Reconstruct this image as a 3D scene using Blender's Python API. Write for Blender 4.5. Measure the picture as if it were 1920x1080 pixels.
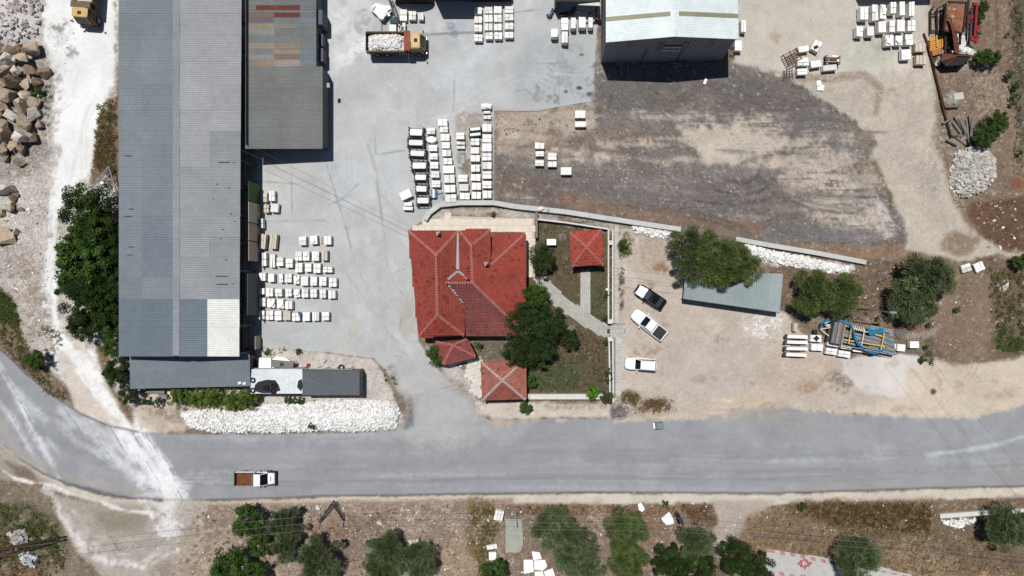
import bpy, bmesh, math, random
import numpy as np
from mathutils import Vector, Matrix
from mathutils.geometry import tessellate_polygon
random.seed(7)
SC = bpy.context.scene
for _o in list(bpy.data.objects): bpy.data.objects.remove(_o)

# ---------------------------------------------------------------- camera, sky, sun
S = 13.5            # photo pixels per metre on the ground
NX, NY, HC = 985.0, 541.0, 95.0
cam = bpy.data.cameras.new('camera'); camo = bpy.data.objects.new('camera', cam)
SC.collection.objects.link(camo); SC.camera = camo
camo.location = (0, 0, HC); camo.rotation_euler = (0, 0, 0)
cam.sensor_width = 36; cam.lens = 36 * HC / (1920 / S)
cam.shift_x = -(NX - 960) / 1920; cam.shift_y = (NY - 540) / 1920
cam.clip_end = 2000
EX, EY = 0.141, -0.304                      # shadow offset per metre of height
sund = Vector((-EX, -EY, 1.0)).normalized() # towards the sun
elev = math.asin(sund.z); azim = math.atan2(sund.x, sund.y)
w = bpy.data.worlds.new('World'); SC.world = w; w.use_nodes = True
wn = w.node_tree.nodes; wl = w.node_tree.links
bg = wn['Background']; sky = wn.new('ShaderNodeTexSky'); sky.sky_type = 'NISHITA'; sky.sun_disc = False
sky.sun_elevation = elev; sky.sun_rotation = azim; sky.air_density = 1.0; sky.dust_density = 0.6
wl.new(sky.outputs[0], bg.inputs[0]); bg.inputs[1].default_value = 0.05
sl = bpy.data.lights.new('sun', 'SUN'); sl.energy = 4.6; sl.angle = math.radians(0.5); sl.color = (1, .975, .94)
so = bpy.data.objects.new('sun', sl); SC.collection.objects.link(so)
so.rotation_euler = sund.to_track_quat('Z', 'Y').to_euler()
SC.view_settings.view_transform = 'Standard'; SC.view_settings.look = 'None'
SC.view_settings.exposure = 0.0; SC.view_settings.gamma = 1; SC.view_settings.use_curve_mapping = False
SC.cycles.diffuse_bounces = 2
KA = 1.46           # photo value -> albedo divisor

# ---------------------------------------------------------------- helpers
def lin(c):
    c = c / 255.0
    return c / 12.92 if c <= .04045 else ((c + .055) / 1.055) ** 2.4
def C(r, g, b, k=1.0):
    return tuple(min(.86, lin(x) / KA * k) for x in (r, g, b))
def P(px, py, h=0.0):
    k = (HC - h) / HC / S
    return Vector(((px - NX) * k, (NY - py) * k, h))
def jit(a): return random.uniform(-a, a)
COL = SC.collection
MATS = {}
def M(name, col=(.5, .5, .5), rough=.8, attr=False, rnd=0., noise=None, metal=0., bump=None, stripes=None, spec=.3, rust=None, trans=0.):
    if name in MATS: return MATS[name]
    m = bpy.data.materials.new(name); m.use_nodes = True; MATS[name] = m
    n = m.node_tree.nodes; l = m.node_tree.links; b = n['Principled BSDF']
    b.inputs['Roughness'].default_value = rough; b.inputs['Metallic'].default_value = metal
    b.inputs['Specular IOR Level'].default_value = spec
    geo = n.new('ShaderNodeNewGeometry')
    if attr:
        a = n.new('ShaderNodeAttribute'); a.attribute_name = 'Col'; src = a.outputs['Color']
        if col != (.5, .5, .5):
            mx = n.new('ShaderNodeMix'); mx.data_type = 'RGBA'; mx.blend_type = 'MULTIPLY'; mx.inputs[0].default_value = 1
            l.new(src, mx.inputs[6]); mx.inputs[7].default_value = (*col, 1); src = mx.outputs[2]
    else:
        r = n.new('ShaderNodeRGB'); r.outputs[0].default_value = (*col, 1); src = r.outputs[0]
    def mulval(src, val):
        h = n.new('ShaderNodeHueSaturation'); l.new(src, h.inputs['Color']); l.new(val, h.inputs['Value']); return h.outputs[0]
    def rng(val, lo, hi, a=0., b2=1.):
        r = n.new('ShaderNodeMapRange'); l.new(val, r.inputs[0]); r.inputs[1].default_value = a; r.inputs[2].default_value = b2
        r.inputs[3].default_value = lo; r.inputs[4].default_value = hi; return r.outputs[0]
    def tex(scale, detail=4., sc3=(1, 1, 1)):
        t = n.new('ShaderNodeTexNoise'); t.inputs['Scale'].default_value = scale; t.inputs['Detail'].default_value = detail
        mp = n.new('ShaderNodeMapping'); mp.inputs['Scale'].default_value = sc3
        l.new(geo.outputs['Position'], mp.inputs[0]); l.new(mp.outputs[0], t.inputs['Vector']); return t.outputs[0]
    if rnd:
        oi = n.new('ShaderNodeObjectInfo'); src = mulval(src, rng(oi.outputs['Random'], 1 - rnd, 1 + rnd))
    if noise:
        for sc, am in (noise if isinstance(noise[0], tuple) else (noise,)):
            src = mulval(src, rng(tex(sc), 1 - am, 1 + am, .3, .7))
    if stripes:      # layered edges: bands by height
        sx = n.new('ShaderNodeSeparateXYZ'); l.new(geo.outputs['Position'], sx.inputs[0])
        mt = n.new('ShaderNodeMath'); mt.operation = 'MULTIPLY'; mt.inputs[1].default_value = stripes; l.new(sx.outputs[2], mt.inputs[0])
        fr = n.new('ShaderNodeMath'); fr.operation = 'FRACT'; l.new(mt.outputs[0], fr.inputs[0])
        src = mulval(src, rng(fr.outputs[0], .7, 1., 0., .35))
    if rust:
        (rc, thr, rs, sc3) = rust
        mx = n.new('ShaderNodeMix'); mx.data_type = 'RGBA'
        l.new(rng(tex(rs, 6, sc3), 0, 1, thr, thr + .1), mx.inputs[0]); l.new(src, mx.inputs[6]); mx.inputs[7].default_value = (*rc, 1); src = mx.outputs[2]
    l.new(src, b.inputs['Base Color'])
    if bump:
        bp = n.new('ShaderNodeBump'); bp.inputs['Strength'].default_value = bump[1]; bp.inputs['Distance'].default_value = bump[2] if len(bump) > 2 else .1
        l.new(tex(bump[0], 5), bp.inputs['Height']); l.new(bp.outputs[0], b.inputs['Normal'])
    if trans:
        tr = n.new('ShaderNodeBsdfTranslucent'); l.new(src, tr.inputs[0]); ms = n.new('ShaderNodeMixShader'); ms.inputs[0].default_value = trans
        l.new(b.outputs[0], ms.inputs[1]); l.new(tr.outputs[0], ms.inputs[2]); l.new(ms.outputs[0], n['Material Output'].inputs[0])
    return m

ORG = {}
def tag(o, label=None, cat=None, group=None, kind=None):
    if label: o['label'] = label
    if cat: o['category'] = cat
    if group: o['group'] = group
    if kind: o['kind'] = kind
    return o
def thing(name, loc, label, cat, group=None, rz=0, sc=None):
    o = bpy.data.objects.new(name, None); COL.objects.link(o); o.empty_display_size = .3
    loc = Vector(loc); o.location = loc; o.rotation_euler = (0, 0, rz)
    if sc: o.scale = sc
    ORG[o.name] = loc
    return tag(o, label, cat, group)
def link(name, me, parent=None, loc=(0, 0, 0), rot=(0, 0, 0), sc=(1, 1, 1)):
    o = bpy.data.objects.new(name, me); COL.objects.link(o); o.location = loc; o.rotation_euler = rot; o.scale = sc
    if parent is not None: o.parent = parent
    return o
class MB:
    def __init__(s): s.v = []; s.f = []; s.c = []
    def add(s, vs, fs, col=(1, 1, 1)):
        k = len(s.v); s.v += [tuple(v) for v in vs]; s.f += [tuple(i + k for i in f) for f in fs]; s.c += [col] * len(vs); return s
    def box(s, c, d, rz=0., col=(1, 1, 1), m=None):
        x, y, z = (a / 2 for a in d); vs = [Vector((i * x, j * y, k * z)) for k in (-1, 1) for j in (-1, 1) for i in (-1, 1)]
        R = m if m is not None else Matrix.Rotation(rz, 3, 'Z'); c = Vector(c)
        return s.add([R @ v + c for v in vs], [(0, 2, 3, 1), (4, 5, 7, 6), (0, 1, 5, 4), (2, 6, 7, 3), (0, 4, 6, 2), (1, 3, 7, 5)], col)
    def beam(s, p, q, w=.08, h=None, col=(1, 1, 1)):
        p = Vector(p); q = Vector(q); d = q - p; L = d.length
        if L < 1e-5: return s
        R = d.to_track_quat('X', 'Z').to_matrix()
        return s.box((p + q) / 2, (L, w, h or w), col=col, m=R)
    def tube(s, p, q, r, n=8, r2=None, col=(1, 1, 1), cap=True):
        p = Vector(p); q = Vector(q); d = q - p; r2 = r if r2 is None else r2
        R = d.to_track_quat('Z', 'Y').to_matrix(); vs = []
        for c, rr in ((p, r), (q, r2)):
            for i in range(n):
                a = 2 * math.pi * i / n; vs.append(c + R @ Vector((rr * math.cos(a), rr * math.sin(a), 0)))
        fs = [(i, (i + 1) % n, n + (i + 1) % n, n + i) for i in range(n)]
        if cap: fs += [tuple(range(n))[::-1], tuple(range(n, 2 * n))]
        return s.add(vs, fs, col)
    def ring(s, c, R, r, n=16, m=8, col=(1, 1, 1), ax=None):
        vs = []; fs = []; A = ax if ax is not None else Matrix.Identity(3); c = Vector(c)
        for i in range(n):
            a = 2 * math.pi * i / n
            for j in range(m):
                b = 2 * math.pi * j / m
                vs.append(c + A @ Vector(((R + r * math.cos(b)) * math.cos(a), (R + r * math.cos(b)) * math.sin(a), r * math.sin(b))))
        for i in range(n):
            for j in range(m):
                fs.append((i * m + j, ((i + 1) % n) * m + j, ((i + 1) % n) * m + (j + 1) % m, i * m + (j + 1) % m))
        return s.add(vs, fs, col)
    def slab(s, pts, t, col=(1, 1, 1)):       # polygon (any plane) with depth t downwards
        n = len(pts); top = [Vector(p) for p in pts]; bot = [p - Vector((0, 0, t)) for p in top]
        tri = tessellate_polygon([[Vector((p.x, p.y, 0)) for p in top]])
        k = len(s.v); fs = [tuple(x) for x in tri] + [tuple(i + n for i in reversed(x)) for x in tri]
        fs += [(i, i + n, (i + 1) % n + n, (i + 1) % n) for i in range(n)]
        return s.add(top + bot, fs, col)
    def hull(s, a, b, col=(1, 1, 1)):         # loft between two equal-length rings
        n = len(a); fs = [(i, (i + 1) % n, (i + 1) % n + n, i + n) for i in range(n)] + [tuple(range(n))[::-1], tuple(range(n, 2 * n))]
        return s.add(list(a) + list(b), fs, col)
    def mesh(s, name, mat, org=(0, 0, 0), smooth=False):
        me = bpy.data.meshes.new(name); v = np.array(s.v, dtype=np.float32).reshape(-1, 3) - np.array(org, dtype=np.float32)
        me.from_pydata(v.tolist(), [], s.f); me.validate(); me.update()
        bm = bmesh.new(); bm.from_mesh(me); bmesh.ops.recalc_face_normals(bm, faces=bm.faces); bm.to_mesh(me); bm.free()
        ca = me.color_attributes.new('Col', 'FLOAT_COLOR', 'POINT')
        a = np.ones((len(s.v), 4), dtype=np.float32); a[:, :3] = np.array(s.c, dtype=np.float32)
        if len(me.vertices) == len(s.v): ca.data.foreach_set('color', a.ravel())
        me.materials.append(mat)
        if smooth:
            for p in me.polygons: p.use_smooth = True
        return me
    def build(s, name, mat, parent=None, label=None, cat=None, group=None, kind=None, smooth=False, org=None):
        if not s.v: return None
        if parent is not None:
            o0 = org if org is not None else ORG.get(parent.name, Vector((0, 0, 0)))
            o = link(name, s.mesh(name, mat, o0, smooth), parent); ORG[o.name] = o0
        else:
            a = np.array(s.v); lo = a.min(0); hi = a.max(0); o0 = Vector(((lo[0] + hi[0]) / 2, (lo[1] + hi[1]) / 2, lo[2]))
            o = link(name, s.mesh(name, mat, o0, smooth), None, o0); ORG[o.name] = o0
        return tag(o, label, cat, group, kind)
def npmesh(name, V, F, mat, col=None):
    """fast mesh from arrays: V (n,3), F (m,k)"""
    me = bpy.data.meshes.new(name); n, m, k = len(V), len(F), F.shape[1]
    me.vertices.add(n); me.vertices.foreach_set('co', V.astype(np.float32).ravel())
    me.loops.add(m * k); me.loops.foreach_set('vertex_index', F.astype(np.int32).ravel())
    me.polygons.add(m); me.polygons.foreach_set('loop_start', np.arange(0, m * k, k, dtype=np.int32))
    me.polygons.foreach_set('loop_total', np.full(m, k, dtype=np.int32)); me.update(calc_edges=True)
    if col is not None:
        ca = me.color_attributes.new('Col', 'FLOAT_COLOR', 'POINT'); a = np.ones((n, 4), dtype=np.float32); a[:, :col.shape[1]] = col
        ca.data.foreach_set('color', a.ravel())
    me.materials.append(mat); return me

# ---------------------------------------------------------------- noise and the ground's own colours (dust, soil, concrete, stains)
def vn(x, y, seed=0):
    xi = np.floor(x).astype(np.int64); yi = np.floor(y).astype(np.int64); fx = x - xi; fy = y - yi
    fx = fx * fx * (3 - 2 * fx); fy = fy * fy * (3 - 2 * fy)
    def h(a, b):
        k = (a * 374761393 + b * 668265263 + seed * 982451653) & 0xffffffff
        k = ((k ^ (k >> 13)) * 1274126177) & 0xffffffff; k = ((k ^ (k >> 15)) * 2246822519) & 0xffffffff
        return ((k ^ (k >> 16)) & 0xffff) / 65535.0
    a = h(xi, yi) * (1 - fx) + h(xi + 1, yi) * fx; b = h(xi, yi + 1) * (1 - fx) + h(xi + 1, yi + 1) * fx
    return a * (1 - fy) + b * fy
def fbm(x, y, seed=0, o=4):
    r = 0; a = .5; t = 0
    for i in range(o):
        r = r + a * vn(x * 2 ** i, y * 2 ** i, seed + i); t += a; a *= .55
    return r / t
def sdf(X, Y, poly):
    """positive inside"""
    d = np.full(X.shape, 1e9); ins = np.zeros(X.shape, bool); n = len(poly)
    for i in range(n):
        x0, y0 = poly[i]; x1, y1 = poly[(i + 1) % n]; ex, ey = x1 - x0, y1 - y0; L = ex * ex + ey * ey + 1e-9
        t = np.clip(((X - x0) * ex + (Y - y0) * ey) / L, 0, 1)
        d = np.minimum(d, np.hypot(X - x0 - t * ex, Y - y0 - t * ey))
        if abs(ey) > 1e-9:
            c = ((y0 > Y) != (y1 > Y)) & (X < (x1 - x0) * (Y - y0) / (y1 - y0) + x0); ins ^= c
    return np.where(ins, d, -d)
def lined(X, Y, pts):
    d = np.full(X.shape, 1e9)
    for (x0, y0), (x1, y1) in zip(pts, pts[1:]):
        ex, ey = x1 - x0, y1 - y0; L = ex * ex + ey * ey + 1e-9
        t = np.clip(((X - x0) * ex + (Y - y0) * ey) / L, 0, 1); d = np.minimum(d, np.hypot(X - x0 - t * ex, Y - y0 - t * ey))
    return d
def sm(a, b, x):
    t = np.clip((x - a) / (b - a + 1e-9), 0, 1); return t * t * (3 - 2 * t)
OPS = []
def tone(c): return tuple(x * .955 for x in c) if c[0] - c[2] >= 6 else c
def PO(pts, col, soft=4, brk=6, op=1., thr=None, ang=None, grit=None): OPS.append(('p', pts, 0, tone(col), soft, brk, op, thr, ang, grit))
def ST(pts, wd, col, soft=3, brk=3, op=1., thr=None, ang=None, grit=None): OPS.append(('s', pts, wd, tone(col), soft, brk, op, thr, ang, grit))
def BL(cx, cy, rx, ry, col, op=1., brk=8, soft=10, thr=None, ang=None, grit=None, rot=0):
    pts = []
    for i in range(14):
        a = i / 14 * 2 * math.pi; x = rx * math.cos(a); y = ry * math.sin(a); r = math.radians(rot)
        pts.append((cx + x * math.cos(r) - y * math.sin(r), cy + x * math.sin(r) + y * math.cos(r)))
    PO(pts, col, soft, brk, op, thr, ang, grit)
def paint(X, Y):
    shp = X.shape; X = X.ravel(); Y = Y.ravel(); n = len(X)
    N1 = fbm(X / 45, Y / 45, 11); N2 = fbm(X / 14, Y / 14, 23, 3); N3 = fbm(X / 5, Y / 5, 37, 2)
    col = np.empty((n, 3)); base = np.array((140, 123, 107.)); alt = np.array((116, 101, 86.))
    t = sm(.35, .65, N1)[:, None]; col[:] = base * (1 - t) + alt * t; grit = np.full(n, .8)
    for (k, pts, wd, c, soft, brk, op, thr, ang, g) in OPS:
        a = np.array(pts, float); mg = wd + soft + brk + 4
        idx = np.nonzero((X > a[:, 0].min() - mg) & (X < a[:, 0].max() + mg) & (Y > a[:, 1].min() - mg) & (Y < a[:, 1].max() + mg))[0]
        if len(idx) == 0: continue
        x = X[idx]; y = Y[idx]
        d = sdf(x, y, pts) if k == 'p' else wd / 2 - lined(x, y, pts)
        d = d + brk * ((N1[idx] - .5) * 1.6 + (N2[idx] - .5) * 1.4 + (N3[idx] - .5) * .6)
        m = sm(-soft, soft, d) * op
        if thr is not None:
            if ang is None: q = N2[idx] * .55 + N3[idx] * .45
            else:
                r = math.radians(ang); u = x * math.cos(r) + y * math.sin(r); v = -x * math.sin(r) + y * math.cos(r)
                q = fbm(u / 60, v / 3.5, 51, 3) * .7 + N3[idx] * .3
            m = m * sm(thr - .12, thr + .12, q)
        m = m[:, None]; col[idx] = col[idx] * (1 - m) + np.array(c, float) * m
        if g is not None: grit[idx] = grit[idx] * (1 - m[:, 0]) + g * m[:, 0]
    N4 = fbm(X / 3.1, Y / 3.1, 91, 2); N5 = fbm(X / 9, Y / 9, 63, 3); g = np.clip(grit, .08, 1)
    col *= (1 + (N1 - .5) * .14 + (N2 - .5) * (.04 + .2 * g) + (N5 - .5) * (.02 + .2 * g) + (N3 - .5) * (.02 + .14 * g))[:, None]
    dk = (sm(.34, .22, N4) * sm(.5, .62, N5) * np.clip(g - .15, 0, 1) * .42)[:, None]; col *= 1 - dk
    lt = (sm(.70, .82, N4) * sm(.42, .6, N5) * np.clip(g * .9 - .1, 0, .5))[:, None]; col = col * (1 - lt) + np.array((226, 218, 208.)) * lt
    c = np.clip(col, 3, 250) / 255.0
    c = np.where(c <= .04045, c / 12.92, ((c + .055) / 1.055) ** 2.4) / KA
    return np.concatenate([c, grit[:, None]], 1), N1, N2, N3
def ground_material(name, gain=1.0, rough=.95, bump=.6):
    m = bpy.data.materials.new(name); m.use_nodes = True; n = m.node_tree.nodes; l = m.node_tree.links; b = n['Principled BSDF']
    b.inputs['Roughness'].default_value = rough; b.inputs['Specular IOR Level'].default_value = .15
    a = n.new('ShaderNodeAttribute'); a.attribute_name = 'Col'; geo = n.new('ShaderNodeNewGeometry')
    def tex(scale, det=3.):
        t = n.new('ShaderNodeTexNoise'); t.inputs['Scale'].default_value = scale; t.inputs['Detail'].default_value = det; t.inputs['Roughness'].default_value = .65
        l.new(geo.outputs['Position'], t.inputs['Vector']); return t.outputs[0]
    def mr(v, f0, f1, t0, t1):
        r = n.new('ShaderNodeMapRange'); l.new(v, r.inputs[0])
        for i, q in zip((1, 2, 3, 4), (f0, f1, t0, t1)): r.inputs[i].default_value = q
        return r.outputs[0]
    def ma(op, x, y):
        q = n.new('ShaderNodeMath'); q.operation = op
        for i, z in enumerate((x, y)):
            if isinstance(z, (int, float)): q.inputs[i].default_value = z
            else: l.new(z, q.inputs[i])
        return q.outputs[0]
    fine = mr(tex(5.2), .3, .7, -1, 1); fin2 = mr(tex(1.7), .3, .7, -1, 1)
    am = ma('MULTIPLY', a.outputs['Alpha'], gain)
    v = ma('ADD', ma('MULTIPLY', ma('MULTIPLY', fine, am), .50), ma('MULTIPLY', ma('MULTIPLY', fin2, am), .20))
    v = ma('ADD', v, ma('ADD', ma('MULTIPLY', fine, .03), ma('MULTIPLY', fin2, .02))); v = ma('ADD', v, 1.0)
    # pale chips of stone and dark pebbles in gritty soil
    t2 = tex(5.5, 2.); chip = ma('MULTIPLY', mr(t2, .69, .74, 0, .36), a.outputs['Alpha'])
    hs = n.new('ShaderNodeHueSaturation'); l.new(a.outputs['Color'], hs.inputs['Color']); l.new(v, hs.inputs['Value'])
    mx = n.new('ShaderNodeMix'); mx.data_type = 'RGBA'; l.new(chip, mx.inputs[0]); l.new(hs.outputs[0], mx.inputs[6]); mx.inputs[7].default_value = (*C(225, 218, 210), 1)
    l.new(mx.outputs[2], b.inputs['Base Color'])
    bp = n.new('ShaderNodeBump'); bp.inputs['Strength'].default_value = bump; bp.inputs['Distance'].default_value = .06
    l.new(ma('MULTIPLY', ma('ADD', tex(5), ma('MULTIPLY', tex(1.3), 1.5)), ma('ADD', am, .08)), bp.inputs['Height']); l.new(bp.outputs[0], b.inputs['Normal'])
    return m
def roughen(poly, step=10, amp=2.5, seed=1):
    out = []; n = len(poly); rr = random.Random(seed)
    for i in range(n):
        (x0, y0), (x1, y1) = poly[i], poly[(i + 1) % n]; L = math.hypot(x1 - x0, y1 - y0); k = max(1, int(L / step))
        for j in range(k):
            t = j / k; out.append((x0 + (x1 - x0) * t + (rr.uniform(-amp, amp)), y0 + (y1 - y0) * t + rr.uniform(-amp, amp)))
    return out
def sheet(name, poly, z, mat, cell=.2, amp=2.5, step=10):
    poly = roughen(poly, step, amp) if amp else poly
    a = np.array(poly); cp = cell * S
    xs = np.arange(a[:, 0].min() - cp, a[:, 0].max() + cp, cp); ys = np.arange(a[:, 1].min() - cp, a[:, 1].max() + cp, cp)
    X, Y = np.meshgrid(xs, ys); cx = X[:-1, :-1] + cp / 2; cy = Y[:-1, :-1] + cp / 2
    keep = sdf(cx, cy, poly) > 0
    nx = len(xs); j, i = np.nonzero(keep); q = np.stack([j * nx + i, (j + 1) * nx + i, (j + 1) * nx + i + 1, j * nx + i + 1], 1)
    cnt = np.bincount(q.ravel(), minlength=X.size); bd = np.nonzero((cnt > 0) & (cnt < 4))[0]
    Xf = X.ravel().copy(); Yf = Y.ravel().copy(); bx = Xf[bd]; by = Yf[bd]; best = np.full(len(bd), 1e9); qx = bx.copy(); qy = by.copy()
    n = len(poly)
    for k in range(n):
        x0, y0 = poly[k]; x1, y1 = poly[(k + 1) % n]; ex, ey = x1 - x0, y1 - y0; L = ex * ex + ey * ey + 1e-9
        t = np.clip(((bx - x0) * ex + (by - y0) * ey) / L, 0, 1); px = x0 + t * ex; py = y0 + t * ey; d = np.hypot(bx - px, by - py)
        mk = (d < best) & (d < cp); best = np.where(mk, d, best); qx = np.where(mk, px, qx); qy = np.where(mk, py, qy)
    Xf[bd] = qx; Yf[bd] = qy
    used = np.nonzero(cnt > 0)[0]; rm = np.full(X.size, -1); rm[used] = np.arange(len(used)); q = rm[q]
    col, *_ = paint(Xf[used], Yf[used])
    V = np.stack([(Xf[used] - NX) / S, (NY - Yf[used]) / S, np.full(len(used), z)], 1)
    o = link(name, npmesh(name, V, q, mat, col)); o['kind'] = 'structure'; return o
# ---------------------------------------------------------------- what lies on the ground (photo-pixel coordinates of the ground plane)
_r = random.Random(4)
ROAD_UP = [(-140, 560), (-60, 600), (0, 655), (20, 672), (50, 702), (100, 742), (150, 775), (200, 797), (260, 810), (300, 813), (400, 814), (520, 814), (640, 813), (740, 808), (765, 790), (780, 742), (830, 728), (885, 745), (893, 776), (925, 790), (960, 786), (1060, 784), (1200, 787), (1320, 784), (1350, 770), (1400, 764), (1490, 765), (1540, 773), (1620, 777), (1700, 778), (1830, 781), (1880, 762), (1920, 755), (2060, 700)]
ROAD_LO = [(-140, 700), (-60, 760), (0, 826), (30, 858), (75, 884), (120, 905), (180, 924), (240, 934), (350, 938), (480, 935), (600, 930), (750, 928), (960, 925), (1100, 923), (1300, 924), (1440, 925), (1600, 920), (1750, 915), (1920, 911), (2060, 900)]
ROAD = ROAD_UP + ROAD_LO[::-1]
YARD = [(455, -70), (1150, -70), (1128, 0), (1120, 60), (1115, 125), (1115, 190), (1062, 198), (1010, 208), (928, 210), (926, 378), (862, 379), (822, 388), (797, 412), (770, 430), (775, 500), (786, 640), (820, 690), (850, 722), (780, 742), (740, 716), (700, 672), (620, 662), (490, 652), (455, 652)]
GRAVEL = [(1117, 122), (1116, 195), (1128, 206), (1060, 212), (1010, 235), (940, 268), (928, 300), (928, 376), (965, 386), (1060, 398), (1140, 407), (1275, 430), (1440, 455), (1560, 455), (1694, 457), (1698, 440), (1678, 400), (1664, 365), (1628, 345), (1614, 320), (1600, 310), (1632, 290), (1640, 272), (1612, 238), (1570, 208), (1520, 172), (1440, 132), (1372, 118)]
# ---- west side: quarry dust
PO([(-80, -80), (222, -80), (222, 560), (238, 700), (300, 812), (200, 800), (120, 760), (50, 704), (0, 655), (-80, 600)], (203, 195, 186), 6, 8, grit=.75)
BL(30, 30, 62, 66, (206, 200, 196), 1, grit=.5); BL(45, 20, 30, 50, (178, 152, 136), .6, 20, 14, .5); BL(10, 10, 30, 40, (185, 165, 152), .5, 20, 14, .5)
PO([(86, -80), (224, -80), (222, 60), (217, 150), (206, 180), (196, 215), (180, 268), (170, 325), (140, 345), (112, 400), (106, 450), (104, 540), (112, 610), (126, 640), (160, 645), (190, 700), (235, 755), (265, 815), (140, 765), (150, 700), (118, 690), (98, 640), (72, 560), (78, 500), (86, 420), (90, 350), (100, 250), (95, 150), (82, 80)], (242, 242, 240), 6, 11, grit=.10)
BL(110, 55, 22, 30, (190, 190, 188), .55, 10, 8, .52, grit=.4); BL(135, 98, 12, 10, (120, 116, 110), .6, 6, 5, .5); BL(108, 48, 14, 10, (120, 115, 108), .7, 6, 5, .55); BL(95, 120, 18, 24, (205, 206, 205), .6, 8, 8, .45)
for (_x, _y, _a, _b) in [(100, 160, 14, 30), (96, 215, 12, 30), (100, 290, 12, 20), (84, 340, 18, 40), (60, 500, 26, 30), (70, 580, 20, 40), (40, 470, 24, 20), (90, 700, 16, 20), (20, 330, 20, 12), (88, 430, 10, 40), (60, 640, 20, 20)]: BL(_x, _y, _a, _b, (150, 142, 134), .75, 12, 6, .52, grit=.9)
for i, (x, y) in enumerate([(150, 120), (165, 200), (150, 260), (140, 300)]): ST([(x, y), (x - 14, y + 60)], 5, (226, 224, 221), 3, 4, .6)
PO([(60, 290), (108, 280), (98, 350), (90, 420), (84, 500), (78, 600), (100, 640), (80, 660), (40, 610), (10, 540), (-20, 480), (20, 400), (45, 330)], (210, 202, 194), 8, 10, .8, .38, grit=.8)
PO([(0, 440), (60, 470), (80, 540), (100, 620), (60, 640), (0, 560)], (150, 135, 122), 8, 8, .75, .5, grit=.9)
PO([(-40, 80), (85, 85), (100, 150), (92, 230), (95, 290), (60, 330), (-40, 340)], (150, 142, 134), 8, 8, .8, .4, grit=.9)
PO([(-60, 520), (0, 540), (28, 590), (50, 650), (100, 700), (140, 740), (150, 772), (100, 742), (50, 702), (0, 655), (-60, 600)], (124, 104, 86), 5, 6, .9, grit=.9)
PO([(0, 540), (25, 560), (38, 600), (30, 620), (0, 600)], (84, 92, 60), 5, 6, .8)
PO([(90, 660), (118, 655), (126, 690), (118, 710), (96, 695)], (232, 228, 224), 4, 5, grit=.3)
PO([(112, 640), (150, 640), (192, 705), (236, 760), (300, 812), (240, 812), (140, 770), (125, 720)], (226, 214, 202), 4, 5, grit=.2)
ST([(118, 640), (160, 700), (215, 770), (255, 815)], 22, (244, 244, 242), 5, 5, .95, .3, 52); ST([(150, 660), (205, 735), (240, 775), (275, 815)], 10, (244, 244, 242), 4, 4, .8, .4)
PO([(180, 640), (205, 660), (215, 730), (248, 765), (250, 800), (225, 765), (198, 720)], (118, 98, 78), 5, 5, .9, grit=.8)
PO([(200, 185), (222, 180), (222, 330), (205, 330), (172, 325), (176, 285), (186, 240)], (118, 96, 74), 4, 7, .95, grit=.9)
PO([(178, 300), (222, 300), (222, 360), (170, 345)], (112, 90, 72), 4, 5, .8, .45); ST([(220, -20), (218, 60), (220, 150)], 9, (140, 128, 116), 4, 5, .8, .5)
PO([(250, 732), (350, 740), (480, 760), (470, 770), (350, 800), (345, 812), (300, 812), (270, 790)], (208, 192, 176), 5, 5, grit=.4)
PO([(265, 765), (340, 765), (345, 795), (290, 785)], (160, 142, 126), 4, 6, .85, .45, grit=.9)
# ---- concrete yard
PO(YARD, (193, 194, 193), 2, 2, grit=.05)
PO([(455, -70), (700, -70), (700, 90), (650, 110), (612, 160), (600, 160), (455, 120)], (205, 206, 205), 10, 10, .9)
BL(640, 75, 40, 50, (226, 224, 221), .6, 16, 14, .42); BL(680, 40, 16, 24, (150, 152, 152), .6, 6, 4, .45); ST([(640, 110), (700, 75)], 14, (236, 236, 236), 6, 8, .75, .4)
PO([(1000, 60), (1115, 60), (1115, 195), (960, 205), (960, 120)], (182, 186, 187), 12, 12, .8)
BL(1060, 150, 50, 36, (140, 142, 142), .55, 18, 10, .55); BL(1000, 178, 30, 18, (135, 134, 131), .55, 12, 8, .55); BL(1060, 95, 34, 16, (150, 152, 152), .5, 10, 8, .55)
BL(1035, 185, 12, 8, (118, 112, 96), .6, 5, 4, .4); BL(1087, 165, 5, 3, (60, 60, 60), .9, 2, 2); BL(1090, 103, 4, 2, (70, 70, 70), .9, 2, 2); BL(1061, 172, 4, 3, (85, 85, 85), .8, 2, 2); BL(1105, 176, 5, 3, (70, 70, 70), .8, 2, 2)
BL(845, 50, 9, 8, (158, 162, 168), .9, 2, 1.5); BL(865, 50, 12, 11, (180, 189, 194), .9, 2, 1.5); BL(848, 74, 12, 12, (178, 187, 192), .9, 2, 1.5); BL(852, 63, 8, 8, (150, 154, 160), .9, 2, 1.5); BL(828, 50, 10, 8, (200, 203, 205), .7, 3, 2, .5)
BL(860, 130, 90, 50, (204, 208, 210), .5, 20, 30); ST([(905, 85), (880, 130), (820, 165)], 16, (206, 210, 212), 8, 6, .5); BL(700, 330, 70, 60, (196, 199, 201), .6, 20, 30); BL(520, 340, 60, 30, (202, 202, 200), .6, 20, 20)
BL(560, 630, 60, 22, (176, 182, 184), .6, 10, 12, .45); ST([(640, 645), (668, 610)], 20, (204, 200, 190), 4, 3, .8); BL(730, 560, 30, 60, (200, 199, 196), .7, 14, 12, .42); BL(765, 600, 18, 50, (188, 182, 168), .7, 10, 8, .42)
PO([(860, 212), (926, 212), (926, 376), (862, 379)], (170, 158, 146), 6, 8, .85, .45, grit=.4); BL(872, 300, 12, 28, (128, 116, 108), .8, 8, 6, .4, grit=.6); BL(860, 372, 40, 8, (130, 122, 114), .7, 6, 4, .4, grit=.6)
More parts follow.
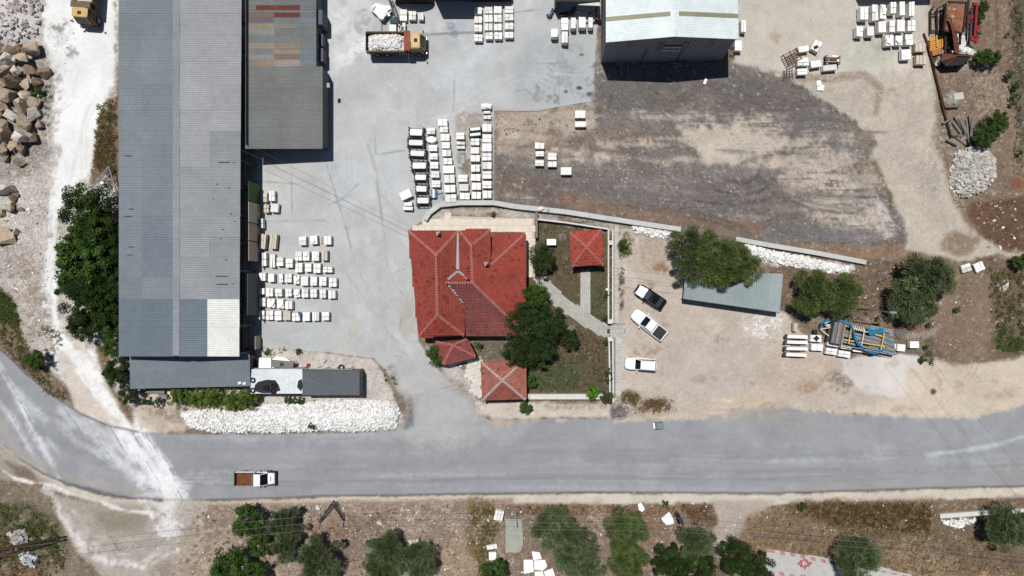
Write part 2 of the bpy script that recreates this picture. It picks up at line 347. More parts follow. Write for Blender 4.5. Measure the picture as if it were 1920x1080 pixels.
for pts in [[(705, 340), (716, 400), (724, 470), (728, 510), (760, 560), (748, 620)], [(615, 385), (640, 375), (672, 345)], [(648, 428), (678, 418), (684, 395)], [(660, 475), (690, 460), (722, 450)], [(610, 300), (650, 430), (665, 490), (690, 545)], [(690, 540), (720, 515), (760, 505)], [(480, 340), (560, 345), (600, 350)], [(546, 290), (548, 420)], [(758, 282), (710, 290)], [(930, 140), (990, 120), (1060, 118)], [(962, 24), (1030, 16)], [(1048, 140), (1048, 195)], [(705, 290), (703, 240)], [(640, 500), (740, 640)], [(852, 150), (850, 210)], [(490, 415), (610, 413)], [(720, 590), (745, 600), (735, 630), (760, 650), (750, 680)], [(735, 600), (720, 620), (742, 640)], [(700, 545), (715, 570), (740, 560), (728, 590)], [(745, 655), (765, 665), (790, 660)], [(735, 665), (750, 670), (745, 690)]]:
    ST(pts, 1.0, (140, 143, 144), 1.2, 3, .55)
ST([(690, 270), (708, 330), (716, 420)], 3, (172, 170, 162), 3, 3, .6); ST([(716, 365), (750, 410)], 4, (196, 186, 170), 3, 3, .6); ST([(740, 620), (790, 690), (820, 720)], 10, (206, 210, 212), 5, 4, .6)
ST([(793, 65), (889, 61)], 5, (140, 140, 138), 1.5, .5, .8); BL(735, 495, 8, 20, (200, 200, 196), .7, 6, 4, .4)
# ---- junction between yard and road, strip with the container
PO([(490, 650), (620, 662), (700, 672), (722, 700), (740, 745), (762, 792), (742, 805), (690, 752), (480, 755), (240, 740), (240, 725), (455, 690), (470, 655)], (214, 205, 196), 4, 5, grit=.45)
PO([(715, 690), (780, 690), (850, 705), (885, 745), (890, 785), (765, 795), (750, 740)], (190, 188, 184), 10, 10, .9, grit=.15)
BL(735, 705, 12, 20, (130, 118, 100), .75, 8, 5, .5, grit=.9); ST([(748, 765), (768, 750), (775, 790), (755, 800)], 14, (112, 112, 112), 5, 5, .7, .4); ST([(800, 725), (840, 728), (880, 738)], 7, (120, 118, 114), 4, 5, .7, .45)
PO([(785, 640), (830, 690), (880, 745), (892, 780), (1000, 785), (985, 755), (900, 752), (880, 700), (830, 660)], (206, 196, 186), 6, 8, grit=.5); BL(868, 760, 26, 34, (172, 160, 146), .7, 12, 8, .45, grit=.7)
PO([(893, 755), (1000, 755), (1145, 755), (1150, 783), (1060, 784), (960, 786), (925, 788)], (222, 210, 198), 4, 5, grit=.3); BL(1080, 762, 60, 8, (170, 150, 132), .8, 6, 5, .45, grit=.7)
# ---- road
PO(ROAD, (158, 159, 163), 1.5, 1.0, grit=.05)
_mid = [((a[0] + b[0]) / 2, (a[1] + b[1]) / 2) for a, b in zip([(0, 655), (100, 742), (200, 797), (300, 813), (520, 814), (740, 812), (960, 790), (1200, 790), (1490, 768), (1700, 778), (1920, 757)], [(0, 826), (75, 884), (180, 924), (300, 938), (520, 935), (740, 928), (960, 925), (1200, 923), (1490, 924), (1700, 916), (1920, 911)])]
def off(pts, dy): return [(x - (dy * .5 if x < 150 else 0), y + dy) for x, y in pts]
ST(off(_mid, -22), 14, (160, 162, 166), 8, 4, .6, .42, 0); ST(off(_mid, 22), 16, (162, 164, 169), 8, 4, .7, .4, 0); ST(off(_mid, 4), 16, (150, 151, 155), 8, 4, .6); ST(off(_mid[3:], 36), 7, (143, 144, 148), 4, 3, .6)
ST([(400, 905), (700, 900), (1000, 897), (1440, 898), (1640, 890)], 3, (128, 128, 132), 3, 2, .6, .45, 0); ST([(960, 914), (1440, 918)], 10, (172, 174, 180), 6, 3, .6)
ST([(1260, 862), (1440, 864), (1600, 861), (1760, 851), (1850, 838), (1940, 812)], 7, (182, 186, 190), 6, 4, .55, .42, 0); ST([(1740, 853), (1850, 838), (1940, 812)], 5, (200, 204, 207), 4, 3, .6)
PO([(1440, 905), (1700, 895), (1920, 870), (1920, 912), (1440, 925)], (172, 168, 165), 8, 6, .55)
PO([(765, 790), (890, 780), (1000, 800), (960, 830), (700, 830), (690, 815)], (172, 172, 172), 10, 8, .7); PO([(1320, 784), (1360, 768), (1440, 768), (1520, 775), (1520, 800), (1330, 800)], (172, 168, 164), 10, 8, .7); ST([(890, 790), (960, 790), (1010, 786)], 10, (202, 182, 162), 5, 6, .7, .45)
PO([(748, 668), (800, 672), (872, 742), (895, 785), (930, 800), (890, 822), (800, 832), (730, 820), (765, 790), (775, 740), (740, 710)], (184, 184, 182), 16, 12, .85); PO([(762, 750), (776, 760), (776, 800), (757, 804), (765, 780)], (104, 105, 106), 5, 5, .75, .36); ST([(830, 790), (960, 800), (1000, 800)], 10, (168, 168, 170), 8, 5, .6)
BL(1052, 788, 12, 6, (215, 198, 184), .9, 5, 3); BL(940, 793, 24, 6, (206, 186, 166), .8, 6, 4)
ST([(340, 822), (480, 822), (560, 817), (745, 812)], 12, (176, 178, 182), 6, 5, .7, .38, 0)
# white dust tracked over the bend
for pts, wd, o_ in [([(230, 812), (262, 845), (298, 900), (318, 935)], 15, .95), ([(262, 812), (300, 860), (325, 900), (342, 935)], 14, .95), ([(240, 812), (300, 880), (330, 935)], 34, .6), ([(120, 770), (190, 830), (260, 900)], 20, .45), ([(170, 790), (230, 840), (290, 900)], 16, .5), ([(-10, 672), (30, 740), (60, 800), (92, 858), (110, 900)], 8, .75), ([(-20, 730), (20, 780), (60, 850), (85, 885)], 6, .6), ([(205, 850), (250, 885), (300, 915)], 8, .6), ([(215, 800), (250, 850)], 26, .5)]:
    ST(pts, wd * 1.15, (242, 243, 244), 8, 5, o_, .36, 60)
for (x, y, rx, ry, r) in [(60, 765, 16, 5, 52), (80, 780, 18, 6, 50), (120, 800, 22, 6, 40), (140, 825, 26, 6, 35), (160, 800, 24, 6, 38), (180, 845, 30, 6, 30), (200, 820, 30, 7, 35), (100, 835, 18, 5, 48), (230, 870, 30, 6, 32), (40, 740, 14, 5, 60), (205, 870, 22, 4, 30)]:
    BL(x, y, rx, ry, (206, 210, 214), .6, 4, 7, .38, 35, rot=r)
PO([(260, 900), (360, 900), (352, 938), (250, 934)], (224, 224, 224), 8, 8, .7, .38, 0); PO([(345, 880), (480, 880), (480, 915), (350, 912)], (190, 193, 197), 6, 5, .45, .55, 0)
ST([(0, 790), (40, 850), (90, 878), (150, 900), (260, 922)], 14, (176, 170, 164), 6, 5, .8); ST([(112, 902), (150, 913), (200, 926), (240, 933)], 6, (96, 96, 94), 3, 3, .7, .35)
ST([(x, y) for x, y in ROAD_UP if x < 300], 3, (110, 108, 106), 2.5, 2, .7); ST([(x, y - 1) for x, y in ROAD_LO], 2.2, (96, 96, 96), 2, 1.5, .75)
# ---- south verge
ST([(x, y + 12) for x, y in ROAD_LO], 19, (219, 209, 195), 2.5, 4, 1, grit=.15)
ST([(x, y + 1.2) for x, y in ROAD_LO], 1.6, (120, 116, 110), 1, 1, .7)
PO([(-80, 780), (0, 830), (40, 868), (110, 912), (0, 900), (-80, 860)], (176, 168, 156), 5, 5, .9, grit=.3); PO([(10, 865), (60, 880), (75, 905), (30, 893)], (132, 114, 104), 5, 5, .9, grit=.4)
PO([(95, 925), (200, 940), (350, 945), (365, 990), (350, 1060), (300, 1100), (200, 1095), (150, 1040), (110, 980)], (186, 177, 166), 6, 8, grit=.3)
PO([(160, 950), (280, 965), (270, 1000), (200, 1000)], (162, 155, 140), 8, 8, .9, grit=.2)
for pts, wd, o_ in [([(85, 915), (112, 960), (150, 1020), (200, 1055), (270, 1058), (330, 1010), (350, 950)], 16, .8), ([(100, 930), (140, 990), (200, 1040), (290, 1030)], 6, .6), ([(130, 950), (170, 1000), (240, 1020), (300, 990)], 4, .5)]: ST(pts, wd, (222, 218, 213), 6, 6, o_, .4)
PO([(280, 938), (360, 938), (368, 975), (340, 1010), (300, 1000), (290, 970)], (232, 226, 221), 8, 8, .9, .35); ST([(315, 900), (318, 990)], 22, (240, 238, 236), 6, 6, .8, .38)
for k in range(7): ST([(180 + 5 * k, 985 + 3 * k), (220, 1018 + 3 * k), (290, 1016 + 2 * k), (345, 985)], 1.2, (134, 128, 120), 1.2, 2, .5)
ST([(-20, 862), (0, 878), (25, 896), (60, 905), (95, 908), (130, 925), (180, 938), (205, 945)], 5, (240, 236, 231), 1.6, 4, 1, grit=.3)
PO([(180, 935), (215, 946), (240, 955), (290, 958), (285, 964), (235, 962), (200, 952)], (242, 237, 232), 2, 4, 1, grit=.3)
PO([(-60, 880), (0, 898), (60, 915), (95, 935), (125, 1000), (150, 1060), (230, 1100), (-60, 1140)], (138, 126, 110), 6, 8, grit=.9)
PO([(-20, 940), (60, 945), (110, 980), (125, 1040), (60, 1060), (-20, 1000)], (80, 82, 56), 8, 10, .8, .42, grit=.8); PO([(0, 1000), (70, 1010), (110, 1060), (60, 1090), (0, 1080)], (112, 82, 56), 8, 10, .7, .5)
PO([(360, 945), (700, 938), (960, 935), (960, 1100), (360, 1100)], (162, 143, 127), 6, 6, grit=.85)
PO([(335, 938), (390, 940), (378, 985), (384, 1020), (350, 1070), (300, 1100), (300, 1000)], (188, 178, 166), 8, 14, .9, .42, grit=.5); PO([(350, 985), (420, 990), (410, 1080), (340, 1100), (330, 1040)], (178, 160, 142), 8, 14, .8, .45, grit=.7)
for _k in range(12): ST([(170 + 4 * _k, 950 + 5 * _k), (200 + 3 * _k, 1000 + 3 * _k), (255 + _k, 1022 + 2 * _k), (320 - _k, 1004 + _k), (345 - 2 * _k, 960 + 3 * _k)], 1.6, (150, 141, 130) if _k % 2 else (214, 208, 201), 1.5, 3, .6, .4)
ST([(108, 960), (150, 1018), (205, 1056), (280, 1062), (330, 1030)], 7, (232, 229, 225), 4, 5, .8, .42); PO([(285, 985), (330, 970), (350, 985), (335, 1010), (300, 1015)], (240, 237, 234), 4, 9, .9, .42); BL(225, 975, 45, 16, (150, 145, 126), .7, 8, 8, .4); BL(130, 1065, 50, 16, (148, 132, 116), .7, 10, 8, .4, grit=.9); BL(320, 1070, 40, 20, (160, 143, 127), .7, 10, 8, .42, grit=.8)
for _k in range(14): ST([(_r.uniform(255, 350), 938), (_r.uniform(280, 340), _r.uniform(965, 1000))], _r.uniform(1.5, 4), (238, 235, 232), 2, 4, .6, .4)
BL(640, 990, 60, 14, (140, 98, 70), .55, 12, 12, .5); BL(870, 1060, 60, 50, (172, 148, 120), .7, 20, 20, .42); BL(690, 1010, 70, 50, (128, 112, 98), .7, 20, 18, .45, grit=.9); BL(900, 990, 26, 60, (112, 96, 60), .85, 12, 10, .4, grit=.8); BL(800, 970, 60, 26, (176, 164, 150), .7, 14, 12, .5, grit=.9)
PO([(945, 946), (1100, 950), (1270, 950), (1330, 950), (1330, 1100), (945, 1100)], (142, 124, 108), 6, 6, grit=.85); BL(1040, 955, 110, 11, (128, 100, 80), .7, 6, 6, .45); BL(1120, 1000, 16, 60, (176, 158, 142), .7, 10, 10, .42); BL(1225, 985, 30, 40, (150, 122, 100), .7, 10, 10)
PO([(1330, 938), (1450, 940), (1420, 970), (1390, 1010), (1350, 1050), (1330, 1010), (1345, 970)], (186, 174, 162), 6, 6, grit=.3)
PO([(1270, 944), (1335, 944), (1345, 980), (1300, 985)], (122, 100, 80), 5, 6, .8, grit=.8)
PO([(1400, 970), (1500, 940), (1750, 935), (1770, 960), (1780, 1000), (1940, 1010), (1940, 1140), (1380, 1100), (1385, 1010)], (146, 122, 97), 8, 8, .95, grit=.85)
PO([(1480, 940), (1640, 942), (1750, 945), (1745, 1000), (1650, 1010), (1560, 985), (1480, 965)], (102, 86, 62), 8, 10, .9, .36, grit=.7)
PO([(1740, 950), (1940, 930), (1940, 1100), (1740, 1060)], (122, 104, 84), 8, 10, .8, .4, grit=.9); BL(1730, 1050, 60, 26, (168, 144, 118), .6, 14, 10, .45)
for k, a_ in ((0, .6), (7, .75)): ST([(1380, 1000 + k), (1500, 1003 + k), (1600, 1015 + k), (1750, 1026 + k), (1960, 1052 + k)], 3, (112, 96, 92), 3, 2, a_)
# ---- garden
PO([(1003, 412), (1142, 430), (1142, 740), (985, 738), (985, 470)], (104, 93, 72), 3, 3, grit=.5)
BL(1040, 700, 60, 30, (82, 90, 60), .85, 20, 14, .38); BL(1120, 560, 16, 60, (84, 88, 58), .7, 10, 8, .45); BL(1040, 440, 40, 12, (112, 104, 84), .7, 10, 8, .4); BL(1090, 640, 40, 40, (112, 92, 74), .7, 16, 12, .42); BL(1060, 520, 26, 40, (110, 96, 76), .6, 10, 10)
PO([(885, 640), (945, 640), (940, 676), (900, 676)], (122, 112, 96), 4, 4, grit=.6)
PO([(1006, 392), (1150, 410), (1270, 432), (1270, 455), (1155, 440), (1006, 412)], (196, 184, 172), 4, 5, grit=.8); BL(1060, 408, 18, 5, (130, 98, 80), .8, 5, 4, .4)
PO([(800, 405), (830, 390), (960, 391), (1005, 396), (1005, 408), (840, 405), (800, 418)], (196, 186, 174), 3, 4, grit=.6); BL(920, 402, 18, 3, (96, 92, 68), .8, 4, 3, .4)
# ---- sandy lot and field east of the garden
PO([(1153, 430), (1280, 438), (1290, 520), (1480, 590), (1500, 620), (1600, 680), (1745, 668), (1800, 690), (1900, 680), (1990, 640), (1990, 730), (1920, 757), (1830, 783), (1700, 780), (1540, 775), (1490, 767), (1360, 766), (1320, 786), (1153, 790)], (210, 196, 182), 4, 5, grit=.25)
BL(1330, 690, 110, 60, (202, 193, 184), .6, 30, 30); BL(1220, 470, 40, 40, (186, 166, 148), .8, 20, 16, .4, grit=.5); BL(1180, 480, 20, 60, (214, 208, 198), .6, 14, 10, .45); BL(1240, 505, 14, 10, (140, 110, 88), .8, 6, 6, .4); BL(1500, 700, 80, 40, (196, 178, 158), .8, 24, 20, .4)
BL(1430, 610, 40, 26, (226, 220, 214), .8, 16, 12, .42, grit=.9); BL(1575, 715, 24, 20, (138, 126, 116), .8, 14, 8, .45, grit=.9); BL(1525, 730, 26, 12, (182, 152, 128), .6, 12, 10, .42); BL(1165, 550, 6, 40, (96, 92, 70), .7, 5, 4, .5); BL(1168, 460, 16, 24, (100, 96, 66), .8, 8, 6, .45, grit=.8)
PO([(1579, 670), (1640, 662), (1720, 668), (1745, 700), (1730, 730), (1690, 745), (1620, 740), (1600, 715), (1580, 700)], (230, 222, 216), 4, 5, .95, grit=.08)
PO([(1700, 690), (1990, 650), (1990, 730), (1920, 755), (1830, 780), (1560, 775), (1700, 745)], (222, 208, 188), 8, 8, .9, grit=.12); BL(1870, 740, 36, 12, (190, 168, 140), .7, 10, 8, .45); BL(1750, 734, 5, 5, (92, 66, 44), .95, 2, 2)
BL(1390, 758, 60, 16, (216, 196, 172), .7, 10, 12)
PO([(1155, 735), (1250, 740), (1270, 770), (1230, 780), (1150, 780)], (180, 166, 152), 6, 8, .9, .3, grit=.8); BL(1180, 745, 14, 10, (78, 72, 42), .85, 6, 5, .3); BL(1215, 760, 26, 10, (110, 86, 64), .7, 8, 6, .4); BL(1240, 755, 14, 10, (70, 70, 44), .7, 6, 5, .4); BL(1160, 772, 18, 12, (112, 108, 104), .9, 6, 5, .35, grit=1)
PO([(1000, 385), (1100, 400), (1275, 428), (1440, 458), (1600, 490), (1800, 480), (1990, 440), (1990, 640), (1900, 672), (1800, 684), (1745, 660), (1700, 600), (1480, 590), (1440, 520), (1440, 470), (1260, 440)], (126, 107, 91), 5, 6, grit=.8)
PO([(1440, 455), (1700, 455), (1690, 478), (1640, 490), (1440, 462)], (150, 124, 102), 6, 8, .9, grit=.7); PO([(1400, 462), (1500, 482), (1600, 500), (1590, 515), (1500, 500), (1420, 495)], (226, 220, 214), 4, 6, .95, grit=.9)
PO([(1720, 500), (1800, 490), (1860, 520), (1860, 600), (1845, 670), (1790, 680), (1745, 650), (1750, 600), (1700, 560)], (146, 125, 106), 8, 8, .8, grit=.5); PO([(1860, 520), (1990, 500), (1990, 650), (1880, 660)], (112, 102, 74), 8, 12, .8, .4, grit=.9); BL(1895, 640, 30, 20, (84, 92, 56), .8, 12, 8, .4); BL(1880, 535, 10, 9, (222, 218, 212), .9, 5, 4)
PO([(1730, 600), (1760, 615), (1750, 640), (1700, 630)], (176, 162, 150), 6, 6, .8); BL(1720, 615, 30, 8, (122, 84, 60), .7, 6, 6, .4)
# ---- pale working floor and dirt in the north-east
PO([(1388, -70), (1990, -70), (1990, 480), (1850, 480), (1800, 490), (1700, 470), (1690, 400), (1640, 300), (1560, 210), (1440, 140), (1370, 118), (1385, 60)], (203, 192, 178), 5, 6, grit=.32)
PO([(1388, -70), (1742, -70), (1738, 60), (1700, 130), (1600, 140), (1460, 148), (1375, 118)], (213, 206, 194), 4, 5, grit=.14); BL(1500, 60, 60, 30, (196, 182, 168), .5, 20, 16, .45); BL(1620, 90, 50, 30, (188, 190, 176), .6, 20, 16, .42)
ST([(1440, 140), (1540, 148), (1620, 140), (1650, 165), (1640, 210)], 12, (160, 142, 126), 5, 6, .8, .4, grit=.9)
PO([(1740, -70), (1990, -70), (1990, 480), (1900, 470), (1820, 430), (1790, 380), (1760, 280), (1750, 130)], (142, 122, 104), 6, 8, grit=.8)
PO([(1900, -70), (1990, -70), (1990, 330), (1930, 320), (1890, 150), (1895, 40)], (104, 96, 82), 8, 10, .8, grit=.7); ST([(1868, 0), (1870, 90), (1880, 180)], 4, (86, 72, 58), 3, 4, .7, .4); BL(1850, 170, 40, 60, (160, 142, 126), .6, 20, 14, .42, grit=.9)
PO([(1820, 380), (1920, 370), (1990, 360), (1990, 470), (1880, 470), (1840, 440), (1815, 400)], (108, 82, 64), 6, 8, .9, grit=.7); BL(1905, 345, 12, 12, (140, 80, 52), .6, 8, 6)
BL(1785, 182, 22, 14, (186, 186, 176), .8, 8, 5, .35); BL(1780, 125, 20, 10, (98, 88, 56), .7, 6, 5, .4); BL(1780, 255, 30, 40, (150, 142, 130), .8, 12, 8, .4, grit=1.); BL(1740, 330, 30, 40, (186, 176, 164), .8, 14, 12, .45, grit=.8)
BL(1800, 455, 34, 22, (140, 120, 98), .8, 12, 8, .36); BL(1700, 400, 30, 40, (206, 196, 182), .7, 20, 16); BL(1673, 168, 8, 3, (206, 140, 90), .7, 3, 2)
PO([(1743, 20), (1800, 20), (1830, 110), (1860, 130), (1780, 135), (1745, 110)], (176, 166, 156), 6, 8, .8, .45, grit=1)
# ---- dark gravel platform
PO(GRAVEL, (132, 125, 119), 6, 13, grit=.62)
BL(1250, 350, 250, 70, (136, 128, 124), .7, 30, 20, .48, 4); BL(1250, 390, 260, 40, (112, 105, 100), .6, 30, 20, .5, 2); BL(1050, 340, 90, 30, (106, 98, 92), .6, 20, 16, .45)
PO([(930, 212), (1060, 205), (1116, 200), (1120, 240), (1000, 290), (930, 290)], (200, 184, 168), 8, 8, .9, grit=.4); BL(1020, 235, 60, 14, (120, 108, 100), .6, 14, 10, .55, grit=1)
PO([(935, 270), (1160, 235), (1230, 250), (1230, 275), (1000, 300)], (140, 122, 110), 8, 10, .7, .4); ST([(1120, 292), (1200, 298), (1250, 306)], 9, (192, 178, 162), 5, 6, .8, .35, 0)
PO([(930, 305), (1000, 330), (1100, 380), (1280, 425), (1100, 398), (930, 376)], (126, 112, 103), 8, 8, .8)
PO([(1270, 240), (1350, 232), (1440, 250), (1480, 275), (1430, 290), (1370, 305), (1320, 300), (1290, 270)], (214, 203, 188), 8, 10, .95, .25, 0, grit=.25); PO([(1200, 205), (1400, 235), (1480, 240), (1560, 250), (1480, 260), (1300, 250)], (200, 190, 178), 8, 10, .8, .5, 0)
PO([(1120, 140), (1370, 130), (1500, 170), (1560, 215), (1480, 225), (1300, 225), (1120, 200)], (118, 112, 110), 10, 12, .7); PO([(1200, 185), (1480, 165), (1540, 200), (1320, 210)], (132, 118, 108), 8, 14, .6, .45, 0)
PO([(1440, 285), (1600, 285), (1640, 300), (1660, 370), (1680, 420), (1560, 440), (1480, 360)], (182, 172, 162), 10, 12, .85, .42, 0, grit=.6); PO([(1600, 400), (1660, 380), (1685, 440), (1660, 456), (1610, 448)], (205, 196, 184), 6, 8, .9, .4, 0)
ST([(1640, 350), (1665, 380), (1682, 415), (1694, 450), (1640, 455)], 11, (118, 112, 108), 4, 6, .9, .36, grit=1); ST([(1470, 150), (1540, 190), (1600, 230), (1636, 268)], 9, (112, 106, 102), 4, 5, .8, .4, grit=1); ST([(1520, 296), (1600, 297), (1624, 300)], 8, (112, 106, 104), 4, 4, .8, .4, 0)
for _q, _w in [([(1365, 338), (1385, 344), (1405, 342), (1420, 330), (1426, 312)], 7), ([(1340, 356), (1385, 366), (1420, 362), (1446, 346), (1456, 324)], 5), ([(1300, 376), (1380, 386), (1440, 374), (1480, 344)], 4)]: ST(_q, _w, (84, 80, 78), 3, 2, .8, .3)
for _k in range(46):
    _x = _r.uniform(960, 1640); _y = _r.uniform(205, 445); BL(_x, _y, _r.uniform(20, 80), _r.uniform(1.5, 6), ((100, 95, 92), (156, 148, 141), (112, 106, 103), (182, 170, 158), (118, 104, 94))[_k % 5], _r.uniform(.45, .85), 6, 5, .46, 2, rot=_r.uniform(-2, 6)); ST([(1060, 375), (1250, 405), (1420, 430)], 16, (140, 116, 98), 8, 8, .6, .45, 10)
for (x, y, rx, ry) in [(1490, 275, 70, 12), (1560, 300, 50, 9), (1540, 345, 60, 12), (1470, 300, 50, 8), (1560, 405, 50, 9), (1380, 225, 60, 7), (1290, 215, 60, 6), (1330, 262, 60, 14), (960, 240, 30, 18), (1100, 300, 70, 5), (1180, 270, 60, 6), (1240, 262, 50, 5), (1420, 240, 70, 8), (1500, 262, 50, 8), (1330, 300, 60, 8), (1560, 262, 40, 7), (1450, 310, 60, 6), (1520, 330, 70, 10), (1590, 350, 50, 10), (1560, 385, 60, 8), (1610, 410, 50, 10), (1230, 222, 26, 5), (1190, 212, 20, 4), (1050, 285, 60, 8), (990, 262, 40, 8)]: BL(x, y, rx, ry, (206, 192, 176), .8, 10, 8, .42, 0, grit=.4)
for k in range(9): ST([(960 + 20 * k, 310 + 11 * k), (1250 + 15 * k, 318 + 11 * k), (1500, 330 + 10 * k)], 3, (112, 106, 104) if k % 2 else (152, 144, 138), 4, 5, .45, .45, 0)
PO([(1440, 425), (1640, 430), (1680, 456), (1440, 452)], (122, 118, 118), 6, 6, .8, .35, 0)

_r = random.Random(4)
def tracks(n, x0, y0, x1, y1, ang, c, ln=120, wd=2.2, op=.35, curve=30):
    for _ in range(n):
        x = _r.uniform(x0, x1); y = _r.uniform(y0, y1); a = math.radians(ang + _r.uniform(-14, 14)); l_ = ln * _r.uniform(.5, 1.2); cv = _r.uniform(-curve, curve); dx, dy = math.cos(a), math.sin(a)
        for o_ in (0, 9):
            p = [(x + dx * t * l_ - dy * (cv * 4 * t * (1 - t) + o_), y + dy * t * l_ + dx * (cv * 4 * t * (1 - t) + o_)) for t in (0, .25, .5, .75, 1)]
            ST(p, wd, c, 1.6, 2, op * _r.uniform(.5, 1.2), .42)
tracks(8, 1180, 600, 1500, 740, 8, (170, 158, 148)); tracks(6, 1180, 620, 1500, 740, -30, (214, 206, 198)); tracks(6, 1180, 480, 1250, 700, 80, (178, 166, 154))
tracks(5, 1560, 690, 1850, 760, -3, (190, 172, 150)); tracks(5, 1620, 690, 1860, 750, 95, (188, 172, 152), 60); tracks(7, 1400, 10, 1680, 120, 80, (184, 176, 164), 100); tracks(8, 1560, 200, 1760, 420, 62, (182, 170, 156)); tracks(4, 1560, 200, 1760, 420, 60, (212, 204, 192))
tracks(9, 110, 100, 200, 420, 98, (214, 213, 211), 140, 3, .6); tracks(5, 110, 250, 150, 520, 98, (206, 204, 202), 120, 2, .5)
tracks(9, 640, 140, 900, 330, 100, (176, 181, 183), 160, 2.5, .35); tracks(8, 640, 100, 1050, 200, -20, (203, 206, 208), 180, 4, .5); tracks(6, 660, 430, 740, 620, 85, (202, 205, 206), 160, 3, .45); tracks(5, 520, 320, 700, 420, 30, (176, 181, 183), 120, 2, .3)
tracks(6, 1150, 300, 1450, 420, 6, (96, 90, 88), 180, 5, .55); tracks(5, 1200, 150, 1450, 210, 10, (98, 93, 91), 150, 5, .5); tracks(5, 1000, 320, 1300, 400, 12, (148, 140, 134), 160, 4, .5)
tracks(6, 420, 950, 900, 1060, 8, (182, 166, 150), 120, 4, .5); tracks(6, 1460, 980, 1850, 1060, 5, (176, 148, 118), 120, 4, .5); tracks(4, 1760, 560, 1850, 640, 95, (156, 138, 120), 90, 3, .5)
for _k in range(50): _x = _r.uniform(470, 1110); _y = _r.uniform(0, 640); BL(_x, _y, _r.uniform(2, 14), _r.uniform(2, 8), (166, 170, 170) if _k % 3 else (212, 213, 212), _r.uniform(.2, .6), 4, 5, .45)
for _k in range(36): _x = _r.uniform(420, 1880); BL(_x, _r.uniform(800, 905), _r.uniform(8, 50), _r.uniform(1.5, 5), (146, 147, 150) if _k % 2 else (174, 175, 178), _r.uniform(.2, .5), 4, 5, .4, 0)
for _k in range(60): _x = _r.uniform(380, 1880); _y = _r.uniform(815, 912); BL(_x, _y, _r.uniform(40, 140), _r.uniform(.8, 2.5), (143, 144, 148) if _k % 2 else (176, 177, 181), _r.uniform(.25, .6), 3, 4, .42, 0)
for _k in range(70):
    _x = _r.uniform(1180, 1900); _y = _r.uniform(440, 770) if _x < 1450 else (_r.uniform(680, 770) if _k % 2 else _r.uniform(20, 460)); BL(_x, _y, _r.uniform(3, 26), _r.uniform(2, 14), ((160, 140, 120), (178, 160, 142), (218, 210, 200))[_k % 3], _r.uniform(.25, .7), 8, 6, .5, grit=.4)
G1 = ground_material('ground_soil', 1.0); G2 = ground_material('ground_fine', .6, .9, .25)
# the wide ground: fine inside the view, coarse beyond it
def axis(a, b, c, far): return np.concatenate([-np.geomspace(far, 4, 14) + a, np.arange(a, b, c), b + np.geomspace(4, far, 14)])
_xs = axis(-78., 78., .2, 320.); _ys = axis(-46., 46., .2, 320.)
_X, _Y = np.meshgrid(_xs, _ys); _px = _X * S + NX; _py = NY - _Y * S
_c, _n1, _n2, _n3 = paint(_px, _py); _h = (_n2 * .6 + _n3 * .4 - .3) * .28 * _c[:, 3] ** 2; _m = np.ones(_h.shape)
for _p in (ROAD, YARD, GRAVEL, [(1430, 1020), (1780, 1080), (1780, 1130), (1430, 1100)], [(985, 410), (1176, 430), (1176, 745), (985, 745)], [(762, 400), (1006, 400), (1006, 520), (762, 440)]): _m *= 1 - sm(-10, 2, sdf(_px.ravel(), _py.ravel(), _p))
_zz = -.03 + np.clip(_h, 0, .3) * _m
_V = np.stack([_X.ravel(), _Y.ravel(), _zz], 1); _nx = len(_xs); _j, _i = np.meshgrid(np.arange(len(_ys) - 1), np.arange(_nx - 1), indexing='ij'); _j = _j.ravel(); _i = _i.ravel()
_q = np.stack([_j * _nx + _i, _j * _nx + _i + 1, (_j + 1) * _nx + _i + 1, (_j + 1) * _nx + _i], 1)
link('ground', npmesh('ground', _V, _q, G1, _c))['kind'] = 'structure'
sheet('gravel_platform', GRAVEL, .05, G1, .22, 3)
sheet('concrete_yard', YARD, .056, G2, .14, .8, 30)
sheet('road', ROAD, .06, G2, .14, .6, 30)
# ---------------------------------------------------------------- materials
WHITE = M('white_marble', C(248, 247, 244, 1.18), .75, rnd=.07, noise=((.6, .05), (7, .05)), spec=.2)
STACK = M('marble_stack', C(247, 245, 240, 1.18), .75, rnd=.11, noise=((.9, .07), (6, .05)), stripes=9.0, spec=.2)
CREAM = M('cream_stack', C(222, 210, 192), .8, rnd=.08, noise=(2, .1), stripes=9.)
TIMBER = M('pallet_timber', C(120, 98, 76), .9, rnd=.2, noise=(8, .2))
STEEL = M('painted_steel', C(70, 70, 70), .6, noise=(6, .15)); GSTEEL = M('galvanised_steel', C(150, 155, 160), .5, noise=(6, .1))
RUST = M('rusty_steel', C(112, 66, 44), .85, noise=((1.5, .3), (9, .25))); DRUST = M('dark_rusty_steel', C(66, 48, 42), .85, noise=(4, .3))
RUSTPL = M('rust_plate', C(146, 96, 70), .8, noise=((.9, .3), (6, .2)), rust=(C(205, 170, 140), .56, 1.2, (1, 1, 1)))
METAL = M('sheet_metal', attr=True, rough=.55, noise=((.25, .07), (1.1, .05), (4., .07)), spec=.35)
RMETAL = M('old_sheet_metal', attr=True, rough=.7, noise=((.35, .10), (3., .10)), rust=(C(134, 118, 108), .60, .8, (.35, 2.5, 1)))
TILE = M('roof_tile', attr=True, rough=.85, noise=((.35, .16), (5, .14)))
CAP = M('ridge_mortar', attr=True, rough=.9, noise=(7, .15))
WALLM = M('plaster', C(206, 196, 180), .9, noise=(1.5, .06)); DWALL = M('dark_cladding', C(96, 100, 106), .8, noise=(1., .08))
CONC = M('cast_concrete', C(204, 206, 201), .9, noise=((.7, .08), (8, .08)), bump=(6, .3)); CONCW = M('white_concrete', C(226, 222, 214), .85, noise=((1, .07), (8, .06)))
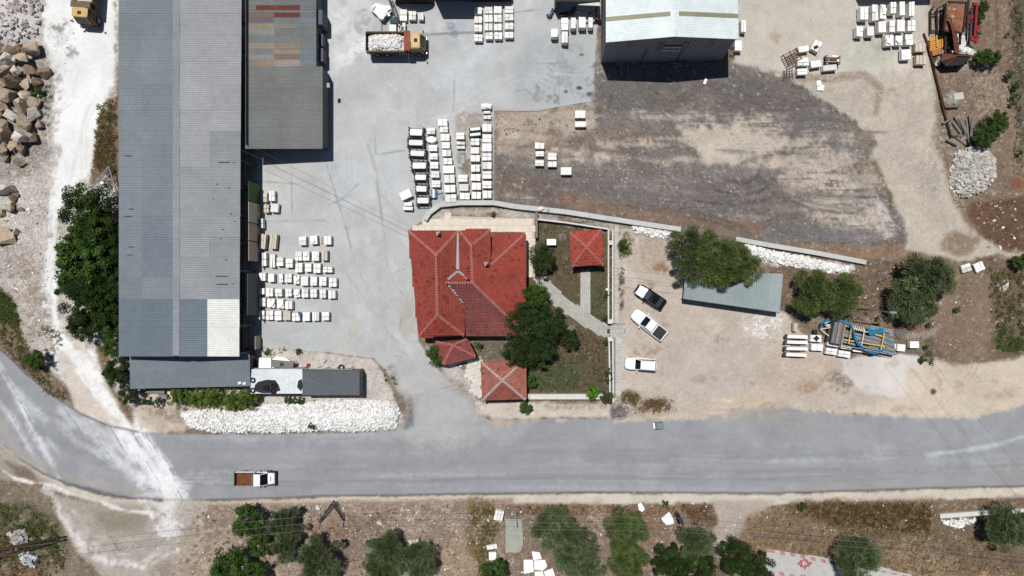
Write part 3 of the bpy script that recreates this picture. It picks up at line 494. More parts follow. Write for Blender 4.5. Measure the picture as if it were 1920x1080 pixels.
RUB = M('tyre_rubber', C(30, 30, 31), .8, noise=(8, .2)); BLK = M('black_sheeting', C(34, 36, 42), .7, noise=(3, .25), bump=(2, .8, .2))
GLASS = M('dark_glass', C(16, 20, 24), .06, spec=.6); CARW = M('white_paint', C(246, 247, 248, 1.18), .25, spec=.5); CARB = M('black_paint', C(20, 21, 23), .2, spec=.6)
PLAST = M('black_plastic', C(36, 36, 38), .55); YEL = M('yellow_paint', C(212, 176, 112), .5, noise=(2, .08)); DYEL = M('grimy_yellow_paint', C(112, 90, 56), .6, noise=(3, .2))
ORG_ = M('orange_paint', C(226, 156, 56), .6, noise=(4, .15)); REDP = M('red_paint', C(150, 36, 48), .55, noise=(4, .15)); BLUET = M('blue_sheeting', C(20, 120, 165), .6, noise=(4, .2), bump=(3, .8, .1))
REDL = M('lamp_red', C(150, 20, 20), .3); HEADL = M('lamp_glass', C(200, 205, 210), .15); GREYP = M('grey_planks', C(140, 146, 150), .85, noise=((1, .12), (9, .12))); YPOLE = M('yellow_timber', C(226, 192, 96), .7, noise=(4, .1))
BARK = M('bark', C(84, 70, 58), .95, noise=(6, .3)); LOGM = M('weathered_wood', C(136, 130, 124), .9, rnd=.12, noise=(7, .25))
OLIVE = M('translucent_panel', C(138, 130, 96), .5, noise=(3, .1)); GREENP = M('green_cladding', C(60, 100, 56), .7); BLUEP = M('blue_paint', C(44, 84, 160), .5, noise=(3, .15))
WIRE = M('cable', C(96, 94, 94), .6); WIREL = M('pale_cable', C(150, 144, 140), .5); BEDW = M('brown_planks', C(122, 76, 50), .85, rnd=.12, noise=((2, .25), (9, .2)))
BOULD = M('boulder_stone', C(186, 166, 144), .95, rnd=.18, noise=((.8, .18), (4, .16)), bump=(2.5, .8, .15)); SIGNW = M('sign_white', C(205, 205, 205), .6); INK = M('sign_ink', C(28, 28, 30), .7)

def corr(mb, a, b, c, d, period=.33, amp=.035, col=(1, 1, 1)):
    """corrugated sheet a-b (one end) to d-c (other end); the corrugations run from a to b and repeat towards d"""
    a, b, c, d = map(Vector, (a, b, c, d)); n = max(1, int(round((d - a).length / period))) * 4; vs = []; fs = []
    for i in range(n + 1):
        t = i / n; z = amp * (0, 1, 0, -1)[i % 4] + amp
        vs += [a.lerp(d, t) + Vector((0, 0, z)), b.lerp(c, t) + Vector((0, 0, z))]
    for i in range(n): fs.append((2 * i, 2 * i + 1, 2 * i + 3, 2 * i + 2))
    # turned-down edges give the sheet its depth
    k = len(vs); e = [vs[0] - Vector((0, 0, .08)), vs[1] - Vector((0, 0, .08)), vs[-2] - Vector((0, 0, .08)), vs[-1] - Vector((0, 0, .08))]
    vs += e; fs += [(1, 0, k, k + 1), (k - 2, k - 1, k + 3, k + 2)]
    mb.add(vs, fs, col)
def vary(c, a): f = 1 + jit(a); return tuple(x * f for x in c)

# ---------------------------------------------------------------- long shed on the west side
t = thing('long_shed', P(340, 300), 'long grey corrugated-metal factory shed with low gable roof along the left side', 'factory shed')
YB = [-66, -20, 24, 66, 70 + 44, 158, 206, 246, 272, 312, 352, 404, 444, 482, 520, 561, 612, 667]
HE, HR = 5.5, 6.9
def hsh(px): return HR - (HR - HE) * abs(px - 329) / (106 if px < 329 else 124)
west = C(137, 146, 151); east = C(174, 175, 176); south = C(118, 130, 139)  # west darker than east: the slopes' differing sheen put into the colour, besides weathering
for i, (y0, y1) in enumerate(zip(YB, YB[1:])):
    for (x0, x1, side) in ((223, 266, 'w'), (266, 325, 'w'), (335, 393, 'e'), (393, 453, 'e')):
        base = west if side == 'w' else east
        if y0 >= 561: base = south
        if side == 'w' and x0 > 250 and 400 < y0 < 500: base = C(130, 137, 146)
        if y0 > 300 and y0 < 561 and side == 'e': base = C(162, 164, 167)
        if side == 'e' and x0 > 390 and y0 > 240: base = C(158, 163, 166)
        X1 = x1 - (4.5 * max(0, y0) / 667 if x1 == 453 else 0); xa0 = x0; col = vary(base, .045)
        if y0 >= 561 and x0 == 393:
            col = C(240, 240, 232, 1.02); xa0 = 389
        x1b = 389 if (y0 >= 561 and x0 == 335) else X1
        lift = .02 if i % 2 else 0
        mb = MB(); k = lift
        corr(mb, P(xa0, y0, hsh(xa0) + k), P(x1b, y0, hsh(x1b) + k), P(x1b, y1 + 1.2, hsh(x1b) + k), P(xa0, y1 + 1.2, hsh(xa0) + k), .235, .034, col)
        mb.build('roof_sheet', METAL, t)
for (y0, y1) in zip(YB[::2], YB[2::2] + [667]):
    if y1 <= y0: continue
    mb = MB(); corr(mb, P(324, y0, HR + .02), P(336.5, y0, HR - .02), P(336.5, y1, HR - .02), P(324, y1, HR + .02), .235, .02, vary(C(146, 150, 155), .04)); mb.build('ridge_sheet', METAL, t)
def wallbox(mb, pts, h0, h1, th=.15):   # walls round a pixel outline, corners given at height 0
    g = [P(*p) for p in pts]
    for a, b in zip(g, g[1:] + g[:1]):
        d = (b - a).normalized(); n = Vector((-d.y, d.x, 0)) * th / 2
        mb.slab([a - n + Vector((0, 0, h1)), b - n + Vector((0, 0, h1)), b + n + Vector((0, 0, h1)), a + n + Vector((0, 0, h1))], h1 - h0)
def gnd(px, py, h):   # ground pixel under the point seen at (px,py) at height h
    k = (HC - h) / HC; return (NX + (px - NX) * k, NY + (py - NY) * k)
E = [gnd(226, -66, HE), gnd(451, -66, HE), gnd(446, 664, HE), gnd(226, 664, HE)]
mb = MB(); g = [P(*p) for p in E]
for a, b in ((0, 3), (2, 3)):
    mb.beam(g[a] + Vector((0, 0, HE / 2 - .1)), g[b] + Vector((0, 0, HE / 2 - .1)), .15, HE - .2)
mb.slab([P(226, 664, HE), P(446, 664, HE), P(336, 664, HR - .1)], .1)
mb.build('wall', DWALL, t)
mb = MB()
for k in range(15):      # open east side with steel posts and rails
    f = k / 14; a = g[1].lerp(g[2], f); mb.box(a + Vector((0, 0, HE / 2 - .1)), (.25, .25, HE - .2))
for z in (2.2, 4.0, HE - .35): mb.beam(g[1] + Vector((.1, 0, z)), g[2] + Vector((.1, 0, z)), .1, .12)
mb.build('side_frame', STEEL, t)
def epanel(y0, y1, mat, z0=.2, z1=4.2):
    a, b = P(*gnd(455, y0, HE)), P(*gnd(455, y1, HE)); a.x += .25; b.x += .25
    MB().beam(a + Vector((0, 0, (z0 + z1) / 2)), b + Vector((0, 0, (z0 + z1) / 2)), .06, z1 - z0).build('side_panel', mat, t)
epanel(336, 373, GREENP); epanel(375, 414, WALLM); epanel(416, 449, M('faded_cladding', C(196, 176, 164), .9, noise=(2, .1))); epanel(451, 488, MATS['faded_cladding']); epanel(512, 592, DWALL, 1.0, 4.6); epanel(-60, 270, DWALL, .1, 5.2); epanel(634, 660, WALLM, .2, 2)
mb = MB()       # torn seams and rust spots along the east slope
for (x, y, L_) in [(420, 304, 22), (415, 518, 22), (416, 533, 20), (433, 401, 4), (240, 292, 12), (246, 392, 10), (240, 406, 14), (246, 463, 10), (243, 478, 10), (437, 532, 3), (418, 430, 3), (414, 447, 3), (440, 415, 3), (424, 487, 4), (429, 352, 2), (400, 372, 2), (406, 345, 3), (438, 305, 3)]:
    h = hsh(x) + .1; mb.beam(P(x - L_ / 2, y, hsh(x - L_ / 2) + .1), P(x + L_ / 2, y, hsh(x + L_ / 2) + .1), .09, .03)
mb.build('rust_streaks', DRUST, t, kind='stuff')
# ---------------------------------------------------------------- annex with rusty patches
t = thing('annex_shed', P(540, 150), 'lower grey corrugated annex shed with rusty red and ochre roof sheets near its top', 'shed')
cg = C(128, 132, 131); ro = C(116, 66, 54); oc = C(150, 136, 120); pk = C(134, 112, 106); pu = C(118, 108, 116)
def ha(px): return 4.5 - (px - 460) / 145 * 1.0
bands = [(-66, -30, [cg, cg, cg]), (-30, 0, [cg, cg, cg]), (0, 10, [cg, cg, cg]), (10, 19, [ro, ro, cg]), (19, 24, [cg, cg, C(130, 140, 142)]), (24, 33, [pk, ro, C(124, 134, 140)]), (33, 43, [pu, cg, C(124, 134, 140)]), (43, 54, [oc, C(136, 138, 133), cg]), (54, 66, [C(150, 152, 148), cg, cg]), (66, 80, [cg, cg, cg]), (80, 92, [C(160, 148, 140), oc, cg]), (92, 102, [cg, C(150, 140, 126), C(124, 136, 140)]), (102, 112, [C(150, 150, 146), pk, C(124, 136, 140)]), (112, 125, [oc, C(158, 148, 142), C(124, 136, 140)]), ]
for (y0, y1, cs) in bands:
    for (x0, x1), c_ in zip(((460, 514), (514, 563), (563, 593)), cs):
        if c_ is ro and x0 == 460: x0 = 480; MB_ = MB(); corr(MB_, P(460, y0, ha(460)), P(480, y0, ha(480)), P(480, y1 + .5, ha(480)), P(460, y1 + .5, ha(460)), .24, .034, cg); MB_.build('roof_sheet', RMETAL, t)
        mb = MB(); corr(mb, P(x0, y0, ha(x0) + .01), P(x1, y0, ha(x1) + .01), P(x1, y1 + .6, ha(x1)), P(x0, y1 + .6, ha(x0)), .24, .034, vary(c_, .06)); mb.build('roof_sheet', RMETAL, t)
for (y0, y1) in ((125, 165), (165, 205), (205, 238), (238, 278)):
    for (x0, x1) in ((460, 529), (529, 605)):
        mb = MB(); corr(mb, P(x0, y0, ha(x0)), P(x1, y0, ha(x1)), P(x1, y1 + 1, ha(x1)), P(x0, y1 + 1, ha(x0)), .24, .034, vary(C(128, 131, 129) if x0 < 500 else C(132, 134, 131), .04)); mb.build('roof_sheet', RMETAL, t)
mb = MB(); q = [gnd(462, -66, 3.5), gnd(591, -66, 3.5), gnd(591, 125, 3.5), gnd(603, 125, 3.5), gnd(603, 270, 3.5), gnd(470, 270, 3.5)]
g = [P(*p) for p in q]
for a, b in ((1, 2), (2, 3), (3, 4), (4, 5)): mb.beam(g[a] + Vector((0, 0, 1.6)), g[b] + Vector((0, 0, 1.6)), .12, 3.2)
mb.build('wall', DWALL, t)
mb = MB(); mb.box(P(600, 40, 1.5), (1.5, 2.0, 3.)); mb.box(P(603, 78, 1.4), (.7, 1.6, 1.3)); mb.box(P(604, 106, 1.4), (.7, 1.8, 1.5)); mb.build('side_cabinet', DWALL, t)
MB().box(P(*gnd(601, 145, 3.6), 3.62), (.4, .6, .12)).build('roof_vent', GSTEEL, t)
# ---------------------------------------------------------------- lean-to
t = thing('lean_to', P(355, 700), 'grey corrugated lean-to roof below the southern end of the long shed', 'lean-to')
hl = lambda y: 3.4 - (y - 665) / 63 * .7
xs_ = [243, 282, 320, 358, 396, 432, 468]
for x0, x1 in zip(xs_, xs_[1:]):
    f = lambda x, y: P(x, y, hl(y))
    sl0 = (x0 - 243) / 225; sl1 = (x1 - 243) / 225
    mb = MB(); corr(mb, P(x0, 664, 3.4), P(x0 + 1.5, 729 - 5 * sl0, 2.7), P(x1 + 1.5, 729 - 5 * sl1, 2.7), P(x1, 664, 3.4), .31, .03, vary(C(129, 139, 145), .03)); mb.build('roof_sheet', METAL, t)
mb = MB(); g = [P(*gnd(*p, 2.7)) for p in ((246, 668), (246, 725), (465, 721), (465, 668))]
for a, b in ((0, 1), (1, 2), (2, 3)): mb.beam(g[a] + Vector((0, 0, 1.3)), g[b] + Vector((0, 0, 1.3)), .15, 2.6)
mb.build('wall', DWALL, t)
for (x, y) in ((449, 718), (458, 719)): MB().box(P(x, y, 2.86), (.4, .3, .06), .3).build('roof_patch', CARW, t)
# ---------------------------------------------------------------- containers
def container(x0, y0, x1, y1, h, c, label, endw=None):
    t = thing('site_container', P((x0 + x1) / 2, (y0 + y1) / 2), label, 'container', 'site containers beside the rubble bank')
    n = max(2, int((x1 - x0) / 19)); st = (x1 - x0) / n
    for i in range(n):
        a = x0 + i * st; mb = MB(); corr(mb, P(a, y0, h), P(a + .0, y1, h), P(a + st, y1, h), P(a + st, y0, h), .58, .035, vary(c, .03)); mb.build('roof_sheet', METAL, t)
    mb = MB(); g = [P(*gnd(*p, h)) for p in ((x0 + 1, y0 + 1), (x1 - 1, y0 + 1), (x1 - 1, y1 - 1), (x0 + 1, y1 - 1))]
    for a in range(4):
        mb.beam(g[a] + Vector((0, 0, h / 2)), g[(a + 1) % 4] + Vector((0, 0, h / 2)), .1, h - .06)
    mb.build('wall', endw or DWALL, t); return t
container(470, 692, 567, 738, 2.6, C(226, 234, 236), 'white ribbed flat-roof container with tyres and black sheeting on it', WALLM)
container(567, 695, 674, 741, 2.6, C(96, 101, 106), 'dark grey ribbed flat-roof container at the east end of the row', M('grey_cladding', C(120, 122, 124), .7))
o = MB()
pts = [(478, 722), (484, 716), (500, 712), (516, 713), (522, 722), (525, 732), (510, 737), (490, 737), (476, 733)]
o.slab([P(x, y, 2.78 + jit(.04)) for x, y in pts], .1)
o.build('black_tarpaulin', BLK, label='crumpled black sheeting held down by tyres on the white container roof', cat='tarpaulin')
MB().slab([P(x, y, 2.76) for x, y in ((559, 714), (565, 711), (567, 724), (564, 733), (557, 726))], .1).build('black_tarpaulin', BLK, label='small black bag of sheeting at the seam between the two container roofs', cat='tarpaulin')
for (x, y, r, z, lb) in [(474, 713, .27, 2.7, 'tyre lying on bare white container roof at its west edge'), (474, 732, .27, 2.7, 'tyre at the south-west corner of the white container roof'), (499, 727, .26, 2.9, 'tyre in the middle of the black sheeting'), (513, 722, .26, 2.9, 'tyre on the north-east part of the black sheeting'), (512, 733, .3, 2.9, 'tyre on the southern edge of the black sheeting'), (640, 689, .32, .15, 'single tyre on sandy ground north of the dark container')]:
    mb = MB().ring(P(x, y, z), r, .11, 18, 8); tt = mb.build('tyre', RUB, smooth=True, label=lb, cat='tyre', group='loose tyres'); tt.location.z = z - .08
# bits north of the containers
MB().slab([P(x, y, 1.0) for x, y in ((485, 671), (508, 671), (508, 692), (485, 692))], .9).build('marble_block', WHITE, label='big white square block lying north of the white container', cat='block')
mb = MB().slab([P(x, y, 1.3) for x, y in ((510, 673), (520, 668), (532, 670), (545, 677), (547, 680), (510, 690))], .12)
t = thing('small_canopy', P(530, 680), 'small canopy with grey corrugated sheet and curved white edge north of the container', 'canopy')
mb.build('white_cover', WHITE, t)
mb = MB(); corr(mb, P(508, 674, 1.5), P(551, 678, 1.5), P(549, 690, 1.4), P(508, 688, 1.4), .2, .02, C(128, 124, 120)); mb.build('roof_sheet', METAL, t)
mb = MB()
for p in ((510, 675), (549, 679), (548, 689), (510, 687)): mb.beam(P(*gnd(*p, 1.4)), P(*p, 1.4), .06)
mb.build('post', STEEL, t)
for (x, y, c, lb) in ((528, 683, STEEL, 'dark bracket left on the small canopy'), (578, 685, REDP, 'small red crate on sand north of the containers')):
    mb = MB(); z = 1.55 if x < 560 else .15
    for k in range(3): mb.box(P(x + 2 * k - 2, y, z), (.1, .45, .25)); mb.box(P(x, y + 2 * k - 2, z), (.45, .08, .2))
    mb.build('bracket' if x < 560 else 'crate', c, label=lb, cat='bracket' if x < 560 else 'crate')
for (a, b, lb) in (((607, 681), (613, 675), 'short plank lying on sand north of the containers'), ((596, 689), (604, 687), 'short dark board beside the dark container')):
    MB().beam(P(*a, .08), P(*b, .08), .12, .08).build('plank', LOGM, label=lb, cat='plank')
mb = MB(); mb.beam(P(470, 690.5, 2.0), P(566, 691.5, 2.), .1, .1); mb.beam(P(566, 691.5, 2.), P(660, 693, 2.0), .08, .08)
for x in (475, 520, 566, 610, 655): mb.beam(P(*gnd(x, 691, 2)), P(x, 691.3, 2), .08)
mb.build('rail_fence', GSTEEL, label='thin metal rail running along the north side of the containers', cat='railing')

# ---------------------------------------------------------------- white hall
t = thing('white_hall', P(1250, 40), 'tall white ribbed hall with ridge roof, olive roof strips and shaded south front', 'hall')
HW, HRD = 8.0, 9.6
XL, XM, XR = 1136, 1265, 1384
def hy(x, y):  # front edge of the roof in the photo
    return y
rows = [(-66, -30), (-30, 0), (0, 21), (21, 40), (40, 79)]
for (y0, y1) in rows:
    yl0, ym0, yr0 = y0, y0 - 0, y0; 
    for sx0, sx1, hA, hB, side in ((XL, XM, HW, HRD, 0), (XM, XR, HRD, HW, 1)):
        nseg = 3
        for s_ in range(nseg):
            f0, f1 = s_ / nseg, (s_ + 1) / nseg; xa = sx0 + (sx1 - sx0) * f0; xb = sx0 + (sx1 - sx0) * f1; za = hA + (hB - hA) * f0; zb = hA + (hB - hA) * f1
            def yy(x, y):
                if side == 0: e = 1 - (x - XL) / (XM - XL)
                else: e = (x - XM) / (XR - XM) * .45
                return y - 11 * (1 - e) * 1.0 + 0
            mb = MB(); corr(mb, P(xa, yy(xa, y0), za), P(xb, yy(xb, y0), zb), P(xb, yy(xb, y1) + .5, zb), P(xa, yy(xa, y1) + .5, za), .24, .02, vary(C(232, 241, 240, 1.05), .02)); mb.build('roof_sheet', METAL, t)
            if (y0, y1) == (21, 40):
                a0, a1 = (xa + 0, xb - (8 if s_ == 2 and side == 0 else 0)); a0 = a0 + (8 if s_ == 0 and side == 1 else 0)
                zz = lambda x: hA + (hB - hA) * (x - sx0) / (sx1 - sx0) + .05
                mb = MB(); corr(mb, P(a0, yy(a0, 32), zz(a0)), P(a1, yy(a1, 32), zz(a1)), P(a1, yy(a1, 40), zz(a1)), P(a0, yy(a0, 40), zz(a0)), .24, .02, vary(C(158, 154, 128), .1)); mb.build('skylight_strip', METAL, t)
fl, fm, fr = P(XL + 1, 77, HW - .1), P(XM, 68, HRD - .12), P(XR - 4, 72, HW - .1)
bl, br = P(1127.5, 117.5), P(1352, 112.5)
mb = MB(); n = 60
top = lambda f: fl.lerp(fm, f * 2) if f < .5 else fm.lerp(fr, f * 2 - 1)
for i in range(n):
    f0, f1 = i / n, (i + 1) / n; a, b = top(f0), top(f1); c_, d_ = bl.lerp(br, f1), bl.lerp(br, f0); o_ = Vector((0, -.06 if i % 2 else 0, 0))
    mb.add([a + o_, b + o_, c_ + o_, d_ + o_, a + Vector((0, .2, 0)), b + Vector((0, .2, 0)), c_ + Vector((0, .2, 0)), d_ + Vector((0, .2, 0))], [(0, 3, 2, 1), (4, 5, 6, 7), (0, 1, 5, 4), (3, 7, 6, 2), (0, 4, 7, 3), (1, 2, 6, 5)])
HALLW = M('hall_cladding', C(150, 156, 164), .7, noise=(1, .04))
mb.build('front_wall', HALLW, t)
for side in (0, 1):
    a = P(XL + 1, -66, HW - .1) if side == 0 else P(XR - 4, -66, HW - .1); b = fl if side == 0 else fr; c_ = bl if side == 0 else br; d_ = Vector((c_.x, a.y, 0)); n = 34; mb = MB(); b = Vector((a.x, b.y, b.z))
    for i in range(n):
        f0, f1 = i / n, (i + 1) / n; o_ = Vector(((-.06 if side == 0 else .06) * (i % 2), 0, 0)); w_ = Vector((.2 if side == 0 else -.2, 0, 0))
        v = [a.lerp(b, f0) + o_, a.lerp(b, f1) + o_, d_.lerp(c_, f1) + o_, d_.lerp(c_, f0) + o_]; v += [x + w_ for x in v]
        mb.add(v, [(0, 3, 2, 1), (4, 5, 6, 7), (0, 1, 5, 4), (3, 7, 6, 2), (0, 4, 7, 3), (1, 2, 6, 5)])
    mb.build('side_wall', HALLW, t)
wp = lambda f, g_: (top(f).lerp(bl.lerp(br, f), g_)) + Vector((0, -.12, 0))
def onwall(f0, f1, g0, g1, mat, nm, par=t, pr=.0, th=.06):
    v = [wp(f0, g0), wp(f1, g0), wp(f1, g1), wp(f0, g1)]; v = [x - Vector((0, pr, 0)) for x in v]; v += [x + Vector((0, th, 0)) for x in v]
    return MB().add(v, [(0, 3, 2, 1), (4, 5, 6, 7), (0, 1, 5, 4), (3, 7, 6, 2), (0, 4, 7, 3), (1, 2, 6, 5)]).build(nm, mat, par)
for (a, b, c_, d_) in ((.17, .215, .0, .3), (.405, .45, .2, .48), (.60, .645, .2, .48), (.80, .845, .03, .38)): onwall(a, b, c_, d_, OLIVE, 'wall_window')
onwall(.325, .332, .42, 1.0, STEEL, 'door_jamb'); onwall(.62, .627, .45, 1.0, STEEL, 'door_jamb'); onwall(.45, .60, .30, .32, STEEL, 'sign_bracket')
sg = onwall(.452, .598, .33, .50, SIGNW, 'sign_board', pr=.08)
# the letters are illegible in the photo beyond their blocks: same groups, same places
def letters(txt, f, g_, size, nm='lettering'):
    cu = bpy.data.curves.new(nm, 'FONT'); cu.body = txt; cu.size = size; cu.extrude = .01; cu.materials.append(INK); cu.align_x = 'CENTER'; cu.align_y = 'CENTER'
    o = link(nm, cu, sg); p = wp(f, g_) - Vector((0, .17, 0)) - ORG[t.name]; ux = (wp(.6, .4) - wp(.45, .4)).normalized(); uy = (wp(.5, .33) - wp(.5, .5)).normalized(); uz = ux.cross(uy).normalized(); uy = uz.cross(ux)
    bpy.context.view_layer.update(); me = bpy.data.meshes.new_from_object(o); bpy.data.objects.remove(o); me.materials.clear(); me.materials.append(INK); o = link(nm, me, sg); o.matrix_local = Matrix.Translation(p) @ Matrix((ux, uy, uz)).transposed().to_4x4(); return o
letters('MERM', .483, .415, .62); letters('SAN.', .53, .41, .5); letters('TİC.', .56, .41, .5); letters('A.Ş.', .585, .41, .45)
# dim machine parts standing in the hall's shade
for i, (a, b) in enumerate((((1258, 118), (1292, 124)), ((1262, 126), (1290, 121)), ((1165, 122), (1166, 140)), ((1178, 122), (1178, 140)))):
    MB().beam(P(*a, .5), P(*b, .5), .18, .18).build('steel_bar', GSTEEL, label=['upper of two grey bars lying in the hall shadow', 'lower of two grey bars lying in the hall shadow', 'western upright bar in the hall shadow', 'eastern upright bar in the hall shadow'][i], cat='bar')

# ---------------------------------------------------------------- tiled roofs
RED = (153, 68, 56); OLD = (126, 72, 66); PNK = (186, 104, 90)
def tiled(parent, poly, down, rgb, var=.13, step=(.36, .40), nm='roof_slope'):
    pts = [P(*p) for p in poly]; c0 = C(*rgb)
    MB().slab(pts, .14, col=tuple(x * .8 for x in c0)).build(nm, TILE, parent)
    tri = tessellate_polygon([[Vector((p.x, p.y, 0)) for p in pts]]); tri = [[pts[i] for i in tr] for tr in tri]
    d = Vector((*down, 0)).normalized(); u = Vector((-d.y, d.x, 0)); du, dd = step
    us = [p.dot(u) for p in pts]; ds = [p.dot(d) for p in pts]; o_ = MB(); r = 0; D = min(ds)
    def zat(x, y):
        for a, b, c in tri:
            den = (b.y - c.y) * (a.x - c.x) + (c.x - b.x) * (a.y - c.y)
            if abs(den) < 1e-9: continue
            l1 = ((b.y - c.y) * (x - c.x) + (c.x - b.x) * (y - c.y)) / den; l2 = ((c.y - a.y) * (x - c.x) + (a.x - c.x) * (y - c.y)) / den; l3 = 1 - l1 - l2
            if l1 > -.001 and l2 > -.001 and l3 > -.001: return l1 * a.z + l2 * b.z + l3 * c.z, (a, b, c)
        return None
    while D < max(ds):
        U = min(us) - (r % 2) * du / 2
        while U < max(us):
            c = u * (U + du / 2) + d * (D + dd / 2); q = zat(c.x, c.y)
            if q:
                a, b, c3 = q[1]; nrm = (b - a).cross(c3 - a); nrm = nrm if nrm.z > 0 else -nrm
                pl = lambda x, y: a.z - (nrm.x * (x - a.x) + nrm.y * (y - a.y)) / nrm.z
                cc = tuple(x * (1 + jit(var)) for x in c0)
                if random.random() < .06: cc = tuple(x * .66 for x in cc)
                vs = []; g_ = .012
                for (uu, dv, up) in ((U + g_, D - .02, .02), (U + du - g_, D - .02, .02), (U + du - g_, D + dd, .10), (U + g_, D + dd, .10)):
                    v = u * uu + d * dv; v.z = pl(v.x, v.y) + up; vs.append(v)
                vs += [v - Vector((0, 0, .08)) for v in vs[:]]
                o_.add(vs, [(0, 1, 2, 3), (3, 2, 6, 7), (0, 3, 7, 4), (1, 5, 6, 2)], cc)
            U += du
        D += dd; r += 1
    o_.build('roof_tiles', TILE, parent, kind='stuff')
def ridge(parent, a, b, c1=(186, 112, 108), c2=(206, 158, 152), r=.095, nm='ridge_caps'):
    a = P(*a) + Vector((0, 0, .06)); b = P(*b) + Vector((0, 0, .06)); L = (b - a).length; n = max(2, int(L / .34)); mb = MB()
    for i in range(n):
        p, q = a.lerp(b, i / n), a.lerp(b, (i + .95) / n)
        mb.tube(p + Vector((0, 0, .02)), q, r, 8, r * .85, col=vary(C(*c1), .15))
        s_ = (b - a).cross(Vector((0, 0, 1))).normalized()
        for sg_ in (-1, 1): mb.beam(p + s_ * sg_ * (r + .03), p.lerp(q, .55) + s_ * sg_ * (r + .03), .06, .05, col=vary(C(*c2), .1))
    mb.build(nm, CAP, parent)
t = thing('red_roofed_house', P(878, 530), 'large house with hipped red tile roof, two ridges and a metal valley gutter', 'house')
tiled(t, [(765, 432, 3.3), (818, 478, 5.1), (820, 590, 5.1), (785, 632, 3.3)], (-1, 0), RED)
tiled(t, [(765, 432, 3.3), (860, 432, 3.3), (818, 478, 5.1)], (0, 1), RED)
tiled(t, [(818, 478, 5.1), (859, 433, 3.4), (858, 508, 3.7), (836, 531, 4.55), (843, 536, 4.4), (870, 571, 3.6), (870, 628, 3.3), (820, 590, 5.1)], (1, 0), (150, 69, 57), .17)
tiled(t, [(785, 632, 3.3), (820, 590, 5.1), (870, 629, 3.3)], (0, -1), (158, 68, 53))
tiled(t, [(861, 432, 3.4), (920, 430, 3.7), (884, 461, 5.0)], (0, 1), RED)
tiled(t, [(860, 434, 3.4), (884, 461, 5.0), (886, 530, 5.1), (858, 508, 3.7)], (-1, 0), RED)
tiled(t, [(884, 461, 5.0), (920, 430, 3.9), (921, 497, 3.95), (984, 438, 2.8), (987, 628, 2.7), (886, 530, 5.1)], (1, 0), (155, 69, 56), .16)
tiled(t, [(923, 437, 2.8), (985, 437, 2.8), (921.5, 497, 3.97)], (0, 1), RED)
tiled(t, [(836, 530, 5.0), (886, 530, 5.1), (987, 628, 2.7), (874, 629, 2.7), (871, 571, 3.9), (843, 536, 4.8)], (0, -1), OLD, .2)
tiled(t, [(842, 527, 4.62), (858, 508, 3.9), (878, 527, 4.62)], (0, 1), (150, 66, 52))
for a, b in [((765, 432, 3.3), (818, 478, 5.1)), ((818, 478, 5.1), (859, 433, 3.4)), ((818, 478, 5.1), (820, 590, 5.1)), ((820, 590, 5.1), (785, 632, 3.3)), ((820, 590, 5.1), (870, 629, 3.3)), ((861, 433, 3.4), (884, 461, 5.0)), ((884, 461, 5.0), (920, 430, 3.9)), ((884, 461, 5.0), (886, 530, 5.1)), ((886, 530, 5.1), (987, 628, 2.7)), ((984, 438, 2.8), (921, 497, 3.97))]: ridge(t, a, b)
ridge(t, (836, 530, 5.0), (886, 530, 5.1)); 
MB().slab([P(857, 437, 3.62), P(860, 437, 3.62), P(861, 505, 3.95), P(855, 505, 3.95)], .06).build('valley_gutter', GSTEEL, t)
mb = MB()
for i in range(5):
    f = i / 5; mb.box(P(856 - 18 * f, 510 + 15 * f, 4.15 + .5 * f), (.32, .3, .05)); mb.box(P(861 + 18 * f, 510 + 14 * f, 4.1 + .5 * f), (.32, .3, .05))
for i in range(8):
    f = i / 8; mb.box(P(843 + 27 * f, 536 + 33 * f, 4.85 - .95 * f), (.3, .34, .05))
mb.build('step_flashing', GSTEEL, t)
for (x, y, z) in ((822, 438, 3.9), (912, 495, 4.4)):
    c_ = MB().box(P(x, y, z + .3), (.45, .45, .8), .1).build('chimney', M('chimney_render', C(190, 184, 172), .9), t)
    MB().tube(P(x + .5, y, z + .6), P(x + .5, y, z + 1.0), .13).build('flue_pipe', STEEL, c_)
mb = MB(); pp = P(875, 499, 5.2); mb.beam(pp - Vector((0, 0, .6)), pp + Vector((0, 0, .5)), .05); mb.beam(pp + Vector((-.4, 0, .45)), pp + Vector((.4, 0, .45)), .05); mb.beam(pp + Vector((0, -.4, .3)), pp + Vector((.3, -.7, -.2)), .04); mb.build('roof_aerial', STEEL, t)
for pl in ([(771, 438), (916, 437), (916, 445), (979, 445), (979, 622), (876, 622), (866, 626), (790, 626)],):
    mb = MB(); g = [P(*gnd(*p, 3)) for p in pl]
    for a, b in zip(g, g[1:] + g[:1]): mb.beam(a + Vector((0, 0, 1.3)), b + Vector((0, 0, 1.3)), .25, 2.6)
    mb.build('wall', WALLM, t)
def pavilion(nm, pts, apex, label, cat, rgb, h, extra=None, cap=((186, 112, 108), (200, 140, 136))):
    c0 = P(*gnd(apex[0], apex[1], apex[2])); t = thing(nm, c0, label, cat); n = len(pts)
    for i in range(n):
        a, b = pts[i], pts[(i + 1) % n]; pa, pb = P(*a, h), P(*b, h); m_ = (pa + pb) / 2 - P(*apex)
        e = (pb - pa).normalized(); d = Vector((e.y, -e.x, 0)); d = d if d.dot(m_) > 0 else -d
        tiled(t, [(*a, h), (*b, h), apex], (d.x, d.y), rgb[i % len(rgb)], .15); ridge(t, (*a, h), apex, cap[0], cap[1], .11)
    for p in pts:
        q = gnd(p[0] + (apex[0] - p[0]) * .12, p[1] + (apex[1] - p[1]) * .12, h); MB().beam(P(*q), P(*q) + Vector((0, 0, h)), .18).build('post', LOGM, t)
    return t
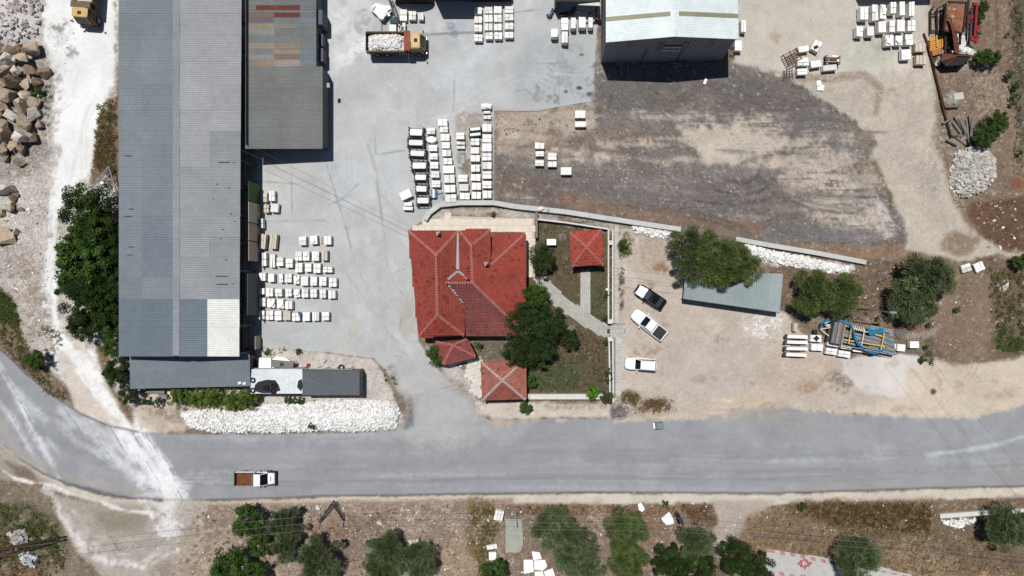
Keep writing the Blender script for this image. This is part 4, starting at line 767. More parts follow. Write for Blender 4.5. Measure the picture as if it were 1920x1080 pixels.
pavilion('garden_gazebo', [(1069, 436), (1126, 433), (1130, 496), (1073, 500)], (1099, 464, 3.9), 'square red tiled gazebo in the garden with mortared hips', 'gazebo', [(170, 76, 60)], 2.6)
pavilion('pink_pavilion', [(901, 678), (984, 674), (985, 749), (904, 751)], (942, 713, 4.0), 'square pinkish tiled pavilion with pale hips at the garden south-west corner', 'pavilion', [(168, 102, 88), (170, 106, 90), (152, 86, 78), (164, 100, 88)], 2.7, cap=((196, 170, 158), (212, 204, 194)))
pavilion('porch_roof', [(817, 641), (875, 636), (891, 668), (831, 683)], (850, 647, 3.3), 'small skewed red tiled porch roof south of the house', 'porch', [(140, 74, 66)], 2.4)
MB().slab([P(x, y, .8) for x, y in ((838, 681), (888, 668), (890, 673), (842, 687))], .7).build('marble_bench', WHITE, label='long white marble bench under the porch roof edge', cat='bench')

# ---------------------------------------------------------------- carport
t = thing('carport', P(1375, 550), 'pale green-grey corrugated carport roof on posts, partly under the large tree', 'carport')
A_, B_, C3, D_ = (1285, 508, 2.8), (1468, 513, 2.8), (1462, 586, 2.3), (1281, 560, 2.3)
lp = lambda a, b, f: tuple(x + (y - x) * f for x, y in zip(a, b))
for i in range(8):
    f0, f1 = i / 8, (i + 1) / 8; mb = MB(); corr(mb, P(*lp(A_, B_, f0)), P(*lp(D_, C3, f0)), P(*lp(D_, C3, f1)), P(*lp(A_, B_, f1)), .26, .025, vary(C(158, 170, 170), .04)); mb.build('roof_sheet', METAL, t)
for f in (0.02, .25, .5, .75, .98):
    for a, b in ((A_, B_), (D_, C3)):
        q = lp(a, b, f); MB().beam(P(*gnd(*q)), P(*q) - Vector((0, 0, .1)), .1).build('post', STEEL, t)
for a, b in ((A_, B_), (D_, C3)): MB().beam(P(*a) - Vector((0, 0, .15)), P(*b) - Vector((0, 0, .15)), .12, .15).build('roof_beam', STEEL, t)
# ---------------------------------------------------------------- dark sheds at the top edge
mb = MB()
t = thing('vaulted_shed', P(770, -5), 'dark vaulted shed end at the top edge west of the deep shadow', 'shed')
def vault(t, x0, x1, y0, y1, h, mat, rib=True):
    n = 10; mb = MB(); r0 = []; r1 = []
    for i in range(n + 1):
        f = i / n; z = .3 + h * math.sin(math.pi * f) ** .6; r0.append(P(*gnd(x0 + (x1 - x0) * f, y0, 0), 0) + Vector((0, 0, z))); r1.append(P(*gnd(x0 + (x1 - x0) * f, y1, 0), 0) + Vector((0, 0, z)))
    r0 += [P(x1, y0), P(x0, y0)]; r1 += [P(x1, y1), P(x0, y1)]; mb.hull(r0, r1); mb.build('vault_shell', mat, t)
    for k in range(6):
        f = k / 5; a = [p.lerp(q, f) + Vector((0, 0, .06)) for p, q in zip(r0[:n + 1], r1[:n + 1])]; m2 = MB()
        for p, q in zip(a, a[1:]): m2.beam(p, q, .12, .1)
        m2.build('vault_rib', STEEL, t)
DK = M('dark_membrane', C(60, 60, 54), .85, noise=(1, .2))
vault(t, 742, 815, -66, 8, 3.2, DK)
t = thing('vaulted_shed', P(920, -8), 'dark vaulted shed end at the top edge east of the deep shadow', 'shed'); vault(t, 884, 962, -66, 4, 3.0, DK)
t = thing('north_hall', P(845, -30), 'dark flat-roofed building just beyond the top edge casting the deep shadow', 'building')
g = [P(x, y) for x, y in ((816, -66), (883, -66), (883, 3), (816, 3))]; MB().slab([p + Vector((0, 0, 8.0)) for p in g], 8.0).build('wall', DWALL, t); MB().slab([p + Vector((0, 0, 8.2)) for p in g], .18).build('roof', GREYP, t)
t = thing('east_hall', P(1680, -30), 'building beyond the top edge casting the dark strip over the north-east pad', 'building')
g = [P(x, y) for x, y in ((1598, -66), (1732, -66), (1732, -16), (1598, -14))]; MB().slab([p + Vector((0, 0, 6.0)) for p in g], 6.0).build('wall', DWALL, t); MB().slab([p + Vector((0, 0, 6.2)) for p in g], .18).build('roof', GREYP, t)
t = thing('machine_shelter', P(1080, -6), 'dark machine shelter roof at the top edge beside the white hall', 'shelter')
g = [P(x, y, 3.5) for x, y in ((1041, -66), (1124, -66), (1124, 3), (1041, 3))]; MB().slab(g, .2).build('roof', DK, t)
mb = MB()
for p in ((1043, -60), (1122, -60), (1122, 2), (1043, 2)): q = gnd(*p, 3.5); mb.beam(P(*q), P(*q) + Vector((0, 0, 3.4)), .2)
mb.build('post', STEEL, t)
mb = MB(); mb.beam(P(1041, 0), P(1041, 22), .3, 2.5); mb.build('side_wall', DWALL, t)
# ---------------------------------------------------------------- walls, kerbs and paths
def wallline(nm, pts, wd, h, mat, label, cat, step=60, part='wall_segment', cap=None):
    c = pts[len(pts) // 2]; t = thing(nm, P(*c), label, cat); seg = []
    for a, b in zip(pts, pts[1:]):
        L = math.hypot(b[0] - a[0], b[1] - a[1]); n = max(1, round(L / step))
        seg += [((a[0] + (b[0] - a[0]) * i / n, a[1] + (b[1] - a[1]) * i / n), (a[0] + (b[0] - a[0]) * (i + 1) / n, a[1] + (b[1] - a[1]) * (i + 1) / n)) for i in range(n)]
    for a, b in seg:
        p, q = P(*a, h), P(*b, h); d = (q - p).normalized(); nn = Vector((-d.y, d.x, 0)) * wd / 2; q2 = q - d * .012; hh = h + jit(.012)
        MB().slab([Vector((v.x, v.y, hh)) for v in (p - nn, q2 - nn, q2 + nn, p + nn)], hh + .05).build(part, mat, t)
    return t
wallline('retaining_wall', [(796, 412), (805, 398), (824, 384), (862, 380), (926, 380), (965, 387), (1060, 397), (1150, 411), (1277, 430)], .66, .75, CONC, 'pale concrete retaining wall curving from the yard to the large feathery tree', 'wall')
wallline('retaining_wall', [(1380, 448), (1440, 459), (1530, 474), (1625, 492)], .62, .6, CONC, 'pale concrete retaining wall running east behind the carport', 'wall')
wallline('garden_wall', [(1008, 411), (1060, 417), (1140, 429)], .22, .9, CONCW, 'thin white garden wall along the north side of the gazebo lawn', 'wall')
wallline('garden_wall', [(1006, 398), (1006, 446)], .3, 1.2, LOGM, 'narrow grey-brown wall between terrace and gazebo lawn', 'wall')
wallline('garden_wall', [(1141, 430), (1141, 606)], .2, 1.0, CONCW, 'inner white wall of the hedge strip north of the garden gate', 'wall')
wallline('garden_wall', [(1149, 430), (1149, 606)], .2, .5, CONCW, 'outer low white wall of the hedge strip north of the garden gate', 'wall')
wallline('garden_wall', [(1142, 634), (1144, 737)], .2, 1.0, CONCW, 'inner white wall of the hedge strip south of the garden gate', 'wall')
wallline('garden_wall', [(1149, 634), (1150, 755)], .2, .5, CONCW, 'outer low white wall of the hedge strip south of the garden gate', 'wall')
wallline('garden_wall', [(986, 744), (1073, 744), (1130, 744)], .72, .8, CONCW, 'thick white garden wall along the south side facing the road', 'wall')
wallline('stone_barrier', [(1763, 968), (1850, 962), (1925, 958)], .6, .5, CONCW, 'white concrete channel wall at the bottom right corner', 'wall')
for i, (x, y) in enumerate([(989, 743), (1144, 603), (1144, 636), (1144, 455)]):
    MB().slab([P(x + a, y + b, 1.15) for a, b in ((-4, -4), (4, -4), (4, 4), (-4, 4))], 1.15).build('gate_pillar', CONCW, label=['white pillar at the west end of the southern garden wall', 'white pillar on the north side of the garden gate', 'white pillar on the south side of the garden gate', 'white pillar set in the northern hedge strip'][i], cat='pillar')
PAV = M('concrete_pavers', attr=True, rough=.9, noise=((1.2, .08), (9, .08)))
def pavers(name, poly, z, ang, c, size=(.45, .28), lim=300, parent=None, base=(150, 146, 138), var=.07):
    """laid blocks: one slab of bedding and the blocks, joints open between them"""
    g = [P(*p) for p in poly]; bed = MB().slab([v + Vector((0, 0, z)) for v in g], .1, C(*base)).build(name, PAV, parent)
    if parent is None: bed['kind'] = 'structure'
    a = math.radians(ang); u = Vector((math.cos(a), math.sin(a), 0)); v = Vector((-u.y, u.x, 0)); us = [p.dot(u) for p in g]; vs_ = [p.dot(v) for p in g]; xs = np.array([(p.x, p.y) for p in g]); mb = MB()
    V = min(vs_); r = 0
    while V < max(vs_):
        U = min(us) - (r % 2) * size[0] / 2
        while U < max(us):
            c_ = u * (U + size[0] / 2) + v * (V + size[1] / 2)
            if sdf(np.array([c_.x]), np.array([c_.y]), [tuple(q) for q in xs])[0] > -.05:
                cc = c(c_) if callable(c) else c; mb.box(c_ + Vector((0, 0, z + .02)), (size[0] - .025, size[1] - .025, .05), a, vary(C(*cc), var))
            U += size[0]
        V += size[1]; r += 1
    mb.build('paving_block', PAV, bed, kind='stuff', org=ORG[bed.name]); return bed
pavers('garden_path', [(1000, 522), (1022, 518), (1062, 560), (1098, 583), (1141, 612), (1141, 634), (1122, 628), (1040, 575)], .02, -38, (190, 187, 178))
pavers('gazebo_path', [(1089, 507), (1107, 507), (1106, 588), (1088, 576)], .03, 90, (198, 195, 188))
pavers('gate_apron', [(1142, 609), (1172, 606), (1172, 632), (1142, 633)], .02, 0, (190, 188, 182), (.6, .6))
pavers('outer_walk', [(1151, 634), (1164, 634), (1166, 740), (1152, 742)], .02, 90, (198, 196, 190), (.9, .9))
pavers('outer_walk', [(1151, 430), (1156, 430), (1160, 606), (1151, 606)], .02, 90, (198, 194, 186), (.9, .6))
pavers('house_terrace', [(767, 431), (798, 416), (832, 405), (1002, 409), (1003, 520), (985, 520), (985, 436), (920, 430)], .02, 0, (232, 220, 204), (.9, .9), base=(206, 194, 178), var=.03)
pavers('marble_terrace', [(883, 668), (902, 668), (903, 745), (885, 742), (882, 710), (868, 700)], .02, 20, (226, 218, 208), (.8, .55), base=(190, 172, 156), var=.06)
def strip(c_):
    x, y = c_.x * S + NX, NY - c_.y * S
    t = (x - 1443) / 260; top = 1030 + 48 * t; d = y - top; e = y - (1075 + 30 * t)
    if (0 < d < 5 or -4 < e < 3) and int((x - 1443) / 9.5) % 2 == 0: return (196, 140, 140)
    for cx, cy in ((1508, 1056), (1715, 1085)):
        r = abs(x - cx) / 14 + abs(y - cy) / 11
        if .42 < r < 1: return (186, 104, 106)
    return (206, 204, 200)
pavers('paved_walk', [(1438, 1028), (1540, 1046), (1575, 1052), (1660, 1066), (1760, 1090), (1760, 1125), (1640, 1118), (1436, 1080)], .03, -11, strip, (.24, .24), base=(170, 168, 164), var=.03)
# hollow slab in the verge
t = thing('concrete_slab', P(963, 1003), 'mossy concrete slab lying in the verge beside the white crate', 'slab'); MB().slab([P(x, y, .35) for x, y in ((948, 973), (979, 974), (981, 1020), (976, 1034), (966, 1037), (948, 1034))], .3).build('slab', M('mossy_concrete', C(170, 174, 160), .95, noise=((1.5, .12), (8, .1))), t)
mb = MB(); mb.beam(P(969, 974, .4), P(970, 989, .9), .1); mb.build('lifting_bar', STEEL, t)
for i, (pts) in enumerate([[(982, 1050), (999, 1050), (1001, 1072), (982, 1076)], [(997, 1034), (1012, 1036), (1016, 1048), (1000, 1050)], [(1001, 1051), (1022, 1050), (1026, 1062), (1018, 1070), (1002, 1068)], [(1020, 1072), (1036, 1066), (1042, 1084), (1024, 1092)], [(1002, 1072), (1018, 1071), (1022, 1090), (1004, 1092)]]):
    MB().slab([P(x, y, .22 + jit(.05)) for x, y in pts], .2).build('paving_slab', WHITE, label=['westernmost', 'northernmost', 'middle', 'easternmost', 'southernmost'][i] + ' broken white slab in the patch beside the bottom trees', cat='slab', group='broken white slabs in the verge')

# ---------------------------------------------------------------- stacks of marble tiles
def layered(seed):
    rr = random.Random(seed); mb = MB(); n = 4
    for k in range(n):
        mb.box((rr.uniform(-.012, .012), rr.uniform(-.012, .012), (k + .5) / n), (.985 - rr.uniform(0, .02), .985 - rr.uniform(0, .02), 1 / n - .015))
    return mb.mesh('tile_stack', STACK)
LAY = [layered(i) for i in range(5)]
LAYC = []
for m_ in LAY[:2]:
    c_ = m_.copy(); c_.materials[0] = CREAM; LAYC.append(c_)
_pm = MB()
for y in (-.42, 0, .42): _pm.box((0, y, .3), (1, .12, .6))
for x in (-.4, -.13, .13, .4): _pm.box((x, 0, .8), (.16, 1, .36))
PALM = _pm.mesh('pallet', TIMBER)
LAYOUTS = [[(0, 0, 1, 1)], [(0, 0, .5, 1), (.5, 0, 1, 1)], [(0, 0, .5, .5), (.5, 0, 1, .5), (0, .5, .5, 1), (.5, .5, 1, 1)], [(0, 0, .5, 1), (.5, 0, 1, .5), (.5, .5, 1, 1)], [(0, 0, .33, 1), (.33, 0, .66, 1), (.66, 0, 1, 1)], [(0, 0, 1, .5), (0, .5, 1, 1)], [(0, 0, .5, .4), (.5, 0, 1, .4), (0, .4, 1, 1)]]
ORD = ['first', 'second', 'third', 'fourth', 'fifth', 'sixth', 'seventh', 'eighth', 'ninth', 'tenth', 'eleventh', 'twelfth']
def crate(x0, y0, x1, y1, label, group, h=.95, lay=None, rot=0, cream=False, messy=0., nm='tile_crate', cat='crate'):
    cx, cy = (x0 + x1) / 2, (y0 + y1) / 2; p = P(*gnd(cx, cy, h)); wx = (x1 - x0) / S * .975; wy = (y1 - y0) / S * .975
    t = thing(nm, (p.x, p.y, .04), label, cat, group, rz=math.radians(rot + jit(1.2)))
    lay = random.choice([0, 1, 1, 2, 2, 3, 5, 6]) if lay is None else lay
    link('pallet', PALM, t, sc=(wx * .98, wy * .98, .16))
    for (a, b, c, d) in LAYOUTS[lay]:
        hz = (h - .2) * (1 - random.random() * (.07 + messy)); g = .04
        link('tile_stack', random.choice(LAYC if cream else LAY), t, loc=(((a + c) / 2 - .5) * wx + jit(messy * .2), ((b + d) / 2 - .5) * wy + jit(messy * .2), .165), rot=(0, 0, jit(.01 + messy * .25)), sc=((c - a) * wx - g, (d - b) * wy - g, hz))
    if messy > .12:
        for k in range(2): MB_ = link('loose_slab', LAY[0], t, loc=(jit(.2) * wx, jit(.2) * wy, h - .02), rot=(jit(.04), jit(.04), jit(.8)), sc=(wx * .5, wy * .42, .08))
    return t
def rowof(lst, desc, group, order='from the left', **kw):
    n = len(lst)
    for i, r in enumerate(lst):
        lb = f'white tile crate, {ORD[i]} {order} in {desc}' if n > 1 else f'single white tile crate in {desc}'
        k = dict(kw)
        if len(r) > 4: k.update(r[4])
        crate(*r[:4], lb, group, **k)
G1_ = 'tile crates in the yard east of the centre'
rowof([(821, 223, 839, 236), (824, 237, 840, 248), (826, 250, 843, 264), (828, 266, 844, 278), (829, 280, 846, 293), (831, 296, 848, 308), (830, 310, 852, 325), (832, 327, 853, 343), (833, 346, 854, 361), (834, 364, 856, 379)], 'the column right of the barrel', G1_, 'from the top')
rowof([(800, 239, 816, 251), (804, 271, 820, 283), (805, 287, 821, 299), (806, 303, 822, 316), (808, 320, 824, 333), (809, 338, 826, 351)], 'the short column above the barrel', G1_, 'from the top', lay=6)
rowof([(855, 248, 871, 261), (856, 265, 872, 271, dict(h=.7)), (856, 273, 872, 279, dict(h=.7)), (858, 327, 877, 341), (861, 344, 879, 358), (862, 361, 881, 374)], 'the gapped third column from the gravel', G1_, 'from the top')
rowof([(882, 259, 899, 272), (882, 275, 899, 288), (882, 290, 900, 303), (883, 308, 900, 322), (883, 326, 901, 339), (884, 342, 902, 356), (884, 359, 902, 373)], 'the second-easternmost column', G1_, 'from the top')
rowof([(904, 232, 922, 247), (904, 251, 922, 267), (904, 268, 922, 284), (904, 286, 922, 301), (904, 303, 922, 317), (904, 320, 922, 335), (904, 339, 922, 353), (905, 357, 922, 372)], 'the easternmost column by the gravel', G1_, 'from the top')
rowof([(902, 194, 922, 204, dict(messy=.15)), (906, 208, 920, 213, dict(h=.6)), (906, 216, 921, 223, dict(h=.6))], 'the trio north of the easternmost column', G1_, 'from the top')
crate(749, 356, 772, 373, 'white tile crate turned aslant beside the column of racks', G1_, rot=24, lay=0, h=1.1); crate(757, 379, 773, 386, 'small white crate below the aslant crate, upper half', G1_, lay=0); crate(755, 387, 774, 394, 'small white crate below the aslant crate, lower half', G1_, lay=0)
G2_ = 'tile crates in the yard beside the long shed'
rowof([(560, 443, 574, 460), (581, 441, 595, 458, dict(messy=.2)), (600, 444, 605, 457, dict(h=.3, cream=True)), (607, 442, 621, 459)], 'the topmost short row of the west yard', G2_)
rowof([(553, 471, 566, 489), (567, 471, 580, 489, dict(messy=.15)), (584, 471, 598, 489, dict(messy=.15)), (603, 469, 614, 489, dict(cream=True))], 'the second row of the west yard', G2_)
rowof([(490, 473, 499, 499, dict(messy=.1)), (506, 476, 515, 502, dict(messy=.1)), (518, 482, 531, 499), (535, 485, 549, 502)], 'the row of four beside the shed shadow', G2_)
rowof([(553, 493, 567, 511), (571, 494, 584, 510), (587, 494, 601, 512), (605, 500, 623, 511, dict(lay=2))], 'the third row of the west yard', G2_)
rowof([(485, 511, 498, 527), (502, 513, 514, 529), (523, 513, 530, 530, dict(messy=.1)), (533, 513, 547, 530), (550, 516, 561, 533, dict(messy=.2)), (563, 518, 578, 536), (581, 518, 594, 536, dict(messy=.12)), (598, 519, 612, 536), (616, 521, 631, 538)], 'the long fourth row of the west yard', G2_)
rowof([(486, 540, 496, 552), (498, 540, 512, 556), (515, 541, 529, 556), (535, 541, 547, 556), (550, 542, 562, 558, dict(messy=.2)), (565, 541, 578, 558), (581, 542, 594, 558), (599, 543, 611, 559), (615, 544, 629, 560)], 'the long fifth row of the west yard', G2_)
rowof([(486, 558, 498, 575), (500, 560, 515, 577, dict(messy=.18)), (518, 561, 532, 579, dict(messy=.15)), (534, 564, 548, 580, dict(lay=1))], 'the sixth row of the west yard', G2_)
rowof([(485, 582, 496, 599), (498, 582, 512, 600, dict(messy=.12)), (514, 583, 528, 601), (530, 583, 545, 601, dict(cream=True)), (547, 586, 562, 602, dict(lay=2)), (567, 585, 581, 602), (585, 585, 598, 602, dict(lay=4)), (603, 585, 617, 601)], 'the southernmost row of the west yard', G2_)
rowof([(493, 361, 501, 379, dict(cream=True)), (504, 357, 515, 377)], 'the upper pair below the annex shadow', G2_); rowof([(494, 383, 504, 399, dict(cream=True)), (507, 381, 522, 398, dict(lay=0, rot=-5))], 'the lower pair below the annex shadow', G2_)
crate(487, 409, 493, 428, 'narrow white crate standing at the edge of the shed shadow', G2_, h=1.1)
for i, x in enumerate((486, 506)): crate(x, 438, x + 12, 467, f'grey-brown slab bundle, {"left" if i == 0 else "right"} one of the dusky pair beside the shed', G2_, rot=-6, h=1.1, cream=True, lay=4)
MB().slab([P(x, y, 1.05) for x, y in ((558, 584), (565, 585), (564, 590), (560, 592))], .1).build('blue_cloth', BLUEP, label='crumpled blue cloth on a crate in the southernmost row', cat='cloth')
G3_ = 'tile crates south of the dark vaulted sheds'
rowof([(889, 13, 904, 26), (908, 12, 924, 25), (926, 11, 941, 25), (946, 11, 963, 24)], 'the top row east of deep shadow', G3_)
rowof([(889, 30, 904, 43), (908, 27, 924, 41), (926, 27, 941, 41), (946, 26, 963, 38)], 'the second row east of deep shadow', G3_)
rowof([(889, 46, 904, 59), (908, 43, 924, 57), (926, 44, 941, 57), (946, 42, 963, 55)], 'the third row east of deep shadow', G3_)
rowof([(889, 64, 905, 77), (910, 60, 924, 73), (927, 60, 942, 73), (946, 59, 963, 71)], 'the lowest row east of deep shadow', G3_)
rowof([(749, 17, 763, 38, dict(messy=.1)), (766, 20, 780, 37), (784, 23, 794, 37, dict(lay=4))], 'the row under the west vaulted shed', G3_)
rowof([(729, 45, 743, 61, dict(lay=0)), (746, 44, 753, 60), (754, 42, 760, 60)], 'the row above the loaded dump truck', G3_)
MB().slab([P(x, y, .9) for x, y in ((729, 33), (747, 31), (748, 41), (741, 44), (732, 44))], .85).build('rubbish_skip', M('teal_skip', C(36, 84, 88), .7, noise=((2, .5), (6, .3))), label='small teal skip beside the white tarpaulin heap', cat='skip')
G4_ = 'large white crates beside the machine shelter'
rowof([(1052, 33, 1066, 56, dict(lay=5)), (1070, 32, 1080, 53, dict(lay=0)), (1085, 30, 1099, 52, dict(lay=0)), (1103, 32, 1112, 52, dict(lay=0))], 'the upper row by the machine shelter', G4_, h=1.5)
rowof([(1033, 53, 1046, 69, dict(lay=0)), (1053, 58, 1065, 80, dict(lay=1))], 'the lower row by the machine shelter', G4_, h=1.5)
G5_ = 'crates on the dark gravel'
rowof([(1078, 207, 1098, 221), (1078, 227, 1100, 238, dict(lay=0))], 'the pair near the gravel top edge', G5_, 'from the top')
rowof([(1003, 267, 1021, 279), (1004, 283, 1020, 293), (1003, 300, 1020, 311)], 'the left column on the gravel', G5_, 'from the top')
rowof([(1027, 286, 1044, 300), (1027, 302, 1044, 313, dict(lay=1))], 'the right column on the gravel', G5_, 'from the top')
crate(1051, 313, 1072, 328, 'lone white crate south-east of the group on the western gravel', G5_, lay=0)
G6_ = 'tile crates in the north-east corner'
rowof([(1613, 12, 1629, 37, dict(lay=3)), (1636, 7, 1648, 38, dict(messy=.12)), (1651, 7, 1663, 35, dict(messy=.2)), (1670, 3, 1681, 25), (1687, 2, 1698, 29), (1705, 2, 1715, 30)], 'the topmost row of the north-east corner', G6_, h=1.2)
rowof([(1606, 49, 1619, 68, dict(lay=3, messy=.1)), (1626, 49, 1640, 67), (1647, 39, 1662, 61, dict(lay=1)), (1668, 38, 1679, 60), (1682, 36, 1697, 59, dict(lay=1)), (1702, 37, 1717, 58, dict(lay=2))], 'the second row of the north-east corner', G6_, h=1.2)
rowof([(1661, 64, 1677, 85, dict(messy=.15)), (1680, 65, 1694, 84, dict(messy=.2)), (1698, 63, 1713, 84, dict(messy=.1))], 'the third row of the north-east corner', G6_, h=1.2)
crate(1690, 92, 1708, 112, 'white crate with loose slabs in front of the north-east rows', G6_, messy=.25)
crate(1716, 80, 1737, 97, 'grey-cream slab bundle beside the long rusty rail, upper one', G6_, cream=True, lay=4); crate(1718, 103, 1737, 121, 'grey-cream slab bundle beside the long rusty rail, lower one', G6_, cream=True, lay=4)
G7_ = 'crates loosely set on the north-east pad'
crate(1497, 86, 1517, 97, 'white crate beside the brown stake frame, upper left of the loose group', G7_, rot=9, lay=0); crate(1524, 75, 1539, 96, 'white crate turned aslant with a dark hole in its top', G7_, rot=-28, lay=3)
crate(1495, 108, 1517, 123, 'large white crate in the middle of the loose group', G7_, lay=6, rot=3, messy=.1); crate(1495, 128, 1514, 140, 'white crate at the bottom of the loose group', G7_, lay=5, rot=4); crate(1520, 113, 1540, 126, 'white crate split in two beside the black rack', G7_, lay=1, rot=8); crate(1543, 121, 1570, 132, 'long white crate below the black rack', G7_, lay=0, rot=5)
MB().box(P(1530, 88, 1.05), (.55, .35, .05), .3).build('black_sheet', BLK, label='small black sheet on the aslant crate', cat='sheet')
for i, p_ in enumerate([[(1531, 152), (1538, 150), (1541, 158), (1532, 163)], [(1533, 160), (1546, 159), (1544, 170), (1532, 169)]]): MB().slab([P(x, y, .2) for x, y in p_], .15).build('marble_slab', WHITE, label=('upper' if i == 0 else 'lower') + ' white slab of the pair south of the loose crates', cat='slab')
crate(1390, 37, 1399, 60, 'long white slab bundle standing beside the hall east wall', G6_, lay=1, h=1.1); crate(1378, 75, 1391, 95, 'white crate at the hall south-east corner', G6_, lay=1, h=1.1)
G8_ = 'crates beside the scaffold trailer'
for i, (a, b, c, d) in enumerate([(1475, 628, 1516, 635), (1473, 639, 1516, 645), (1472, 651, 1515, 657), (1472, 662, 1514, 669)]):
    t = crate(a, b, c, d, f'long narrow white slab beam, {ORD[i]} from the top of the four', G8_, h=1.0, lay=0, rot=-2, nm='slab_beam', cat='slab beam')
    MB().box((-1.55, .02, .85), (.35, .52, .25), -.2).build('end_block', STEEL, t, org=Vector((0, 0, 0))); MB().beam((-.6, -.35, .5), (.8, -.35, .5), .06).build('hand_rail', DRUST, t, org=Vector((0, 0, 0)))
crate(1488, 606, 1496, 622, 'cream upright block above the four long slab beams', G8_, lay=0, cream=True); crate(1519, 628, 1541, 641, 'white crate with a black diamond sheet on top', G8_, lay=5, rot=-2); crate(1521, 645, 1544, 658, 'white crate below the one with the black diamond', G8_, lay=1, rot=-3)
MB().box(P(1531, 634.5, 1.02), (.6, .6, .05), .8).build('black_sheet', BLK, label='black diamond-shaped sheet on a crate beside the slab beams', cat='sheet')
crate(1551, 638, 1573, 650, 'upper left white crate of the four beside the trailer', G8_, rot=-8, lay=1); crate(1548, 653, 1570, 665, 'lower left white crate of the four beside the trailer', G8_, rot=-8, lay=2); crate(1577, 643, 1598, 655, 'upper right white crate of the four beside the trailer', G8_, rot=-8, lay=6); crate(1572, 658, 1595, 670, 'lower right white crate of the four beside the trailer', G8_, rot=-8, lay=2)
crate(1668, 643, 1681, 657, 'untidy white stack at the east end of the trailer', G8_, messy=.3, rot=-8); crate(1682, 645, 1698, 659, 'low white crate two along from the trailer east end', G8_, lay=0, h=.6, rot=-4); crate(1706, 640, 1724, 653, 'white crate standing alone east of the trailer', G8_, lay=0)
crate(1803, 495, 1822, 510, 'left white slab pile beside the round eastern tree', G8_, rot=16, lay=2, h=.6, messy=.1); crate(1827, 492, 1846, 509, 'right white slab pile beside the round eastern tree', G8_, rot=24, lay=4, h=.6, messy=.1)
G9_ = 'crates in the southern verge'
crate(927, 957, 944, 977, 'grey-white crate aslant in the southern verge above the slab', G9_, rot=-14, lay=4); crate(916, 1035, 931, 1051, 'pale square crate in the southern verge', G9_, lay=0, h=.5); crate(911, 1022, 932, 1031, 'white sacks above the pale square crate', G9_, messy=.3, h=.6, rot=8); crate(767, 1012, 786, 1024, 'grey slatted bundle behind the southern tree pair', G9_, rot=8, lay=4, cream=True)

# ---------------------------------------------------------------- steel racks with leaning slabs
RACKS = [(768, 240, 792, 256), (766, 261, 793, 274), (769, 281, 796, 294), (773, 303, 799, 318), (778, 326, 799, 339), (780, 347, 800, 361), (782, 369, 804, 383)]
_f = MB()
for y in (-.45, -.15, .2, .45):
    for s_ in (-1, 1): _f.box((s_ * .93, y, .55), (.16, .06, 1.1)); 
    _f.box((0, y, .12), (2.1, .07, .1))
for s_ in (-1, 1): _f.box((s_ * .85, 0, .1), (.08, 1.1, .12)); _f.box((s_ * .85, -.3, 1.02), (.08, .7, .07))
_f.beam((-.8, -.62, .5), (.8, -.62, .5), .05); _f.beam((-.8, -.72, .12), (.8, -.72, .12), .06)
for x in (-.6, 0, .6): _f.beam((x, -.45, .3), (x, -.75, .12), .06)
FM = _f.mesh('rack_frame', STEEL); GST = M('grey_marble', C(236, 237, 238, 1.1), .6, rnd=.06, noise=((1., .06), (7, .05)))
_s = MB()
for k in range(7): _s.box((0, -.28 + k * .085, .62), (1.55 + .06 * (k % 3), .06, .92), m=Matrix.Rotation(math.radians(8), 3, 'X'))
_s.slab([Vector(v) for v in ((-.8, -.2, 1.1), (-.6, -.36, 1.1), (.6, -.36, 1.1), (.82, -.2, 1.1), (.8, .36, 1.12), (-.8, .36, 1.12))], .06)
SM_ = _s.mesh('slab_bundle', GST)
for i, (x0, y0, x1, y1) in enumerate(RACKS):
    p = P(*gnd((x0 + x1) / 2, (y0 + y1) / 2, 1.1)); t = thing('slab_rack', (p.x, p.y, .04), f'dark steel rack holding grey slabs, {ORD[i]} from the top of the rack column', 'slab rack', 'slab racks left of the tile crates', rz=math.radians(jit(2) - 1), sc=((x1 - x0) / 23.5, (y1 - y0) / 13.5, 1))
    link('rack_frame', FM, t, sc=(1.08, 1.25, 1)); link('slab_bundle', SM_, t)
for i, (x, y, w_) in enumerate([(891, 242, .85), (891, 252, .9)]):
    t = thing('slab_rack', P(*gnd(x, y, .9)), f'small rack with a pale slab, {"upper" if i == 0 else "lower"} of two above the second-easternmost column', 'slab rack', 'slab racks left of the tile crates', rz=.1, sc=(w_, .5, .9)); link('rack_frame', FM, t); link('slab_bundle', SM_, t)
for i, (x, y) in enumerate([(1012, 297), (1012, 314)]): pass
t = thing('slab_rack', P(1395, 66, .5), 'dark rack remains beside the hall south-east corner', 'slab rack', rz=1.5, sc=(.6, .6, .7)); t.location = P(*gnd(1374, 96, .6)); link('rack_frame', FM, t)
t = thing('black_rack', P(*gnd(1563, 111, 1)), 'black steel rack with brown bars and white slab scraps', 'rack', rz=-.05, sc=(1.0, 1.1, .9)); link('rack_frame', FM, t); MB().box((.1, 0, .9), (.9, .35, .2)).build('brown_bar', RUST, t, org=Vector((0, 0, 0))); MB().box((.2, .42, 1.0), (.9, .16, .1)).build('slab_scrap', WHITE, t, org=Vector((0, 0, 0))); MB().box((.7, -.1, 1.0), (.4, .3, .1)).build('slab_scrap', WHITE, t, org=Vector((0, 0, 0)))
t = thing('wall_bench', P(*gnd(1033, 455, .8)), 'white tile crate on a steel trestle on the gazebo lawn', 'trestle', sc=(.8, .7, .8)); t.location.z = 0; link('rack_frame', FM, t); MB().box((.08, .1, 1.05), (1.6, 1.2, .35)).build('tile_stack', WHITE, t, org=Vector((0, 0, 0)))
